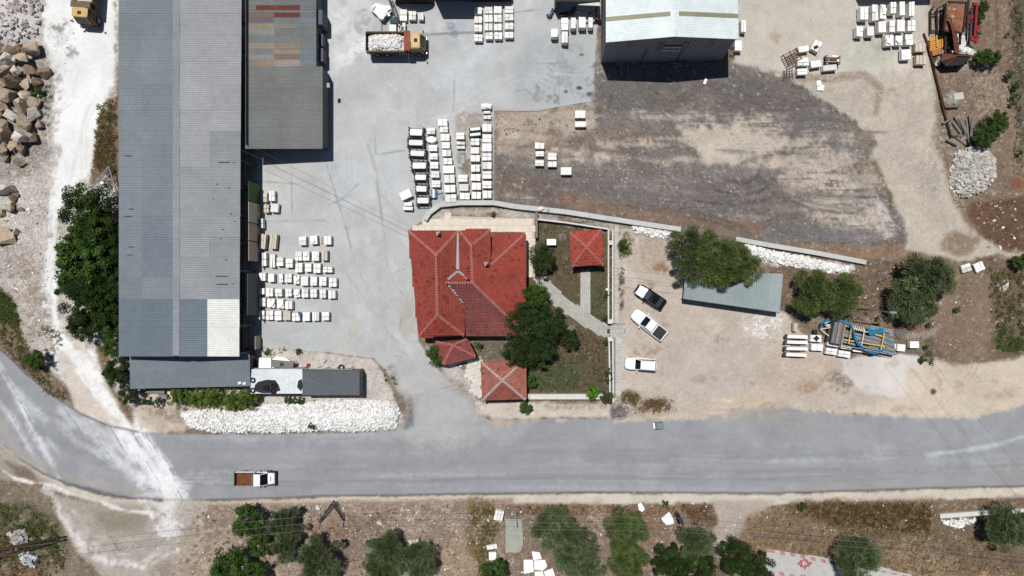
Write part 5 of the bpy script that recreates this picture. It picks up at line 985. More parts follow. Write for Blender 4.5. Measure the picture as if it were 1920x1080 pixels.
# brown stake frame and thin frames
t = thing('stake_frame', P(1481, 111), 'brown timber frame of parallel stakes beside the loose crates', 'frame', rz=math.radians(28))
for k in range(6): MB().box((0, -.75 + k * .3, 1.0), (2.2, .09, .1)).build('stake', BEDW, t, org=Vector((0, 0, 0)))
mb = MB()
for x in (-1.0, 0, 1.0): mb.box((x, 0, .9), (.1, 1.8, .1))
for x in (-1, 1):
    for y in (-.8, .8): mb.box((x, y, .45), (.1, .1, .9))
mb.build('frame', DRUST, t, org=Vector((0, 0, 0)))
t = thing('thin_frame', P(1477, 139), 'flat thin pipe frame on the ground below the stake frame', 'frame'); mb = MB()
for k in range(4): mb.beam(P(1470 + 5 * k, 131, .15), P(1471 + 5 * k, 148, .15), .06)
for k in range(3): mb.beam(P(1468, 134 + 5 * k, .2), P(1487, 132 + 5 * k, .2), .05)
mb.beam(P(1480, 127, .3), P(1488, 126, .3), .06); mb.build('pipe', STEEL, t)
# barrel with blue strap, bright covered stack
t = thing('metal_barrel', P(813, 364), 'bright silver barrel lying below the short crate column', 'barrel'); mb = MB(); mb.tube(P(*gnd(813.5, 356, .5)) + Vector((0, 0, .45)), P(*gnd(813.5, 371, .5)) + Vector((0, 0, .45)), .4, 18); mb.build('drum', M('bright_metal', C(200, 212, 226), .3, metal=.5), t, smooth=False)
mb = MB()
for y in (358, 363, 368): mb.tube(P(813.5, y, .5) - Vector((0, .03, .02)), P(813.5, y, .5) + Vector((0, .03, -.02)), .43, 18)
mb.build('drum_hoop', GSTEEL, t)
MB().slab([P(x, y, .12) for x, y in ((819, 363), (831, 360), (832, 363), (820, 366))], .04).build('blue_strap', BLUEP, label='blue strap on the ground beside the silver barrel', cat='strap')
mb = MB(); rr = [P(*gnd(809, 262, .8)) + Vector((.75 * math.cos(a) * (1 + jit(.06)), .5 * math.sin(a) * (1 + jit(.06)), 0)) for a in [i * math.pi / 7 for i in range(14)]]
mb.hull([v + Vector((0, 0, .04)) for v in rr], [v + Vector((0, 0, .75)) for v in rr]); mb.hull([v + Vector((0, 0, .75)) for v in rr], [(v - P(*gnd(809, 262, .8))) * .8 + P(*gnd(809, 262, .8)) + Vector((0, 0, .95)) for v in rr]); mb.build('wrapped_stack', M('white_film', C(250, 246, 242), .3), label='rounded bright white film-wrapped stack between crates and racks', cat='wrapped stack')
# white sheeting heap at the top
mb = MB(); base = [(696, 12), (705, 5), (716, 8), (730, 12), (733, 25), (724, 33), (720, 41), (712, 39), (702, 27), (695, 22)]
ring_ = [P(x, y) for x, y in base]; top_ = [P(712 + (x - 712) * .75, 22 + (y - 22) * .75, 1.2 + jit(.3)) for x, y in base]; mb.hull(ring_, top_); mb.build('tarpaulin_heap', WHITE, label='large crumpled white tarpaulin heap above the loaded dump truck', cat='tarpaulin')
mb = MB()
for k in range(26):
    p = P(724 + jit(7), 20 + jit(8), .9 + random.random() * .4); mb.box(p, (.5, .3, .12), random.random() * 3)
mb.build('slab_scraps', WHITE, label='heap of broken white scraps on the east side of the tarpaulin heap', cat='rubble', kind='stuff')
t = thing('lattice_boom', P(745, 30), 'dark lattice steel boom lying diagonally beside the white tarpaulin heap', 'boom'); a, b = P(727, -12, 1.6), P(756, 64, 1.6); d = (b - a).normalized(); n_ = Vector((-d.y, d.x, 0)) * .22
mb = MB(); mb.beam(a - n_, b - n_, .09); mb.beam(a + n_, b + n_, .09); N_ = 18
for k in range(N_): p = a.lerp(b, k / N_); q = a.lerp(b, (k + 1) / N_); mb.beam(p - n_ * (1 if k % 2 else -1), q + n_ * (1 if k % 2 else -1), .07)
mb.build('lattice', STEEL, t); MB().beam(P(*gnd(731, 0, 1.6)), P(731, 0, 1.6), .15).beam(P(*gnd(753, 60, 1.6)), P(753, 60, 1.6), .15).build('support', STEEL, t)
MB().beam(P(716, 40, .1), P(716, 66, .1), .1).build('steel_bar', STEEL, label='thin dark bar running down to the loaded truck', cat='bar')
t = thing('motorcycle', P(1032, 25), 'blue motorcycle parked at the west side of the machine shelter', 'motorcycle')
for (x, y) in ((1027, 31), (1037, 19)): MB().tube(P(x, y, .32) - Vector((.05, .03, 0)), P(x, y, .32) + Vector((.05, .03, 0)), .32, 16).build('wheel', RUB, t)
MB().hull([P(1030 + a, 27 + b, .55) for a, b in ((-2, 0), (2, -4), (5, -3), (2, 2))], [P(1030.5 + a, 26.5 + b, .95) for a, b in ((-2, 0), (2, -4), (5, -3), (2, 2))]).build('fuel_tank', BLUEP, t)
MB().beam(P(1033, 22, .85), P(1037, 18, .85), .25, .1).build('seat', PLAST, t); mb = MB(); mb.beam(P(1026, 26, 1.0), P(1032, 30, 1.0), .05); mb.beam(P(1027, 31, .35), P(1029, 28, 1.), .06); mb.beam(P(1029, 28, .5), P(1037, 19, .4), .12); mb.build('frame', STEEL, t)
# machines in front of the shelter
t = thing('belt_conveyor', P(1060, 27), 'dark green conveyor trough in front of the machine shelter', 'conveyor'); MB().slab([P(x, y, .9) for x, y in ((1048, 24), (1066, 20), (1068, 27), (1051, 31))], .7).build('trough', M('dark_green', C(44, 54, 52), .8), t); MB().beam(P(1050, 22, 1), P(1068, 18, 1.), .12).build('side_rail', GSTEEL, t)
t = thing('steel_coil', P(1071, 23), 'rusty brown coil between conveyor and blue machine', 'coil')
for k in range(5): MB().ring(P(1069.5 + 1.4 * k, 23, .45), .38, .05, 14, 6, ax=Matrix.Rotation(math.pi / 2, 3, 'Y')).build('loop', RUST, t)
t = thing('blue_machine', P(1077, 17), 'small blue machine with white pipes under the shelter edge', 'machine'); MB().box(P(1077, 17, .5), (.5, .4, .9)).build('housing', BLUEP, t); mb = MB()
for k in range(4): mb.tube(P(1080 + 3 * k, 15, .7), P(1083 + 3 * k, 16 + 2 * (k % 2), .7), .06)
mb.tube(P(1080, 22, .3), P(1090, 24, .3), .1); mb.build('pipe', CONCW, t)
MB().slab([P(x, y, 3.75) for x, y in ((1085, 8), (1124, 4), (1126, 11), (1084, 9))], .15).build('roof_plank', CONCW, label='white board with a brown end on the machine shelter roof', cat='board')
t = thing('yellow_post', P(1105, 24), 'short post with a yellow top between the tall crates', 'post'); MB().beam(P(1105, 27, 0), P(1105, 20, 1.5), .14).build('shaft', STEEL, t); MB().beam(P(1105, 20, 1.55), P(1105, 17, 1.8), .14).build('cap', YEL, t)
MB().beam(P(1119, 25, .3), P(1118, 40, .3), .15).box(P(1118, 36, .3), (.5, .4, .3)).build('rusty_anchor', RUST, label='rusty anchor-shaped iron beside the hall west wall', cat='anchor')
MB().tube(P(1124, 40, 0), P(1124, 40, .6), .22).build('bucket', STEEL, label='dark bucket beside the hall west wall', cat='bucket')

# ---------------------------------------------------------------- vehicles (built facing +x)
O0 = Vector((0, 0, 0))
def part(mb, nm, mat, t, smooth=False): return mb.build(nm, mat, t, org=O0, smooth=smooth)
def wheel(t, x, y, r, wd, nm='wheel'):
    s_ = 1 if y > 0 else -1; w_ = MB(); w_.tube((x, y - s_ * wd, r), (x, y, r), r, 20); o = part(w_, nm, RUB, t)
    m = MB(); m.tube((x, y - s_ * .01, r), (x, y + s_ * .012, r), r * .58, 12); o2 = m.build('rim', GSTEEL, o, org=O0); return o
def loft(st, t, nm, mat):
    """st: list of (x, halfwidth, z_bottom, z_shoulder, z_top)"""
    vs = []; fs = []
    for (x, hw, zb, zs, zt) in st:
        vs += [(x, -hw * .94, zb), (x, -hw, (zb + zs) / 2), (x, -hw * .96, zs), (x, -hw * .8, zt), (x, 0, zt + .03), (x, hw * .8, zt), (x, hw * .96, zs), (x, hw, (zb + zs) / 2), (x, hw * .94, zb)]
    for i in range(len(st) - 1):
        for j in range(8): fs.append((i * 9 + j, (i + 1) * 9 + j, (i + 1) * 9 + j + 1, i * 9 + j + 1))
        fs.append((i * 9 + 8, (i + 1) * 9 + 8, (i + 1) * 9, i * 9))
    fs += [tuple(range(9)), tuple(range((len(st) - 1) * 9, len(st) * 9))[::-1]]
    m = MB().add(vs, fs); return part(m, nm, mat, t, smooth=False)
def cabin(t, low, up, paint, glass=GLASS, rear=True, roofmat=None):
    (xa, xb, hw, z0), (ua, ub, uw, z1) = low, up
    L = [Vector(v) for v in ((xa, -hw, z0), (xb, -hw * .92, z0), (xb, hw * .92, z0), (xa, hw, z0))]; U = [Vector(v) for v in ((ua, -uw, z1), (ub, -uw * .96, z1), (ub, uw * .96, z1), (ua, uw, z1))]
    nm = ['side_window', 'windshield', 'side_window', 'rear_window']
    for i in range(4):
        j = (i + 1) % 4
        if i == 3 and not rear: mm = paint; n_ = 'cab_back'
        else: mm = glass; n_ = nm[i]
        c = (L[i] + L[j] + U[i] + U[j]) / 4; n3 = (L[j] - L[i]).cross(U[i] - L[i]).normalized(); cc = Vector(((xa + xb) / 2, 0, z0)); n3 = n3 if n3.dot(c - cc) > 0 else -n3
        q = [L[i], L[j], U[j], U[i]]; q = [c + (v - c) * .97 for v in q]; m = MB(); m.hull([v - n3 * .05 for v in q], q); part(m, n_, mm, t)
        part(MB().beam(L[i], U[i], .07, .07), 'pillar', paint, t)
    ex = [Vector((ua - .03, -uw - .02, z1)), Vector((ub + .02, -uw * .96 - .02, z1)), Vector((ub + .02, uw * .96 + .02, z1)), Vector((ua - .03, uw + .02, z1))]
    rr = MB(); r2 = [v + Vector((0, 0, .045)) for v in ex]; r3 = [Vector((v.x * .93 + (ua + ub) / 2 * .07, v.y * .9, v.z + .045)) for v in r2]; rr.hull(ex, r2); rr.hull(r2, r3); part(rr, 'roof', roofmat or paint, t)
def mirrors(t, x, y, z, mat): 
    for s_ in (-1, 1): part(MB().box((x, s_ * y, z), (.14, .22, .16)), 'wing_mirror', mat, t)
def lights(t, xf, xr, y, z):
    for s_ in (-1, 1): part(MB().box((xf, s_ * y, z), (.18, .36, .14)), 'headlight', HEADL, t); part(MB().box((xr, s_ * y, z + .05), (.1, .3, .18)), 'tail_light', REDL, t)
REARG = M('grey_glass', C(70, 78, 86), .12, spec=.6)
def car(px, py, rot, paint, L, W, label, hood=None, suv=False, sunroof=False):
    t = thing('parked_car', P(px, py), label, 'car', rz=math.radians(rot)); h = W / 2; z = .95 if suv else .88; H_ = 1.68 if suv else 1.46
    loft([(-L / 2, h * .80, .35, .6, .66), (-L / 2 + .06, h * .9, .3, .75, z - .04), (-L / 2 + .3, h * .97, .25, .8, z), (-L * .2, h, .25, .82, z + .02), (L * .15, h, .25, .8, z), (L * .32, h * .97, .25, .76, z - .08), (L * .42, h * .92, .28, .68, z - .14), (L / 2 - .1, h * .78, .3, .6, z - .24), (L / 2, h * .62, .35, .5, z - .34)], t, 'body', paint)
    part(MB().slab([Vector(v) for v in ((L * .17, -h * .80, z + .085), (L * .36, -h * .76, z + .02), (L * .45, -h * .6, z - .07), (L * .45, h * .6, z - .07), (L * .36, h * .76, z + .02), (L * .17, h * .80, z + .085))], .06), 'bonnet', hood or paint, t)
    xa = -L / 2 + (.12 if suv else .55); cabin(t, (xa, L * .2, h * .86, z + .03), (xa + (.28 if suv else .75), L * .04, h * .72, H_), paint, glass=REARG if sunroof else GLASS); sunroof and part(MB().box((-L * .13, 0, H_ + .1), (L * .2, h * 1.1, .02)), 'sunroof', GLASS, t)
    if suv:
        for s_ in (-1, 1): part(MB().beam((xa + .4, s_ * h * .68, H_ + .1), (L * .02, s_ * h * .66, H_ + .1), .04), 'roof_rail', STEEL, t)
        part(MB().box((xa + .5, 0, H_ + .09), (.16, .04, .05)), 'roof_fin', PLAST, t)
    for x in (-L * .31, L * .31):
        for s_ in (-1, 1): wheel(t, x, s_ * (h - .02), .33, .22)
    for x in (L / 2 - .02, -L / 2 + .02): part(MB().box((x, 0, .42), (.12, W * .72, .22)), 'bumper', PLAST if not suv else GSTEEL, t)
    mirrors(t, L * .13, h + .08, z + .08, paint); lights(t, L / 2 - .22, -L / 2 + .03, h * .66, .62)
    part(MB().box((L / 2 + .045, 0, .45), (.02, .5, .12)), 'number_plate', SIGNW, t); return t
car(1217.5, 557, 147, CARB, 4.5, 1.85, 'black car with sun glare painted white on its bonnet, parked uppermost of the three vehicles', hood=CARW, sunroof=True)  # white bonnet panel: sun glare on the black paint, put into its colour
car(1200, 682, 176, CARW, 4.35, 1.8, 'white estate car parked lowest of the three vehicles', suv=True)
def pickup(px, py, rot, label, kind):
    L, W = (5.35, 1.88) if kind == 0 else (5.5, 1.95); h = W / 2; t = thing('pickup_truck', P(px, py), label, 'pickup', rz=math.radians(rot)); z = 1.0
    if kind == 0:
        loft([(-L / 2, h * .9, .45, .8, z), (-L / 2 + .1, h * .98, .4, .85, z + .02), (-L * .1, h, .35, .88, z + .02), (L * .15, h, .35, .86, z), (L * .34, h * .97, .35, .8, z - .05), (L * .44, h * .88, .38, .72, z - .12), (L / 2, h * .66, .42, .6, z - .25)], t, 'body', CARW)
        part(MB().box((-L * .34, 0, z + .06), (L * .27, W * .82, .06)), 'bed_cover', PLAST, t); part(MB().box((-L / 2 + .02, 0, z - .05), (.06, W * .9, .3)), 'tailgate', CARW, t)
        cabin(t, (-L * .17, L * .2, h * .86, z + .02), (-L * .13, L * .06, h * .74, 1.72), CARW)
        part(MB().slab([Vector(v) for v in ((L * .19, -h * .8, z + .04), (L * .4, -h * .72, z - .02), (L * .46, -h * .5, z - .1), (L * .46, h * .5, z - .1), (L * .4, h * .72, z - .02), (L * .19, h * .8, z + .04))], .05), 'bonnet', CARW, t)
    else:
        loft([(L * .02, h * .93, .45, .9, 1.05), (L * .2, h * .95, .45, .9, 1.08), (L * .32, h * .94, .45, .9, 1.02), (L * .42, h * .86, .45, .8, .95), (L * .48, h * .74, .45, .65, .8)], t, 'body', CARW)
        part(MB().box((L * .465, 0, .55), (.5, W * .96, .35)).box((L * .40, h * .9, .8), (1.0, .16, .3)).box((L * .40, -h * .9, .8), (1.0, .16, .3)), 'bumper', PLAST, t)
        part(MB().box((L * .40, 0, 1.02), (.08, .62, .05)), 'bonnet_scoop', PLAST, t); cabin(t, (L * .02, L * .33, h * .9, 1.05), (L * .03, L * .185, h * .82, 1.78), CARW)
        b = part(MB().box((-L * .24, 0, .62), (L * .5, W * .98, .1)), 'load_bed', STEEL, t)
        for k in range(9): MB().box((-L * .245, -h * .9 + (k + .5) * W * .9 / 9, .70), (L * .46, W * .9 / 9 - .02, .05)).build('bed_plank', BEDW, b, org=O0)
        part(MB().box((-L * .24, h * .97, .95), (L * .5, .06, .5)), 'side_board', CARW, t); part(MB().box((-L * .24, -h * .97, .9), (L * .5, .06, .42)), 'side_board', M('beige_board', C(168, 146, 122), .8, noise=(3, .1)), t); part(MB().box((-L / 2 + .02, 0, .95), (.14, W * 1.02, .5)), 'tailgate', STEEL, t)
        m = MB(); m.tube((-.08, -h * .8, 1.0), (-.05, -h * .75, 1.85), .04); m.tube((-.08, h * .8, 1.0), (-.05, h * .75, 1.85), .04); m.tube((-.05, -h * .75, 1.85), (-.05, h * .75, 1.85), .04); part(m, 'roll_bar', GSTEEL, t)
    for x in (-L * .3, L * .32):
        for s_ in (-1, 1): wheel(t, x, s_ * (h - .03), .37, .25)
    mirrors(t, L * .17, h + .12, 1.15, CARW if kind == 0 else PLAST); lights(t, L / 2 - .2, -L / 2 + .02, h * .7, .7)
    part(MB().box((-L / 2 - .01, 0, .5), (.1, W * .8, .15)), 'rear_bumper', PLAST, t); part(MB().box((L / 2 + (.02 if kind == 0 else .03), 0, .5), (.02, .5, .12)), 'number_plate', SIGNW, t); return t
pickup(1214.5, 608, 142, 'white pickup with a black load cover parked middle of the three vehicles', 0)
pickup(483, 894, 0, 'white pickup with brown plank load bed driving along the road', 1)
def slabscatter(mb, n, fx, size, cols=None, flat=.35):
    for _ in range(n):
        c = fx(); s_ = size * (.5 + random.random()); R = Matrix.Rotation(random.random() * 6.3, 3, 'Z') @ Matrix.Rotation(jit(.7), 3, 'X') @ Matrix.Rotation(jit(.7), 3, 'Y')
        x, y, z = s_ / 2, s_ * (.4 + .4 * random.random()) / 2, s_ * flat * (.5 + random.random()) / 2; vs = [R @ Vector((i * x * (1 + jit(.25)), j * y * (1 + jit(.25)), k * z)) + c for k in (-1, 1) for j in (-1, 1) for i in (-1, 1)]
        mb.add(vs, [(0, 2, 3, 1), (4, 5, 7, 6), (0, 1, 5, 4), (2, 6, 7, 3), (0, 4, 6, 2), (1, 3, 7, 5)], random.choice(cols) if cols else (1, 1, 1))
RUBM = M('rubble_marble', attr=True, rough=.85, noise=(5, .07), spec=.2); RC = [C(246, 246, 244, 1.15), C(240, 239, 236, 1.1), C(226, 224, 220), C(250, 250, 248, 1.15), C(242, 238, 232)]
def dumptruck(px, py, rot, label, loaded, paint_side):
    t = thing('dump_truck', P(px, py), label, 'dump truck', rz=math.radians(rot)); L, W = 7.9, 2.5; h = W / 2
    part(MB().box((-.3, .45, .85), (7.2, .18, .3)).box((-.3, -.45, .85), (7.2, .18, .3)), 'chassis', STEEL, t)
    b = part(MB().box((-1.35, 0, 1.25), (5.0, 2.3, .12)), 'load_body', DRUST, t)
    for s_ in (-1, 1):
        w_ = MB(); w_.hull([Vector(v) for v in ((-3.95, s_ * 1.12, 1.2), (1.15, s_ * 1.12, 1.2), (1.15, s_ * 1.2, 1.2), (-3.95, s_ * 1.2, 1.2))], [Vector(v) for v in ((-3.95, s_ * 1.25, 2.5), (1.15, s_ * 1.25, 2.5), (1.15, s_ * 1.33, 2.5), (-3.95, s_ * 1.33, 2.5))]); w_.build('side_wall', DYEL if paint_side else DRUST, b, org=O0)
        r_ = MB(); [r_.box((-3.7 + .6 * k, s_ * 1.3, 1.8), (.1, .12, 1.3)) for k in range(8)]; r_.box((-1.4, s_ * 1.31, 2.52), (5.2, .14, .1)); r_.build('side_rib', DYEL, b, org=O0)
    part(MB().box((-4.0, 0, 1.85), (.1, 2.6, 1.3)), 'tailgate', DRUST, t); part(MB().box((1.25, 0, 2.0), (.1, 2.6, 1.7)).box((1.62, 0, 2.86), (.85, 2.66, .1)), 'headboard', M('red_brown_steel', C(150, 82, 60), .8, noise=((1.5, .2), (6, .15))) if loaded else DYEL, t)
    c = MB(); ring0 = [Vector(v) for v in ((2.05, -1.2, .8), (3.6, -1.2, .8), (3.85, -.95, .8), (3.85, .95, .8), (3.6, 1.2, .8), (2.05, 1.2, .8))]; ring1 = [Vector((v.x, v.y, 1.75)) for v in ring0]; c.hull(ring0, ring1); part(c, 'cab', DYEL, t)
    up = [Vector(v) for v in ((2.1, -1.15, 1.75), (3.5, -1.15, 1.75), (3.82, -.95, 1.75), (3.82, .95, 1.75), (3.5, 1.15, 1.75), (2.1, 1.15, 1.75))]; tp = [Vector(v) for v in ((2.12, -1.0, 2.75), (3.2, -1.0, 2.75), (3.38, -.85, 2.75), (3.38, .85, 2.75), (3.2, 1.0, 2.75), (2.12, 1.0, 2.75))]
    part(MB().hull(up, tp), 'cab_glass', GLASS, t)
    for i in range(6): part(MB().beam(up[i], tp[i], .1, .1), 'pillar', YEL, t)
    rf = MB(); tq = [v * 1.0 + Vector((0, 0, .0)) for v in tp]; t2_ = [Vector((v.x * 1.0, v.y * 1.06, 2.9)) for v in tp]; t3_ = [Vector(((v.x - 2.8) * .86 + 2.8, v.y * .88, 2.98)) for v in tp]; rf.hull(tq, t2_); rf.hull(t2_, t3_); r2 = part(rf, 'cab_roof', YEL, t)
    MB().box((2.8, 0, 3.02), (.42, .46, .07)).build('roof_hatch', DRUST, r2, org=O0)
    part(MB().box((3.93, 0, .65), (.22, 2.35, .5)).box((3.9, 0, 1.2), (.12, 1.6, .5)), 'bumper', STEEL, t)
    for s_ in (-1, 1): part(MB().box((3.95, s_ * .95, .85), (.15, .35, .2)), 'headlight', HEADL, t); part(MB().beam((3.5, s_ * 1.15, 2.3), (3.7, s_ * 1.5, 2.3), .05).box((3.7, s_ * 1.48, 2.1), (.1, .25, .55)), 'wing_mirror', PLAST, t); part(MB().box((2.9, s_ * 1.2, 1.12), (1.15, .3, .12)), 'mudguard', DYEL, t)
    for x in (2.9, -1.5, -2.85):
        for s_ in (-1, 1): wheel(t, x, s_ * 1.2, .52, .36)
    part(MB().tube((1.2, -.95, .8), (.2, -.95, .8), .3, 12), 'fuel_tank', GSTEEL, t); return t
t = dumptruck(748, 90, 0, 'yellow-cabbed dump truck loaded with white rubble, facing right', True, True)
bx = t.location
hm = MB(); gx, gy = 16, 8; vs = []; fs = []
def hz(u, v): return 1.45 + 1.0 * (1 - (2 * u - 1) ** 4) * (1 - .6 * (2 * v - 1) ** 4) + jit(.05)
for j in range(gy + 1):
    for i in range(gx + 1): vs.append(bx + Vector((-3.9 + 5.0 * i / gx, -1.12 + 2.24 * j / gy, hz(i / gx, j / gy))))
for j in range(gy):
    for i in range(gx): k = j * (gx + 1) + i; fs.append((k, k + 1, k + gx + 2, k + gx + 1))
hm.add(vs, fs, RC[2])
def fx():
    u, v = random.random(), random.random(); return bx + Vector((-3.8 + 4.8 * u, -1.02 + 2.04 * v, hz(u, v) + .06))
slabscatter(hm, 620, fx, .34, RC); hm.build('rubble_load', RUBM, label='white marble rubble heaped in the dump truck body', cat='rubble', kind='stuff')
t = dumptruck(177.5, 2, -94, 'yellow-cabbed dump truck facing down the white haul track at the top', False, True)
# powder in the western truck body
mt = t.matrix_basis.copy() if False else Matrix.Translation(t.location) @ Matrix.Rotation(math.radians(-94), 4, 'Z')
MB().hull([mt @ Vector(v) for v in ((-3.9, -1.1, 1.35), (1.1, -1.1, 1.35), (1.1, 1.1, 1.35), (-3.9, 1.1, 1.35))], [mt @ Vector(v) for v in ((-3.9, -1.1, 1.9), (1.1, -1.1, 2.0), (1.1, 1.1, 1.9), (-3.9, 1.1, 2.1))]).build('dust_load', M('pale_dust', C(206, 212, 216), .95, noise=((1.2, .12), (6, .1)), bump=(4, .8, .1)), label='grey-white dust filling the body of the western dump truck', cat='load')
# small handcart on the road edge
t = thing('wheeled_bin', P(1233, 796), 'small grey wheeled bin with white end at the upper road edge', 'bin', rz=.08); part(MB().hull([Vector(v) for v in ((-.45, -.35, .15), (.6, -.35, .15), (.6, .35, .15), (-.45, .35, .15))], [Vector(v) for v in ((-.5, -.42, .9), (.66, -.42, .9), (.66, .42, .9), (-.5, .42, .9))]), 'bin_body', M('bin_green', C(90, 104, 100), .6), t)
part(MB().box((.15, 0, .95), (.95, .86, .06)), 'lid', M('bin_lid', C(130, 142, 138), .5), t); part(MB().box((-.55, 0, .6), (.35, .8, .1)), 'white_flap', CARW, t)
for x in (-.4, .5): part(MB().tube((x, -.4, .12), (x, .4, .12), .12, 10), 'wheel', RUB, t)
# ---------------------------------------------------------------- boulders
def boulder(seed, n=13):
    rr = random.Random(seed); bm = bmesh.new(); pts = []
    for _ in range(n):
        v = Vector((rr.gauss(0, 1), rr.gauss(0, 1), rr.gauss(0, 1))).normalized(); v = Vector((v.x, v.y * .82, v.z * .75)) * rr.uniform(.8, 1.25); pts.append(bm.verts.new(v))
    r = bmesh.ops.convex_hull(bm, input=pts); bmesh.ops.delete(bm, geom=[g for g in r['geom_interior'] if isinstance(g, bmesh.types.BMVert)], context='VERTS')
    bmesh.ops.bevel(bm, geom=bm.edges[:], offset=.035, segments=1, affect='EDGES', profile=.6)
    bmesh.ops.subdivide_edges(bm, edges=[e for e in bm.edges if e.calc_length() > .4], cuts=2, use_grid_fill=True)
    for v in bm.verts: v.co += Vector((rr.gauss(0, .012), rr.gauss(0, .012), rr.gauss(0, .012)))
    me = bpy.data.meshes.new('boulder'); bm.to_mesh(me); bm.free(); me.materials.append(BOULD); return me
BM = [boulder(i) for i in range(8)]
BMW = []
WB = M('white_boulder', C(226, 218, 206), .95, rnd=.08, noise=((.8, .12), (4, .12)), bump=(2.5, .8, .15)); BB = M('brown_boulder', C(150, 128, 106), .95, rnd=.12, noise=((.8, .2), (4, .16)), bump=(2.5, .8, .15))
for k in range(8): a = BM[k].copy(); a.materials[0] = WB; b = BM[k].copy(); b.materials[0] = BB; BMW.append((a, b))
rows = [(92, [(-6, 14, 't'), (20, 13, 't'), (36, 9, 'b'), (62, 17, 't')]), (113, [(9, 15, 'w'), (43, 14, 't'), (30, 9, 'w'), (-12, 12, 't')]), (133, [(-8, 13, 't'), (30, 10, 'w'), (60, 14, 'b'), (84, 12, 'b'), (12, 10, 't')]), (155, [(8, 12, 't'), (26, 17, 'b'), (48, 10, 't'), (70, 10, 'b'), (-14, 13, 't')]), (178, [(10, 15, 't'), (-14, 14, 'b'), (45, 8, 'w'), (52, 13, 't')]), (197, [(34, 17, 't'), (62, 14, 't'), (2, 12, 't')]), (217, [(21, 15, 'w'), (-8, 13, 't'), (60, 15, 'w')]), (234, [(44, 15, 't'), (4, 14, 't'), (76, 9, 't'), (-18, 12, 't')]), (256, [(8, 14, 't'), (36, 17, 'w'), (62, 11, 'b'), (-16, 13, 't')]), (277, [(6, 14, 't'), (40, 12, 'b'), (26, 10, 't')]), (302, [(37, 11, 't'), (12, 8, 'b')])]
nm_ = {'t': 'tan', 'w': 'whitish', 'b': 'brown'}
for ri, (y, lst) in enumerate(rows):
    lst = sorted(lst); 
    for i, (x, r, c) in enumerate(lst):
        R_ = r / S * 1.2; z = .38 * R_ + (.5 if 0 < ri < 9 and x < 50 else 0) + random.random() * .25
        me = random.choice(BM) if c == 't' else random.choice(BMW)[0 if c == 'w' else 1]; yy = y + jit(3)
        o = link('boulder', me, None, P(x, yy, z), (jit(3), jit(3), jit(3)), (R_, R_, R_ * .9))
        szw = 'large' if r >= 14 else ('mid-sized' if r >= 11 else 'small')
        tag(o, f'{szw} {nm_[c]} boulder, {ORD[i]} from the left in {ORD[ri]} row of the rock pile', 'boulder', 'boulders in the western rock pile')
for (x, y, r, c, lb) in [(6, 352, 24, 'w', 'very large whitish boulder at the left edge below the rock pile'), (20, 390, 14, 't', 'tan boulder just below the very large whitish one'), (38, 391, 8, 't', 'small tan boulder right of the group below the whitish one'), (4, 440, 22, 't', 'very large tan boulder at the left edge above the roadside shrubs'), (31, 434, 9, 'w', 'small whitish boulder right of the very large tan one'), (2, 400, 10, 't', 'tan boulder cut by the left edge between two very large ones'), (24, 372, 9, 'b', 'small brown boulder tucked behind the very large whitish one'), (30, 366, 8, 'b', 'small brown boulder on the upper right of the tucked one')]:
    R_ = r / S * 1.1; o = link('boulder', random.choice(BM) if c == 't' else random.choice(BMW)[0 if c == 'w' else 1], None, P(x, y, .35 * R_), (jit(3), jit(3), jit(3)), (R_, R_, R_ * .8)); tag(o, lb, 'boulder', 'boulders below the rock pile')
# ---------------------------------------------------------------- rubble banks
def inpoly(poly, dens=None):
    a = np.array(poly)
    while True:
        x = random.uniform(a[:, 0].min(), a[:, 0].max()); y = random.uniform(a[:, 1].min(), a[:, 1].max()); d = float(sdf(np.array([x]), np.array([y]), poly)[0])
        if d > 0: return x, y, d
def bank(poly, n, size, hmax, wdt, label, name='rubble_bank', cols=RC, flat=.35):
    mb = MB()
    # mound under the stones
    pl = roughen(poly, 12, 3, 5); a = np.array(pl); c_ = P(a[:, 0].mean(), a[:, 1].mean()); cp = 7
    xs = np.arange(a[:, 0].min() - 8, a[:, 0].max() + 8, cp); ys = np.arange(a[:, 1].min() - 8, a[:, 1].max() + 8, cp); X, Y = np.meshgrid(xs, ys); D = sdf(X.ravel(), Y.ravel(), pl)
    Z = np.where(D > 0, hmax * np.clip(D / wdt, 0, 1) ** .7, -.15) * (1 + .3 * (fbm(X.ravel() / 20, Y.ravel() / 20, 3) - .5)); idx = {}
    nx = len(xs); vs = [P(x, y) + Vector((0, 0, float(z))) for x, y, z in zip(X.ravel(), Y.ravel(), Z)]; fs = []
    Dm = D.reshape(X.shape)
    for j in range(len(ys) - 1):
        for i in range(nx - 1):
            if max(Dm[j, i], Dm[j + 1, i], Dm[j, i + 1], Dm[j + 1, i + 1]) > 0: fs.append((j * nx + i, (j + 1) * nx + i, (j + 1) * nx + i + 1, j * nx + i + 1))
    mb.add(vs, fs, cols[min(2, len(cols) - 1)])
    def fx():
        x, y, d = inpoly(poly); return P(x, y) + Vector((0, 0, hmax * min(1, d / wdt) ** .7 + .05 + random.random() * .08))
    slabscatter(mb, n, fx, size, cols, flat); mb.build(name, RUBM, label=label, cat='rubble bank', kind='stuff')
bank([(342, 775), (370, 768), (400, 772), (440, 772), (480, 768), (505, 756), (560, 758), (630, 750), (700, 752), (740, 758), (748, 770), (742, 800), (690, 806), (600, 806), (500, 809), (400, 808), (360, 800)], 5600, .42, 1.1, 18, 'long bank of broken white marble along the upper side of the road')
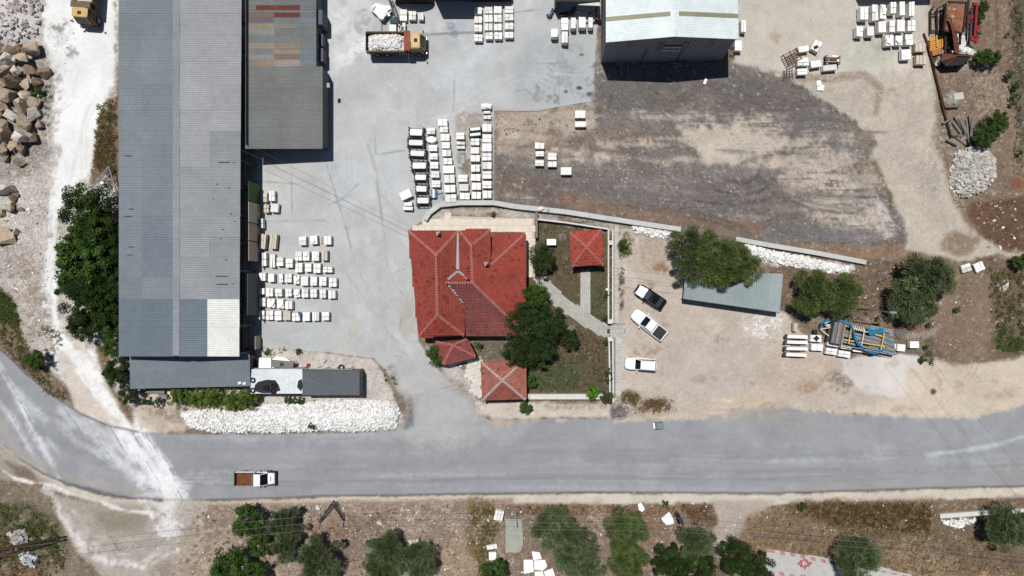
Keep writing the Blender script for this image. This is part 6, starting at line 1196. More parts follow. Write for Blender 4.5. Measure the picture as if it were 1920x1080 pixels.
bank([(1790, 290), (1815, 277), (1845, 278), (1862, 300), (1862, 335), (1840, 358), (1815, 370), (1790, 366), (1780, 340), (1786, 310)], 760, .5, 1.3, 26, 'round pale heap of broken stone near the eastern dirt slope', cols=[C(214, 210, 202), C(196, 190, 182), C(226, 222, 216), C(182, 176, 166)])
bank([(1396, 456), (1440, 470), (1500, 480), (1560, 495), (1594, 500), (1590, 512), (1540, 508), (1480, 496), (1440, 490), (1410, 478)], 620, .42, .4, 10, 'strip of white rubble behind the long wall near the carport', cols=RC)
bank([(1180, 425), (1215, 420), (1262, 434), (1256, 446), (1210, 442), (1190, 437)], 130, .4, .25, 10, 'small scatter of white stones beneath the retaining wall', cols=RC)
bank([(1784, 60), (1800, 65), (1822, 95), (1838, 105), (1830, 112), (1800, 104), (1775, 98)], 160, .4, .3, 10, 'white stones spilled around the rusty crusher', cols=RC[1:3])
bank([(1765, 975), (1800, 972), (1830, 970), (1825, 980), (1795, 990), (1770, 982)], 90, .35, .25, 8, 'white stones below the concrete channel wall', cols=RC)
bank([(-70, -70), (40, -70), (72, -20), (80, 20), (74, 60), (50, 80), (10, 75), (-70, 70)], 500, .45, 1.2, 50, 'low pile of dusty pale crushed stone in the north-west corner', cols=[C(205, 200, 197), C(188, 170, 158), C(216, 212, 210)], flat=.5)
bank([(16, 1000), (32, 990), (54, 993), (58, 1010), (50, 1022), (34, 1022)], 60, .5, .7, 12, 'heap of pale crumbly stone under the fallen lattice mast', cols=[C(196, 190, 184), C(170, 162, 156)])
bank([(38, 1036), (58, 1034), (74, 1044), (70, 1058), (50, 1062)], 60, .5, .7, 12, 'heap of white and dark scraps south of the fallen lattice mast', cols=[C(230, 230, 230), C(90, 96, 100), C(200, 206, 208)])
# ---------------------------------------------------------------- small stones strewn over the soil, and weeds
mb = MB()
def strew(poly, n, size, cols):
    def fx(): 
        for _k in range(6):
            x, y, d = inpoly(poly)
            if random.random() < min(1, (d + 1) / 14) * max(0., float(fbm(np.array([x / 18.]), np.array([y / 18.]), 77, 3)[0]) - .3) * 3: break
        return P(x, y, .03)
    slabscatter(mb, int(n * .5), fx, size * .55, [tuple(q * .82 for q in c_) for c_ in cols], .5); slabscatter(mb, int(n * .12), fx, size * 1.2, cols, .5)
strew([(360, 945), (1100, 940), (1100, 1090), (360, 1090)], 1400, .16, RC); strew([(1100, 945), (1900, 930), (1900, 1020), (1440, 1015), (1100, 1090)], 700, .13, RC)
strew([(0, 270), (90, 270), (100, 640), (40, 620), (0, 500)], 800, .2, RC + [C(160, 140, 124)]); strew([(1745, 100), (1880, 120), (1880, 280), (1760, 290)], 800, .16, [C(186, 174, 160), C(214, 206, 196), C(120, 106, 94)])
strew([(1440, 470), (1700, 500), (1860, 560), (1860, 660), (1740, 650), (1480, 590)], 450, .15, RC); strew([(1115, 210), (1640, 300), (1680, 440), (950, 370), (940, 290)], 420, .12, RC); strew([(930, 210), (1150, 215), (1150, 250), (930, 290)], 200, .16, [C(96, 88, 84), C(120, 108, 100)])
strew([(1820, 370), (1910, 370), (1915, 470), (1850, 470)], 260, .2, RC[:2] + [C(96, 76, 60)] * 4); strew([(495, 655), (740, 680), (750, 745), (500, 690)], 160, .12, [C(120, 110, 96), C(240, 240, 238)]); strew([(1150, 735), (1270, 750), (1260, 780), (1150, 780)], 260, .16, [C(150, 140, 130), C(96, 90, 84), C(220, 216, 210)])
strew([(700, 790), (900, 770), (960, 850), (700, 820)], 60, .1, RC); strew([(30, 840), (1880, 860), (1880, 905), (100, 905)], 60, .1, RC); strew([(1400, 590), (1470, 600), (1470, 640), (1400, 630)], 420, .14, RC); strew([(90, 60), (150, 60), (140, 150), (90, 140)], 60, .12, [C(90, 86, 82), C(210, 208, 205)])
strew([(860, 750), (900, 690), (880, 660), (850, 690)], 120, .2, RC + [C(120, 100, 84)]); strew([(640, 960), (760, 1000), (700, 1080), (640, 1060)], 300, .18, [C(200, 190, 180), C(120, 100, 88), C(226, 222, 216)])
mb.build('loose_stones', RUBM, label='small loose stones strewn over the soil and verges', cat='stones', kind='stuff')
LEAFM = M('leaf', attr=True, rough=.75, spec=.15, trans=.12, rnd=.10)
def tufts(name, spec, label):
    V = []; F = []; Cc = []; rg = np.random.default_rng(5)
    for poly, n, size, c, thr in spec:
        c = np.array(C(*c)); 
        for _ in range(n):
            x, y, d = inpoly(poly)
            if thr and float(fbm(np.array([x / 14.]), np.array([y / 14.]), 23, 3)[0]) < thr: continue
            if random.random() > (d + 2) / 12 or float(sdf(np.array([x]), np.array([y]), WALK)[0]) > 0: continue
            o = np.array(P(x, y, .0)); cc = c * (1 + rg.uniform(-.35, .35))
            for k in range(9):
                a = rg.uniform(0, 6.28); L = size * rg.uniform(.5, 1.2); w_ = L * .22; dx, dy = math.cos(a), math.sin(a); r0 = rg.uniform(0, size * .25); z1 = L * rg.uniform(.25, .9)
                b = o + np.array((dx * r0, dy * r0, .01)); q = b + np.array((dx * L * .8, dy * L * .8, z1)); s_ = np.array((-dy, dx, 0)) * w_ / 2
                m_ = (b + q) / 2 + np.array((0, 0, z1 * .2)); k0 = len(V); V += [b, m_ - s_, q, m_ + s_]; F.append((k0, k0 + 1, k0 + 2, k0 + 3)); Cc += [cc] * 4
    o = link(name, npmesh(name, np.array(V), np.array(F), LEAFM, np.array(Cc))); return tag(o, label, 'weeds', kind='stuff')
WALK = [(1430, 1022), (1780, 1086), (1780, 1130), (1430, 1120)]
DRY = (144, 124, 92); OLV = (104, 100, 56); GRN = (74, 96, 46); BRN = (118, 88, 62)
tufts('dry_weeds', [([(1400, 968), (1500, 940), (1750, 938), (1760, 1000), (1900, 1010), (1920, 1080), (1380, 1090)], 2200, .32, DRY, .38), ([(1480, 940), (1745, 944), (1745, 1000), (1560, 985)], 900, .34, (104, 84, 50), .3), ([(880, 945), (940, 950), (935, 1060), (890, 1060)], 420, .32, OLV, .35), ([(960, 945), (1340, 945), (1340, 968), (960, 965)], 500, .28, BRN, .4), ([(1270, 944), (1335, 944), (1345, 985), (1300, 990)], 200, .3, BRN, .3), ([(360, 950), (880, 945), (880, 1090), (360, 1090)], 700, .26, BRN, .5)], 'dry brown and straw weeds covering the southern verge')
tufts('green_weeds', [([(-40, 940), (60, 945), (125, 1000), (125, 1070), (60, 1090), (-40, 1080)], 700, .42, OLV, .4), ([(0, 960), (110, 990), (120, 1040), (40, 1040)], 300, .4, GRN, .42), ([(182, 195), (220, 185), (221, 325), (176, 320)], 420, .35, OLV, .3), ([(178, 220), (218, 260), (215, 330), (176, 320)], 240, .32, BRN, .4), ([(-20, 530), (20, 560), (60, 660), (130, 750), (90, 745), (40, 690), (0, 640)], 500, .36, OLV, .4), ([(-10, 540), (24, 556), (38, 600), (30, 622), (-10, 600)], 220, .4, GRN, 0), ([(70, 600), (120, 620), (110, 700), (80, 680)], 120, .3, (120, 112, 84), .4), ([(60, 130), (100, 160), (96, 240), (70, 220)], 60, .35, GRN, .35)], 'olive and green weeds on the western verges')
tufts('lawn_tufts', [([(1006, 420), (1140, 432), (1138, 600), (1110, 590), (1108, 508), (1060, 540), (1010, 500)], 900, .16, (92, 92, 58), .42), ([(1000, 620), (1060, 600), (1138, 640), (1138, 736), (990, 736)], 1500, .18, (80, 92, 54), .4), ([(1142, 432), (1148, 432), (1148, 604), (1142, 604)], 300, .22, GRN, .3), ([(1145, 640), (1149, 640), (1149, 740), (1146, 740)], 220, .25, GRN, 0)], 'patchy short grass of the garden lawns')
tufts('field_weeds', [([(1850, 500), (1920, 500), (1920, 660), (1880, 665), (1860, 600)], 600, .34, (98, 94, 58), .42), ([(1440, 500), (1480, 505), (1700, 510), (1740, 600), (1700, 620), (1560, 600)], 400, .26, (104, 84, 58), .45), ([(1740, 100), (1800, 120), (1790, 140), (1755, 130)], 120, .3, OLV, .35), ([(1156, 450), (1180, 450), (1184, 478), (1160, 480)], 140, .3, GRN, .3), ([(1158, 480), (1170, 480), (1170, 590), (1160, 590)], 140, .26, OLV, .42), ([(1165, 735), (1200, 738), (1196, 760), (1168, 758)], 160, .3, OLV, .3), ([(1200, 745), (1262, 745), (1255, 775), (1205, 775)], 240, .3, BRN, .38), ([(1730, 650), (1750, 655), (1748, 685), (1734, 680)], 50, .4, (96, 110, 82), .3), ([(1860, 620), (1920, 610), (1920, 660), (1870, 656)], 160, .4, GRN, .4), ([(490, 650), (570, 655), (565, 668), (490, 665)], 40, .3, OLV, .4), ([(718, 690), (740, 705), (745, 722), (725, 715)], 70, .3, (92, 80, 54), .3), ([(1070, 415), (1140, 428), (1136, 440), (1070, 430)], 90, .3, GRN, .35), ([(1890, 0), (1920, 0), (1920, 320), (1900, 300)], 250, .34, (96, 92, 66), .45)], 'scattered weeds of the eastern plots')

# ---------------------------------------------------------------- trees: crowns of small leaf faces gathered in clumps
def crown(name, kind, seed, col, nclump=46, per=150, leaf=.075, flat=.8, elong=None):
    rg = np.random.default_rng(seed); V = []; Cc = []
    d = rg.normal(size=(nclump, 3)); d[:, 2] = np.abs(d[:, 2]) * .9 - .25; d /= np.linalg.norm(d, axis=1)[:, None]
    cen = d * rg.uniform(.3, .92, nclump)[:, None]; rad = rg.uniform(.12, .28, nclump); cen[:, 2] *= flat
    shade = rg.uniform(.6, 1.35, nclump); hue = rg.uniform(-.12, .12, nclump)
    n = nclump * per; ci = np.repeat(np.arange(nclump), per)
    dr = rg.normal(size=(n, 3)); dr[:, 2] += .35; dr /= np.linalg.norm(dr, axis=1)[:, None]
    rr = rg.uniform(.35, 1.08, n) ** .6; pos = cen[ci] + dr * (rad[ci] * rr)[:, None]
    out = pos / (np.linalg.norm(pos, axis=1)[:, None] + 1e-6)
    if kind == 'needle':
        ax = dr * .8 + out * .6 + rg.normal(size=(n, 3)) * .25; ax /= np.linalg.norm(ax, axis=1)[:, None]; L = leaf * rg.uniform(1.2, 2.4, n); W = leaf * .28 * rg.uniform(.7, 1.2, n)
    else:
        ax = rg.normal(size=(n, 3)); nn = dr + rg.normal(size=(n, 3)) * .5; nn[:, 2] += .3; ax -= nn * (np.sum(ax * nn, 1) / np.sum(nn * nn, 1))[:, None]; ax /= np.linalg.norm(ax, axis=1)[:, None]; L = leaf * rg.uniform(.7, 1.4, n); W = L * rg.uniform(.5, .8, n)
    sd = np.cross(ax, dr + rg.normal(size=(n, 3)) * .3); sd /= (np.linalg.norm(sd, axis=1)[:, None] + 1e-6)
    a = pos; b = pos + ax * (L / 2)[:, None] + sd * (W / 2)[:, None]; c = pos + ax * L[:, None]; e = pos + ax * (L / 2)[:, None] - sd * (W / 2)[:, None]
    V = np.stack([a, b, c, e], 1).reshape(-1, 3); F = np.arange(n * 4).reshape(-1, 4)
    base = np.array(C(*col)); s_ = (shade[ci] * rg.uniform(.7, 1.3, n))[:, None]; cc = base[None] * s_; cc[:, 0] *= 1 + hue[ci]; cc[:, 2] *= 1 - hue[ci] * .5
    return npmesh(name, V, F, LEAFM, np.repeat(cc, 4, 0))
DKG = (50, 70, 26); MIDG = (68, 94, 38); HEDG = (100, 122, 48); PINE = (106, 120, 82); PINE2 = (104, 120, 66); LIME = (98, 138, 40); OLG = (56, 74, 36)
CR = {
 'broad': [crown('crown', 'leaf', i, DKG, 46, 240, .065) for i in range(3)],
 'mid': [crown('crown', 'leaf', 10 + i, MIDG, 50, 150, .085) for i in range(2)],
 'hedge': [crown('crown', 'leaf', 20 + i, HEDG, 44, 150, .075) for i in range(2)],
 'pine': [crown('crown', 'needle', 30 + i, PINE, 40, 330, .085) for i in range(3)],
 'pine2': [crown('crown', 'needle', 40 + i, PINE2, 38, 320, .085) for i in range(2)],
 'conifer': [crown('crown', 'leaf', 50 + i, OLG, 60, 150, .06) for i in range(2)],
 'lime': [crown('crown', 'leaf', 60, LIME, 30, 120, .12)],
 'bush': [crown('crown', 'leaf', 70 + i, (70, 94, 44), 22, 70, .14) for i in range(2)],
}
_t = MB(); _t.tube((0, 0, 0), (.02, .01, .55), .09, 9, .06); 
for k in range(5):
    a = k * 1.26; _t.tube((0.02, .01, .5), (.42 * math.cos(a), .42 * math.sin(a), .95), .045, 6, .02)
TRM = _t.mesh('trunk', BARK)
def tree(px, py, r, kind, label, nm='tree', cat='tree', ht=None, ex=1., rot=None, group=None):
    """px,py,r: the crown's middle and radius in photo pixels"""
    R_ = r / S * .93; ht = ht or R_ * 1.1 + 1.2; zc = max(.35 * R_, ht - R_ * .55); p = P(*gnd(px, py, zc + .2 * R_)); t = thing(nm, (p.x, p.y, 0), label, cat, group)
    link('trunk', TRM, t, sc=(R_ * .9, R_ * .9, zc), rot=(0, 0, jit(3)))
    o = link('crown', random.choice(CR[kind]), t, loc=(0, 0, zc), sc=(R_, R_ * ex, R_ * .85), rot=(0, 0, jit(3) if rot is None else rot)); return t
WG = 'broadleaf trees along the long shed'
for (x, y, r, k, lb) in [(163, 392, 56, 'broad', 'dark leafy tree at the north end of the row against the long shed'), (195, 440, 42, 'broad', 'dark tree pressed to the shed wall in the upper row'), (146, 488, 58, 'mid', 'wide green tree bulging furthest west over the white track'), (190, 530, 48, 'broad', 'dark tree in the middle of the row by the shed'), (166, 436, 48, 'mid', 'green tree in the notch between the two upper bulges'), (186, 484, 44, 'broad', 'dark tree by the shed behind the widest bulge'), (140, 530, 44, 'broad', 'dark tree on the west side above the large lower tree'), (196, 572, 40, 'broad', 'dark tree by the shed beside the large lower tree'), (150, 610, 30, 'broad', 'small dark tree on the south-west corner of the row'), (160, 570, 52, 'broad', 'large tree above the bend of the white track'), (196, 610, 34, 'mid', 'lighter green tree near the shed south-west end'), (212, 650, 26, 'mid', 'small green tree touching the corner of the long shed'), (214, 700, 30, 'broad', 'dark shrub-like tree west of the lean-to'), (238, 738, 22, 'broad', 'small dark tree below the lean-to west corner')]: tree(x, y, r, k, lb, 'broadleaf_tree', group=WG, ht=r / S * 1.25 + .8)
for i, (x, y, r) in enumerate([(335, 744, 24), (368, 748, 23), (402, 746, 25), (436, 750, 24), (466, 748, 23)]): tree(x, y, r, 'hedge', f'rounded bright green shrub, {ORD[i]} from the left in the hedge below the lean-to', 'hedge_shrub', 'shrub', group='hedge below the lean-to', ht=2.2)
for (x, y, r, lb) in [(295, 755, 11, 'scrawny bush in the gap west of the hedge'), (270, 752, 10, 'low bush under the lean-to corner'), (540, 748, 11, 'green bush at the east end below the white container'), (560, 752, 9, 'small bush below the container seam'), (483, 745, 9, 'small bush below the white container'), (820, 664, 24, 'green bush pressed against the porch roof west side'), (896, 648, 9, 'small green bush between porch and tree'), (985, 764, 14, 'spiky dark bush on the roadside south of the pavilion'), (996, 715, 14, 'dark bush at the pavilion east side'), (1138, 553, 7, 'small bush beside the northern hedge strip'), (1133, 597, 8, 'dark bush beside the garden gate'), (1136, 642, 7, 'dark bush south of the garden gate'), (1139, 697, 9, 'dark bush in the southern hedge strip'), (1142, 712, 8, 'lower dark bush in the southern hedge strip'), (62, 675, 22, 'dark shrub beside the road bend on the west verge'), (850, 1, 1, '')]:
    if lb: tree(x, y, r, 'mid' if r > 12 else 'bush', lb, 'bush', 'bush', ht=r / S * 1.3 + .4)
tree(1112, 738, 15, 'lime', 'bright lime-green bush on the southern garden wall', 'bush', 'bush', ht=1.8); tree(1138, 745, 13, 'pine', 'round grey-green bush at the garden south-east corner', 'bush', 'bush', ht=1.8)
HG = 'trees around the red-roofed house'
for (x, y, r, k, lb) in [(1004, 556, 30, 'mid', 'light green tree over the garden path start'), (990, 602, 42, 'conifer', 'dark dense tree overlapping the house south-east corner'), (1030, 610, 40, 'conifer', 'dark spreading tree over the garden path'), (973, 655, 38, 'conifer', 'dark tree above the pink pavilion'), (1012, 655, 36, 'conifer', 'dark tree in the lower middle of the garden clump'), (1068, 634, 22, 'conifer', 'small dark tree at the east side of the garden clump')]: tree(x, y, r, k, lb, 'garden_tree', group=HG, ht=r / S * 1.3 + 1)
tree(1016, 486, 29, 'conifer', 'dark narrow tree between the house and the gazebo lawn', 'garden_tree', group=HG, ex=1.15, rot=0, ht=3.6)
for (x, y, r, k, lb) in [(1290, 462, 38, 'pine', 'feathery grey-green pine at the west end of the carport clump'), (1345, 478, 46, 'pine2', 'large feathery pine in the middle of the carport clump'), (1298, 500, 36, 'pine', 'lower western pine of the carport clump'), (1390, 497, 38, 'pine2', 'eastern feathery pine overhanging the carport'), (1350, 510, 34, 'pine2', 'pine overhanging the middle of the carport')]: tree(x, y, r, k, lb, 'pine_tree', group='pines beside the carport', ht=r / S * 1.3 + 1.6)
for (x, y, r, k, lb) in [(1528, 548, 44, 'pine2', 'western half of the broad green pine pair behind the trailer'), (1578, 552, 42, 'pine2', 'eastern half of the broad green pine pair behind the trailer'), (1735, 530, 58, 'pine', 'big round grey-green pine with the street lamp beside it'), (1712, 565, 42, 'pine', 'lower lobe tree under the big round eastern pine')]: tree(x, y, r, k, lb, 'pine_tree', group='pines behind the trailer')
SG = 'trees along the southern verge'
for (x, y, r, k, lb, ex) in [(462, 980, 36, 'mid', 'sparse leafy tree at the north-west of the left southern group', 1), (534, 985, 33, 'pine', 'pine with open shadow just right of the sparse leafy tree', 1.1), (485, 1022, 26, 'mid', 'small tree in the middle of the left southern group', 1), (538, 1028, 30, 'pine', 'pine below the north pine of the left southern group', 1), (598, 1048, 43, 'pine', 'large round pine at the right of the left southern group', 1), (432, 1066, 42, 'mid', 'leafy tree cut by the bottom edge left of the group', 1), (484, 1072, 24, 'mid', 'small leafy tree on the bottom edge below the middle tree', 1), (726, 1036, 38, 'pine', 'northern pine of the central southern pair', 1.15), (780, 1056, 38, 'pine', 'eastern pine of the central southern pair', 1), (712, 1070, 34, 'pine2', 'pine on the bottom edge below the central pair', 1), (925, 1075, 30, 'mid', 'leafy tree cut by the bottom edge beside the pale square crate', 1), (1038, 995, 40, 'pine', 'tall pine leaning out from the centre near the concrete slab', 1.1), (1070, 1030, 46, 'pine', 'pine in the middle of the tall clump near the slab', 1), (1100, 1070, 36, 'pine', 'pine at the bottom of the tall clump near the slab', 1), (1174, 1002, 40, 'pine2', 'upright green pine standing alone between two clumps', 1.15), (1180, 1062, 38, 'pine2', 'pine directly below the upright lone pine', 1), (1306, 1020, 38, 'pine', 'grey-green pine at the top of the right southern clump', 1), (1255, 1056, 38, 'broad', 'dark leafy tree at the left of the right southern clump', 1), (1310, 1070, 40, 'broad', 'dark leafy tree at the middle bottom of the right southern clump', 1), (1382, 1046, 38, 'broad', 'dark leafy tree beside the paved walk', 1), (1420, 1070, 38, 'broad', 'dark leafy tree overhanging the paved walk start', 1), (1612, 1052, 43, 'pine', 'round pine covering the middle of the paved walk', 1.05), (1892, 994, 44, 'pine', 'round pine beside the channel wall at the right edge', 1)]: tree(x, y, r, k, lb, 'verge_tree', group=SG, ex=ex)
EG = 'shrubs on the eastern slope'
for (x, y, r, lb) in [(1840, 108, 17, 'western half of the dark shrub pair right of the crusher'), (1860, 106, 20, 'eastern half of the dark shrub pair right of the crusher'), (1843, 12, 14, 'shrub at the top behind the red frame'), (1836, 34, 12, 'shrub beside the red frame'), (1836, 62, 5, 'tiny shrub at the foot of the red frame'), (1870, 228, 26, 'upper dark shrub beside the log heap'), (1848, 252, 28, 'lower dark shrub beside the log heap'), (1892, 140, 10, 'small shrub on the slope, uppermost of four'), (1908, 158, 11, 'small shrub on the slope, second of four'), (1902, 180, 8, 'small shrub on the slope, third of four'), (1898, 193, 7, 'small shrub on the slope, lowest of four'), (1891, 62, 5, 'tiny shrub on the upper slope'), (1913, 287, 7, 'small shrub at the right edge of the slope'), (1915, 490, 18, 'dark shrub cut by the right edge'), (1795, 580, 7, 'grey-green weed bush east of the round pine'), (1646, 597, 5, 'tiny green bush under the street lamp'), (1744, 610, 7, 'little green bush below the round pine'), (1737, 650, 6, 'small grey-green bush beside the lone white crate')]: tree(x, y, r, 'mid' if r > 12 else 'bush', lb, 'shrub', 'shrub', group=EG, ht=r / S * 1.2 + .4)
tree(1728, 675, 9, 'bush', 'sprawling grey-green weed on the pale sand', 'bush', 'bush', ht=.6); tree(68, 172, 12, 'bush', 'green plant growing between the boulders', 'bush', 'bush', ht=1.2); tree(500, 660, 7, 'bush', 'small plant at the yard south edge near the shed', 'bush', 'bush', ht=.6); tree(560, 658, 7, 'bush', 'small plant at the yard south edge', 'bush', 'bush', ht=.6); tree(1504, 950, 10, 'bush', 'green bush on the verge above the weeds', 'bush', 'bush', ht=1.); tree(1248, 945, 8, 'bush', 'olive bush at the verge beside the white sheeting', 'bush', 'bush', ht=.8); tree(584, 800, 8, 'bush', 'brown-green bush on the white rubble bank', 'bush', 'bush', ht=1.8); tree(925, 402, 6, 'bush', 'small plant on the strip behind the retaining wall', 'bush', 'bush', ht=.5); tree(1168, 458, 12, 'bush', 'low green plant near the top of the parking lot', 'bush', 'bush', ht=.6)

# ---------------------------------------------------------------- poles, lamp and cables
def lattice(nm, base, top, w0, label, cat, mat=STEEL, seg=9):
    t = thing(nm, base, label, cat); base = Vector(base); top = Vector(top); mb = MB(); C4 = [(-1, -1), (1, -1), (1, 1), (-1, 1)]; d = (top - base).normalized(); R = d.to_track_quat('Z', 'Y').to_matrix()
    lv = [[base.lerp(top, k / seg) + R @ Vector((a * w0 * (1 - .6 * k / seg), b * w0 * (1 - .6 * k / seg), 0)) for a, b in C4] for k in range(seg + 1)]
    for i in range(4): mb.beam(lv[0][i], lv[seg][i], .09)
    for k in range(seg):
        for i in range(4): mb.beam(lv[k][i], lv[k + 1][(i + 1) % 4], .05)
    mb.build('lattice', mat, t); return t
t = lattice('power_pole', P(628, 943), P(600, 979, 7.6), .28, 'dark lattice power pole leaning outward on the southern verge', 'power pole'); pt = P(600, 979, 7.6); MB().beam(pt + Vector((-.1, -1.0, -.1)), pt + Vector((.1, 1.0, -.1)), .12).build('cross_arm', STEEL, t)
t = lattice('power_pole', P(1268, 962), P(1281, 985, 6.5), .22, 'dark lattice power pole beside the white sheeting in the verge', 'power pole'); pt2 = P(1281, 985, 6.5)
MB().beam(pt2 + Vector((0, -1, -.1)), pt2 + Vector((0, 1, -.1)), .12).build('cross_arm', STEEL, t)
t = lattice('fallen_mast', P(-20, 1042, .8), P(110, 1010, 1.5), .55, 'rusty lattice mast lying across the stone heap in the south-west corner', 'mast', DRUST, 14)
def cable(a, b, sag, r=.014, mat=WIRE):
    a = Vector(a); b = Vector(b); n = 14; pts = [a.lerp(b, i / n) - Vector((0, 0, sag * 4 * (i / n) * (1 - i / n))) for i in range(n + 1)]; mb = MB()
    for p, q in zip(pts, pts[1:]): mb.tube(p, q, r, 5, cap=False)
    return mb
cn = 'overhead cables above the southern verge'; 
for i in range(3):
    dy = (-.9, 0, .9)[i]; w3 = ['northern', 'middle', 'southern'][i]
    e0 = P(-40, 1048, 7.3) + Vector((0, dy, 0)); p1 = P(600, 979, 7.5) + Vector((0, dy, 0)); p2 = pt2 + Vector((0, dy, -.05)); e1 = P(1990, 1058, 7.) + Vector((0, dy * .6, 0))
    mb = cable(e0, p1, .5, mat=WIREL); m2 = cable(p1, p2, .6); m3 = cable(p2, e1, .6); k = MB(); [k.add(m_.v, m_.f) for m_ in (mb, m2, m3)]
    k.build('overhead_cable', WIREL, label=f'{w3} of three pale cables strung over the southern verge', cat='cable', group=cn)
cable(P(455, 282, 5.3), P(765, 433, 3.6), .25, .015).build('overhead_cable', WIRE, label='lower dark cable from the long shed to the house corner', cat='cable'); cable(P(462, 270, 5.3), P(778, 430, 3.7), .3, .012).build('overhead_cable', WIRE, label='upper thin cable from the long shed to the house roof', cat='cable')
cable(P(1690, 668, 6), P(1900, 925, 6), .5, .013).build('overhead_cable', WIRE, label='western of two cables crossing the road at the right', cat='cable'); cable(P(1748, 676, 6), P(1960, 935, 6), .5, .013).build('overhead_cable', WIRE, label='eastern of two cables crossing the road at the right', cat='cable')
cable(P(866, 630, 3.2), P(985, 720, 3.6), .3, .018, ).build('overhead_cable', WIREL, label='thin cable from the house corner over the pavilion', cat='cable'); cable(P(452, 660, 5), P(486, 675, 3), .3, .012).build('overhead_cable', WIREL, label='short cable hanging from the long shed south-east corner', cat='cable'); cable(P(568, 708, 2.9), P(648, 737, 2.75), .02, .018).build('overhead_cable', WIREL, label='pale cable lying across the dark container roof', cat='cable')
cable(P(1040, 487, 3.5), P(1280, 520, 3.5), .4, .015).build('overhead_cable', WIRE, label='upper thin cable from the lawn to the carport', cat='cable'); cable(P(1120, 518, 3.5), P(1285, 541, 3.), .3, .015).build('overhead_cable', WIRE, label='lower thin cable over the parking lot', cat='cable')
t = thing('street_lamp', P(1640, 582), 'dark street lamp with a long arm beside the big round pine', 'street lamp')
tp = P(1630, 581, 6.2); b0 = Vector((tp.x * 1.005, tp.y * 1.0, 0)); b0 = P(*gnd(1630, 581, 6.2)); MB().tube(b0, tp, .11, 10, .08).build('pole', STEEL, t); MB().beam(tp, P(1678, 586, 6.4), .12).build('arm', STEEL, t); MB().hull([P(x, y, 6.35) for x, y in ((1668, 583), (1682, 584), (1682, 589), (1668, 588))], [P(x, y, 6.5) for x, y in ((1670, 584), (1680, 585), (1680, 588), (1670, 587))]).build('lamp_head', GSTEEL, t)
# truss lying by the long shed
t = thing('roof_truss', P(200, 342), 'grey steel roof truss leaning in the gap beside the long shed', 'truss'); mb = MB(); tri_ = [P(182, 340, .5), P(204, 312, 1.4), P(220, 365, .5)]
mb.beam(tri_[0], tri_[1], .12); mb.beam(tri_[1], tri_[2], .12); mb.beam(P(184, 343, .4), P(206, 315, 1.3), .08); mb.beam(P(190, 338, .5), P(212, 334, .9), .08); mb.beam(P(196, 325, .9), P(214, 345, .7), .07); mb.beam(P(200, 342, .5), P(222, 372, .5), .1); mb.beam(P(210, 330, .8), P(217, 352, .6), .06); mb.build('truss_member', GSTEEL, t)
mb = MB().ring(P(209, 360, .8), .5, .07, 6, 6); mb.ring(P(210, 361, .9), .28, .06, 5, 6); mb.build('bent_wire_frame', WHITE, label='crumpled white wire frame at the foot of the truss', cat='frame')
MB().box(P(192, 343, .6), (.45, .35, .3), .4).build('white_block', WHITE, label='small white block between tree and truss', cat='block')
# bits beneath the lean-to
for i, (x0, y0, x1, y1) in enumerate([(264, 731, 290, 737), (290, 732, 308, 739), (298, 740, 312, 748)]): MB().slab([P(x, y, .6) for x, y in ((x0, y0), (x1, y0), (x1, y1), (x0, y1))], .5).build('timber_sheet', LOGM, label=['westernmost', 'middle', 'lowest'][i] + ' grey board below the lean-to west end', cat='board')
# ---------------------------------------------------------------- scaffold trailer
t = thing('scaffold_trailer', P(1610, 632), 'long flat trailer piled with grey boards, yellow timbers and steel frames', 'trailer'); A0 = P(1556, 602, 1.2); ax = (P(1668, 640, 1.2) - P(1556, 618, 1.2)).normalized(); ay = Vector((-ax.y, ax.x, 0)); O_ = P(1556, 622, 1.1)
def L(u, v, z): return O_ + ax * u + ay * v + Vector((0, 0, z - 1.1))
MB().slab([L(u, v, 1.0) for u, v in ((-.2, -1.4), (8.6, -1.5), (8.6, 1.5), (-.2, 1.4))], .25).build('trailer_deck', STEEL, t)
for u in (1.5, 6.5):
    for v in (-1.3, 1.3): MB().tube(L(u, v - .1, .4), L(u, v + .1, .4), .4, 14).build('wheel', RUB, t)
for k in range(8): MB().beam(L(.15 + k * .19, -1.45, 1.75 + .03 * (k % 2)), L(.15 + k * .19, 1.45, 1.75 + .03 * (k % 2)), .15, .5, ).build('stacked_board', [GREYP, LOGM, TIMBER, M('pinkish_timber', C(176, 156, 150), .85, noise=(6, .15))][k % 4], t)
for k, (u0, v0, u1, v1) in enumerate([(1.7, 1.2, 7.2, .7), (1.7, -.7, 7.4, -.55)]): MB().beam(L(u0, v0, 1.75), L(u1, v1, 1.75), .17, .15).build('yellow_timber', YPOLE, t)
for k, v in enumerate((.45, .1, -.15, -1.0)): MB().beam(L(1.7, v, 1.5), L(7.4 + .3 * k, v - .25, 1.5), .26, .1).build('grey_board', GREYP, t)
for k, u in enumerate((2.4, 4.2, 6.9)): MB().beam(L(u, -1.1, 1.95), L(u, 1.3, 1.95), .13, .1).build('cross_bar', YPOLE if k % 2 == 0 else CONCW, t)
for k, v in enumerate((1.5, -1.5)): MB().beam(L(1.6, v, 1.9), L(7.8, v * .98, 1.9), .12, .12).build('side_tube', GSTEEL, t)
for k in range(6): MB().beam(L(2.6 + k * .28, .85, 1.85), L(2.65 + k * .28, 1.4, 1.85), .12, .1).build('short_tube', CONCW, t)
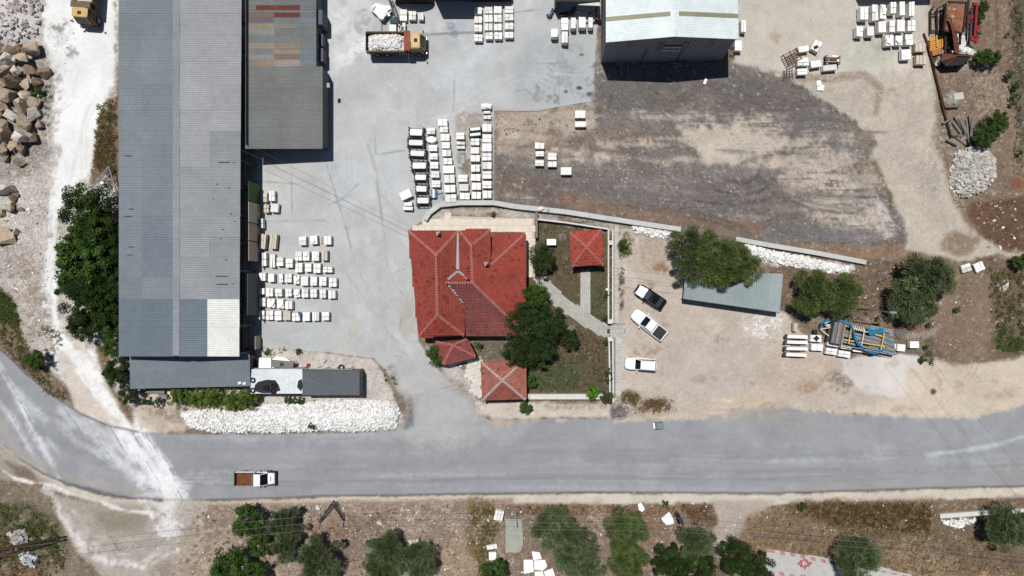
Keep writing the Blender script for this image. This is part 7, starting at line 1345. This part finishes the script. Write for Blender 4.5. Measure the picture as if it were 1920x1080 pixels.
for k in range(7): a, b = -1.5 + .5 * k, -1.02 + .5 * k; MB().slab([L(5.2 + .35 * (k % 3), a, 1.25 + .02 * k), L(9.4 - .18 * k, a, 1.25 + .02 * k), L(9.4 - .18 * k, b, 1.25 + .02 * k), L(5.2 + .35 * (k % 3), b, 1.25 + .02 * k)], .1).build('sheet_board', GREYP, t)
for k in range(5): MB().beam(L(6.2 + .2 * k, -1.3 + .6 * k, 2.0), L(9.0, -1.6 + .6 * k, 1.6), .05).build('steel_rod', STEEL, t)
MB().beam(L(-1.2, .1, .8), L(0, .6, 1.0), .12).beam(L(-1.2, .1, .8), L(0, -.6, 1.0), .12).box(L(-.5, .8, 1.2), (.5, .3, .3)).box(L(-.7, 1.2, 1.3), (.8, .15, .15), .5).build('drawbar', CONCW, t)
mb = MB(); bl_ = [L(-1.3, .3, 1.1), L(-1.4, .9, 1.3), L(-1.0, 1.4, 1.5), L(-.2, 1.7, 1.6), L(.9, 1.75, 1.9), L(2.0, 1.5, 2.15), L(2.6, .9, 2.1), L(3.0, -.2, 2.1), L(3.8, -1.0, 2.1), L(4.8, -1.6, 1.8), L(6.0, -1.7, 1.5), L(7.0, -1.3, 1.5)]
for i, (p, q) in enumerate(zip(bl_, bl_[1:])):
    d_ = (q - p).normalized(); n_ = Vector((-d_.y, d_.x, 0)); w0, w1 = .09 + .07 * (i % 3), .09 + .07 * ((i + 1) % 3)
    mb.hull([p - n_ * w0, p + n_ * w0, q + n_ * w1, q - n_ * w1], [v + Vector((0, 0, .12)) for v in (p - n_ * w0 * .7, p + n_ * w0 * .7, q + n_ * w1 * .7, q - n_ * w1 * .7)])
mb.slab([L(u, v, 2.0) for u, v in ((4.2, 1.6), (5.4, 1.4), (6.6, 1.9), (6.9, 1.3), (5.8, .9), (5.0, .5), (4.7, 1.1))], .1); mb.slab([L(u, v, 1.72) for u, v in ((5.2, -1.7), (7.4, -1.0), (7.3, -1.4), (6.3, -1.9))], .1)
mb.build('blue_tarpaulin', BLUET, label='torn blue sheeting twisted over the scaffold trailer', cat='tarpaulin')
MB().slab([P(x, y, 1.0) for x, y in ((1599, 655), (1621, 658), (1619, 661), (1600, 659))], .5).build('marble_slab', WHITE, label='narrow pale slab below the trailer side', cat='slab')
MB().hull([P(1529 + a, 622 + b) for a, b in ((-4, -4), (4, -4), (4, 4), (-4, 4))], [P(1529 + a, 622 + b, .9) for a, b in ((-4, -4), (4, -4), (4, 4), (-4, 4))]).build('water_drum', PLAST, label='dark plastic drum above the crate with the diamond', cat='drum')
t = thing('wire_grid', P(1690, 622), 'grey wire grid panel leaning east of the trailer', 'grid'); mb = MB()
for k in range(6): mb.beam(P(1680 + 3 * k, 626 - 2.2 * k, .4), P(1688 + 3 * k, 636 - 2.6 * k, .2), .06); 
for k in range(4): mb.beam(P(1681 + 2.5 * k, 626 + 3 * k, .4), P(1696 + 2.5 * k, 615 + 3 * k, .4), .06)
mb.build('grid_bar', GSTEEL, t)
# ---------------------------------------------------------------- crusher yard in the north-east corner
t = thing('rusty_crusher', P(1790, 60), 'large rusty crusher hopper with brown plates and dark frame in the north-east corner', 'crusher')
def q4(pts, z, th, mat, nm, zs=None): return MB().slab([P(x, y, (zs[i] if zs else z)) for i, (x, y) in enumerate(pts)], th).build(nm, mat, t)
q4([(1780, 7), (1796, 11), (1790, 34), (1776, 34)], 2.4, .1, RUSTPL, 'hopper_plate'); q4([(1796.5, 11), (1810, 14), (1806, 36), (1790.5, 34)], 2.45, .1, RUSTPL, 'hopper_plate'); q4([(1775, 35), (1790, 35), (1788, 57), (1772, 56)], 2.35, .1, RUSTPL, 'hopper_plate'); q4([(1790.5, 35), (1806, 37), (1803, 60), (1788.5, 58)], 2.4, .1, RUSTPL, 'hopper_plate')
def bars(lst, mat, nm, w=.16):
    mb = MB()
    for (x0, y0, z0, x1, y1, z1) in lst: mb.beam(P(x0, y0, z0), P(x1, y1, z1), w)
    return mb.build(nm, mat, t)
bars([(1745, 18, .5, 1745, 64, .5), (1757, 16, .5, 1757, 64, .5), (1763, 18, 1, 1762, 66, 1), (1745, 27, .5, 1757, 27, .5), (1745, 58, .5, 1757, 58, .5), (1745, 18, .5, 1752, 12, .5), (1757, 17, .8, 1780, 2, 1.8), (1767, 18, 1.5, 1767, 60, 1.5), (1770, 10, 2, 1768, 58, 1.8)], DRUST, 'ladder_frame', .17)
bars([(1780, 4, 2.6, 1812, 5, 2.6), (1812, 5, 2.6, 1806, 60, 2.4), (1774, 8, 2.6, 1770, 58, 2.4), (1816, 0, 2.2, 1812, 60, 1.8), (1770, 58, 2.2, 1804, 62, 2.2), (1773, 64, 1.4, 1772, 100, 1.2), (1800, 62, 1.4, 1800, 84, 1.0), (1786, 58, 1.4, 1790, 100, 1.2), (1778, 60, .8, 1778, 96, .8)], DRUST, 'main_frame', .22)
mb = MB()
for k in range(16): mb.tube(P(1776 + random.random() * 14, 62 + random.random() * 28, .6), P(1776 + random.random() * 14, 62 + random.random() * 28, 1.3), .16 + random.random() * .22, 10)
mb.build('crusher_mechanism', DRUST, t, kind='stuff')
mb = MB(); mb.hull([P(1780, 32, 3.0), P(1783, 32, 3.0), P(1795, 70, 2.4), P(1799, 99, 1.8), P(1790, 99, 1.8), P(1787, 70, 2.4)], [P(1780, 32, 3.3), P(1783, 32, 3.3), P(1795, 70, 2.7), P(1799, 99, 2.1), P(1790, 99, 2.1), P(1787, 70, 2.7)]); mb.build('chute_beam', RUST, t)
t = thing('steel_tank', P(1795, 115), 'dark open steel bin with rusty rim south of the crusher', 'steel bin'); g = [P(1762, 115), P(1795, 104), P(1822, 106), P(1808, 124), P(1775, 126)]
MB().hull([P(1768, 112), P(1796, 100), P(1818, 102), P(1806, 116), P(1780, 118)], [P(1763, 113, 1.6), P(1795, 99, 1.6), P(1824, 104, 1.6), P(1806, 122, 1.6), P(1774, 124, 1.6)]).build('bin_shell', M('sooty_steel', C(46, 42, 42), .9), t)
mb = MB(); rp = [P(1763, 113, 1.68), P(1795, 102, 1.68), P(1824, 105, 1.68)]; mb.beam(rp[0], rp[1], .45, .1); mb.beam(P(1794, 103.5, 1.72), rp[2], .22, .12); mb.beam(P(1792, 106, 1.7), P(1773, 123, 1.7), .12); mb.build('rim', RUST, t)
MB().slab([P(x, y, 1.62) for x, y in ((1767, 101), (1792, 100), (1792, 106), (1775, 110), (1766, 108))], .1).build('rusty_sheet', RUST, label='rusty sheet between crusher and steel bin', cat='sheet')
t = thing('steel_gantry', P(1826, 45), 'tall red steel frame on the east side of the crusher', 'frame'); 
mb = MB(); mb.beam(P(1831, 8, 1.6), P(1827, 72, 1.6), .3); mb.beam(P(1820, 71, 1.6), P(1833, 77, 1.6), .55, .3); mb.beam(P(1824, 8, 1.6), P(1833, 9, 1.6), .4); mb.beam(P(1832, 10, .6), P(1832, 76, .6), .14); mb.build('red_rail', REDP, t)
mb = MB(); mb.beam(P(1822, 14, 1.2), P(1819, 72, 1.2), .25); mb.beam(P(1826, 10, 1.0), P(1823, 70, 1.0), .16); mb.beam(P(1812, 20, 1.4), P(1828, 12, 1.4), .14); mb.beam(P(1808, 42, 1.4), P(1828, 40, 1.4), .12); mb.build('dark_rail', STEEL, t)
for (x, y) in ((1821, 32), (1814, 41), (1834, 52)): MB().tube(P(x, y, 1.3), P(x, y, 1.7), .32, 10).build('red_pulley', REDP, t)
t = thing('orange_grate', P(1755, 78), 'orange slatted steel grate lying beside the rusty crusher', 'grate')
for k in range(7): MB().beam(P(1743, 73 + 3.6 * k, .55 + .06 * (k % 2)), P(1767, 67 + 3.6 * k, .7), .2, .1).build('slat', ORG_, t)
for x in (1756, 1766): MB().beam(P(x, 66, .85), P(x + 1, 88, .85), .16, .12).build('cross_bar', YEL if x == 1756 else ORG_, t)
q4([(1747, 94), (1765, 89), (1766, 100), (1749, 105)], .6, .4, M('dull_orange', C(180, 124, 78), .8, noise=(4, .12)), 'dull_panel')
t2 = thing('white_drum', P(1758, 119), 'white drum standing south of the orange grate', 'drum'); MB().tube(P(1758, 119, 0), P(1758, 119, .8), .32, 16).build('drum_body', CONCW, t2)
t = thing('rusty_rail', P(1765, 160), 'long rusty double rail running down from the grate to the log heap', 'rail')
for k, (a, b) in enumerate([((1732, 62), (1743, 90)), ((1738, 82), (1752, 132)), ((1742, 90), (1753, 130)), ((1748, 118), (1768, 200)), ((1750, 124), (1772, 204)), ((1764, 190), (1783, 258)), ((1768, 200), (1785, 257))]): MB().beam(P(*a, .3 + .05 * (k % 2)), P(*b, .3 + .05 * (k % 2)), .15, .2).build('rail_length', DRUST if k % 2 else RUST, t)
LG = 'weathered logs in the eastern heap'
for i, (a, b, r) in enumerate([((1786, 228), (1802, 250), .22), ((1790, 218), (1806, 246), .16), ((1798, 222), (1812, 250), .22), ((1803, 222), (1815, 252), .14), ((1818, 216), (1822, 250), .16), ((1824, 220), (1820, 262), .16), ((1812, 224), (1816, 262), .14), ((1775, 262), (1795, 272), .18), ((1783, 252), (1806, 254), .14), ((1792, 256), (1812, 272), .18), ((1768, 232), (1786, 222), .14), ((1772, 200), (1800, 199), .16), ((1778, 226), (1796, 208), .14), ((1815, 258), (1820, 274), .18)]):
    z = .2 + .22 * (i % 3); MB().tube(P(*a, z), P(*b, z + jit(.1)), r, 9, r * .85).build('log', LOGM, label=f'{"thick" if r > .17 else "thin"} grey weathered log, {ORD[i] if i < 12 else ["thirteenth", "fourteenth"][i - 12]} counted through the eastern log heap', cat='log', group=LG)
MB().slab([P(x, y, .15) for x, y in ((1788, 176), (1806, 172), (1808, 186), (1790, 187))], .1).build('concrete_sheet', CONC, label='grey sheet on the dirt between crusher and log heap', cat='sheet')
# verge oddments
mb = MB().slab([P(x, y, .3) for x, y in ((1240, 972), (1255, 960), (1262, 972), (1264, 982), (1250, 985), (1243, 978))], .2); mb.build('white_sheeting', WHITE, label='crumpled white sheeting beside the eastern power pole', cat='sheeting')
MB().slab([P(x, y, .25) for x, y in ((1196, 945), (1203, 943), (1209, 955), (1204, 960), (1198, 956))], .15).build('white_sheeting', WHITE, label='small white scrap of sheeting on the sand strip', cat='sheeting')
for (x, y, lb) in ((596, 953, 'pale stone on the verge left of the power pole'), (712, 997 - 16, 'pale stone on the verge under the cables'), (800, 1016, 'pale stone beside the grey slatted bundle'), (1888, 535, 'white stone slab in the eastern field')): o = link('verge_stone', BMW[3][0], None, P(x, y, .15), (0, 0, jit(2)), (.5, .4, .35)); tag(o, lb, 'stone')
o = link('wall_rubble', BMW[2][0], None, P(1014, 391, .9), (0, 0, .2), (.45, .42, .3)); tag(o, 'white stone lump on the retaining wall north of the terrace', 'stone'); o = link('wall_rubble', BMW[5][0], None, P(1028, 394, .85), (0, 0, 1.), (.3, .26, .2)); tag(o, 'smaller white stone on the retaining wall beside the lump', 'stone')
MB().box(P(1322, 153, .15), (.35, .75, .2), -.4).build('marble_block', WHITE, label='small white block on the gravel below the hall shadow', cat='block')
o = link('garden_bollard', None) if False else None
t = thing('garden_lamp', P(1136, 543), 'white ball garden lamp beside the inner hedge wall', 'garden lamp'); MB().tube(P(1136, 543), P(1136, 543, 1.0), .05, 8).build('post', STEEL, t); bmx = bmesh.new(); bmesh.ops.create_uvsphere(bmx, u_segments=14, v_segments=8, radius=.19); me = bpy.data.meshes.new('globe'); bmx.to_mesh(me); bmx.free(); me.materials.append(CARW); link('globe', me, t, loc=(0, 0, 1.15))
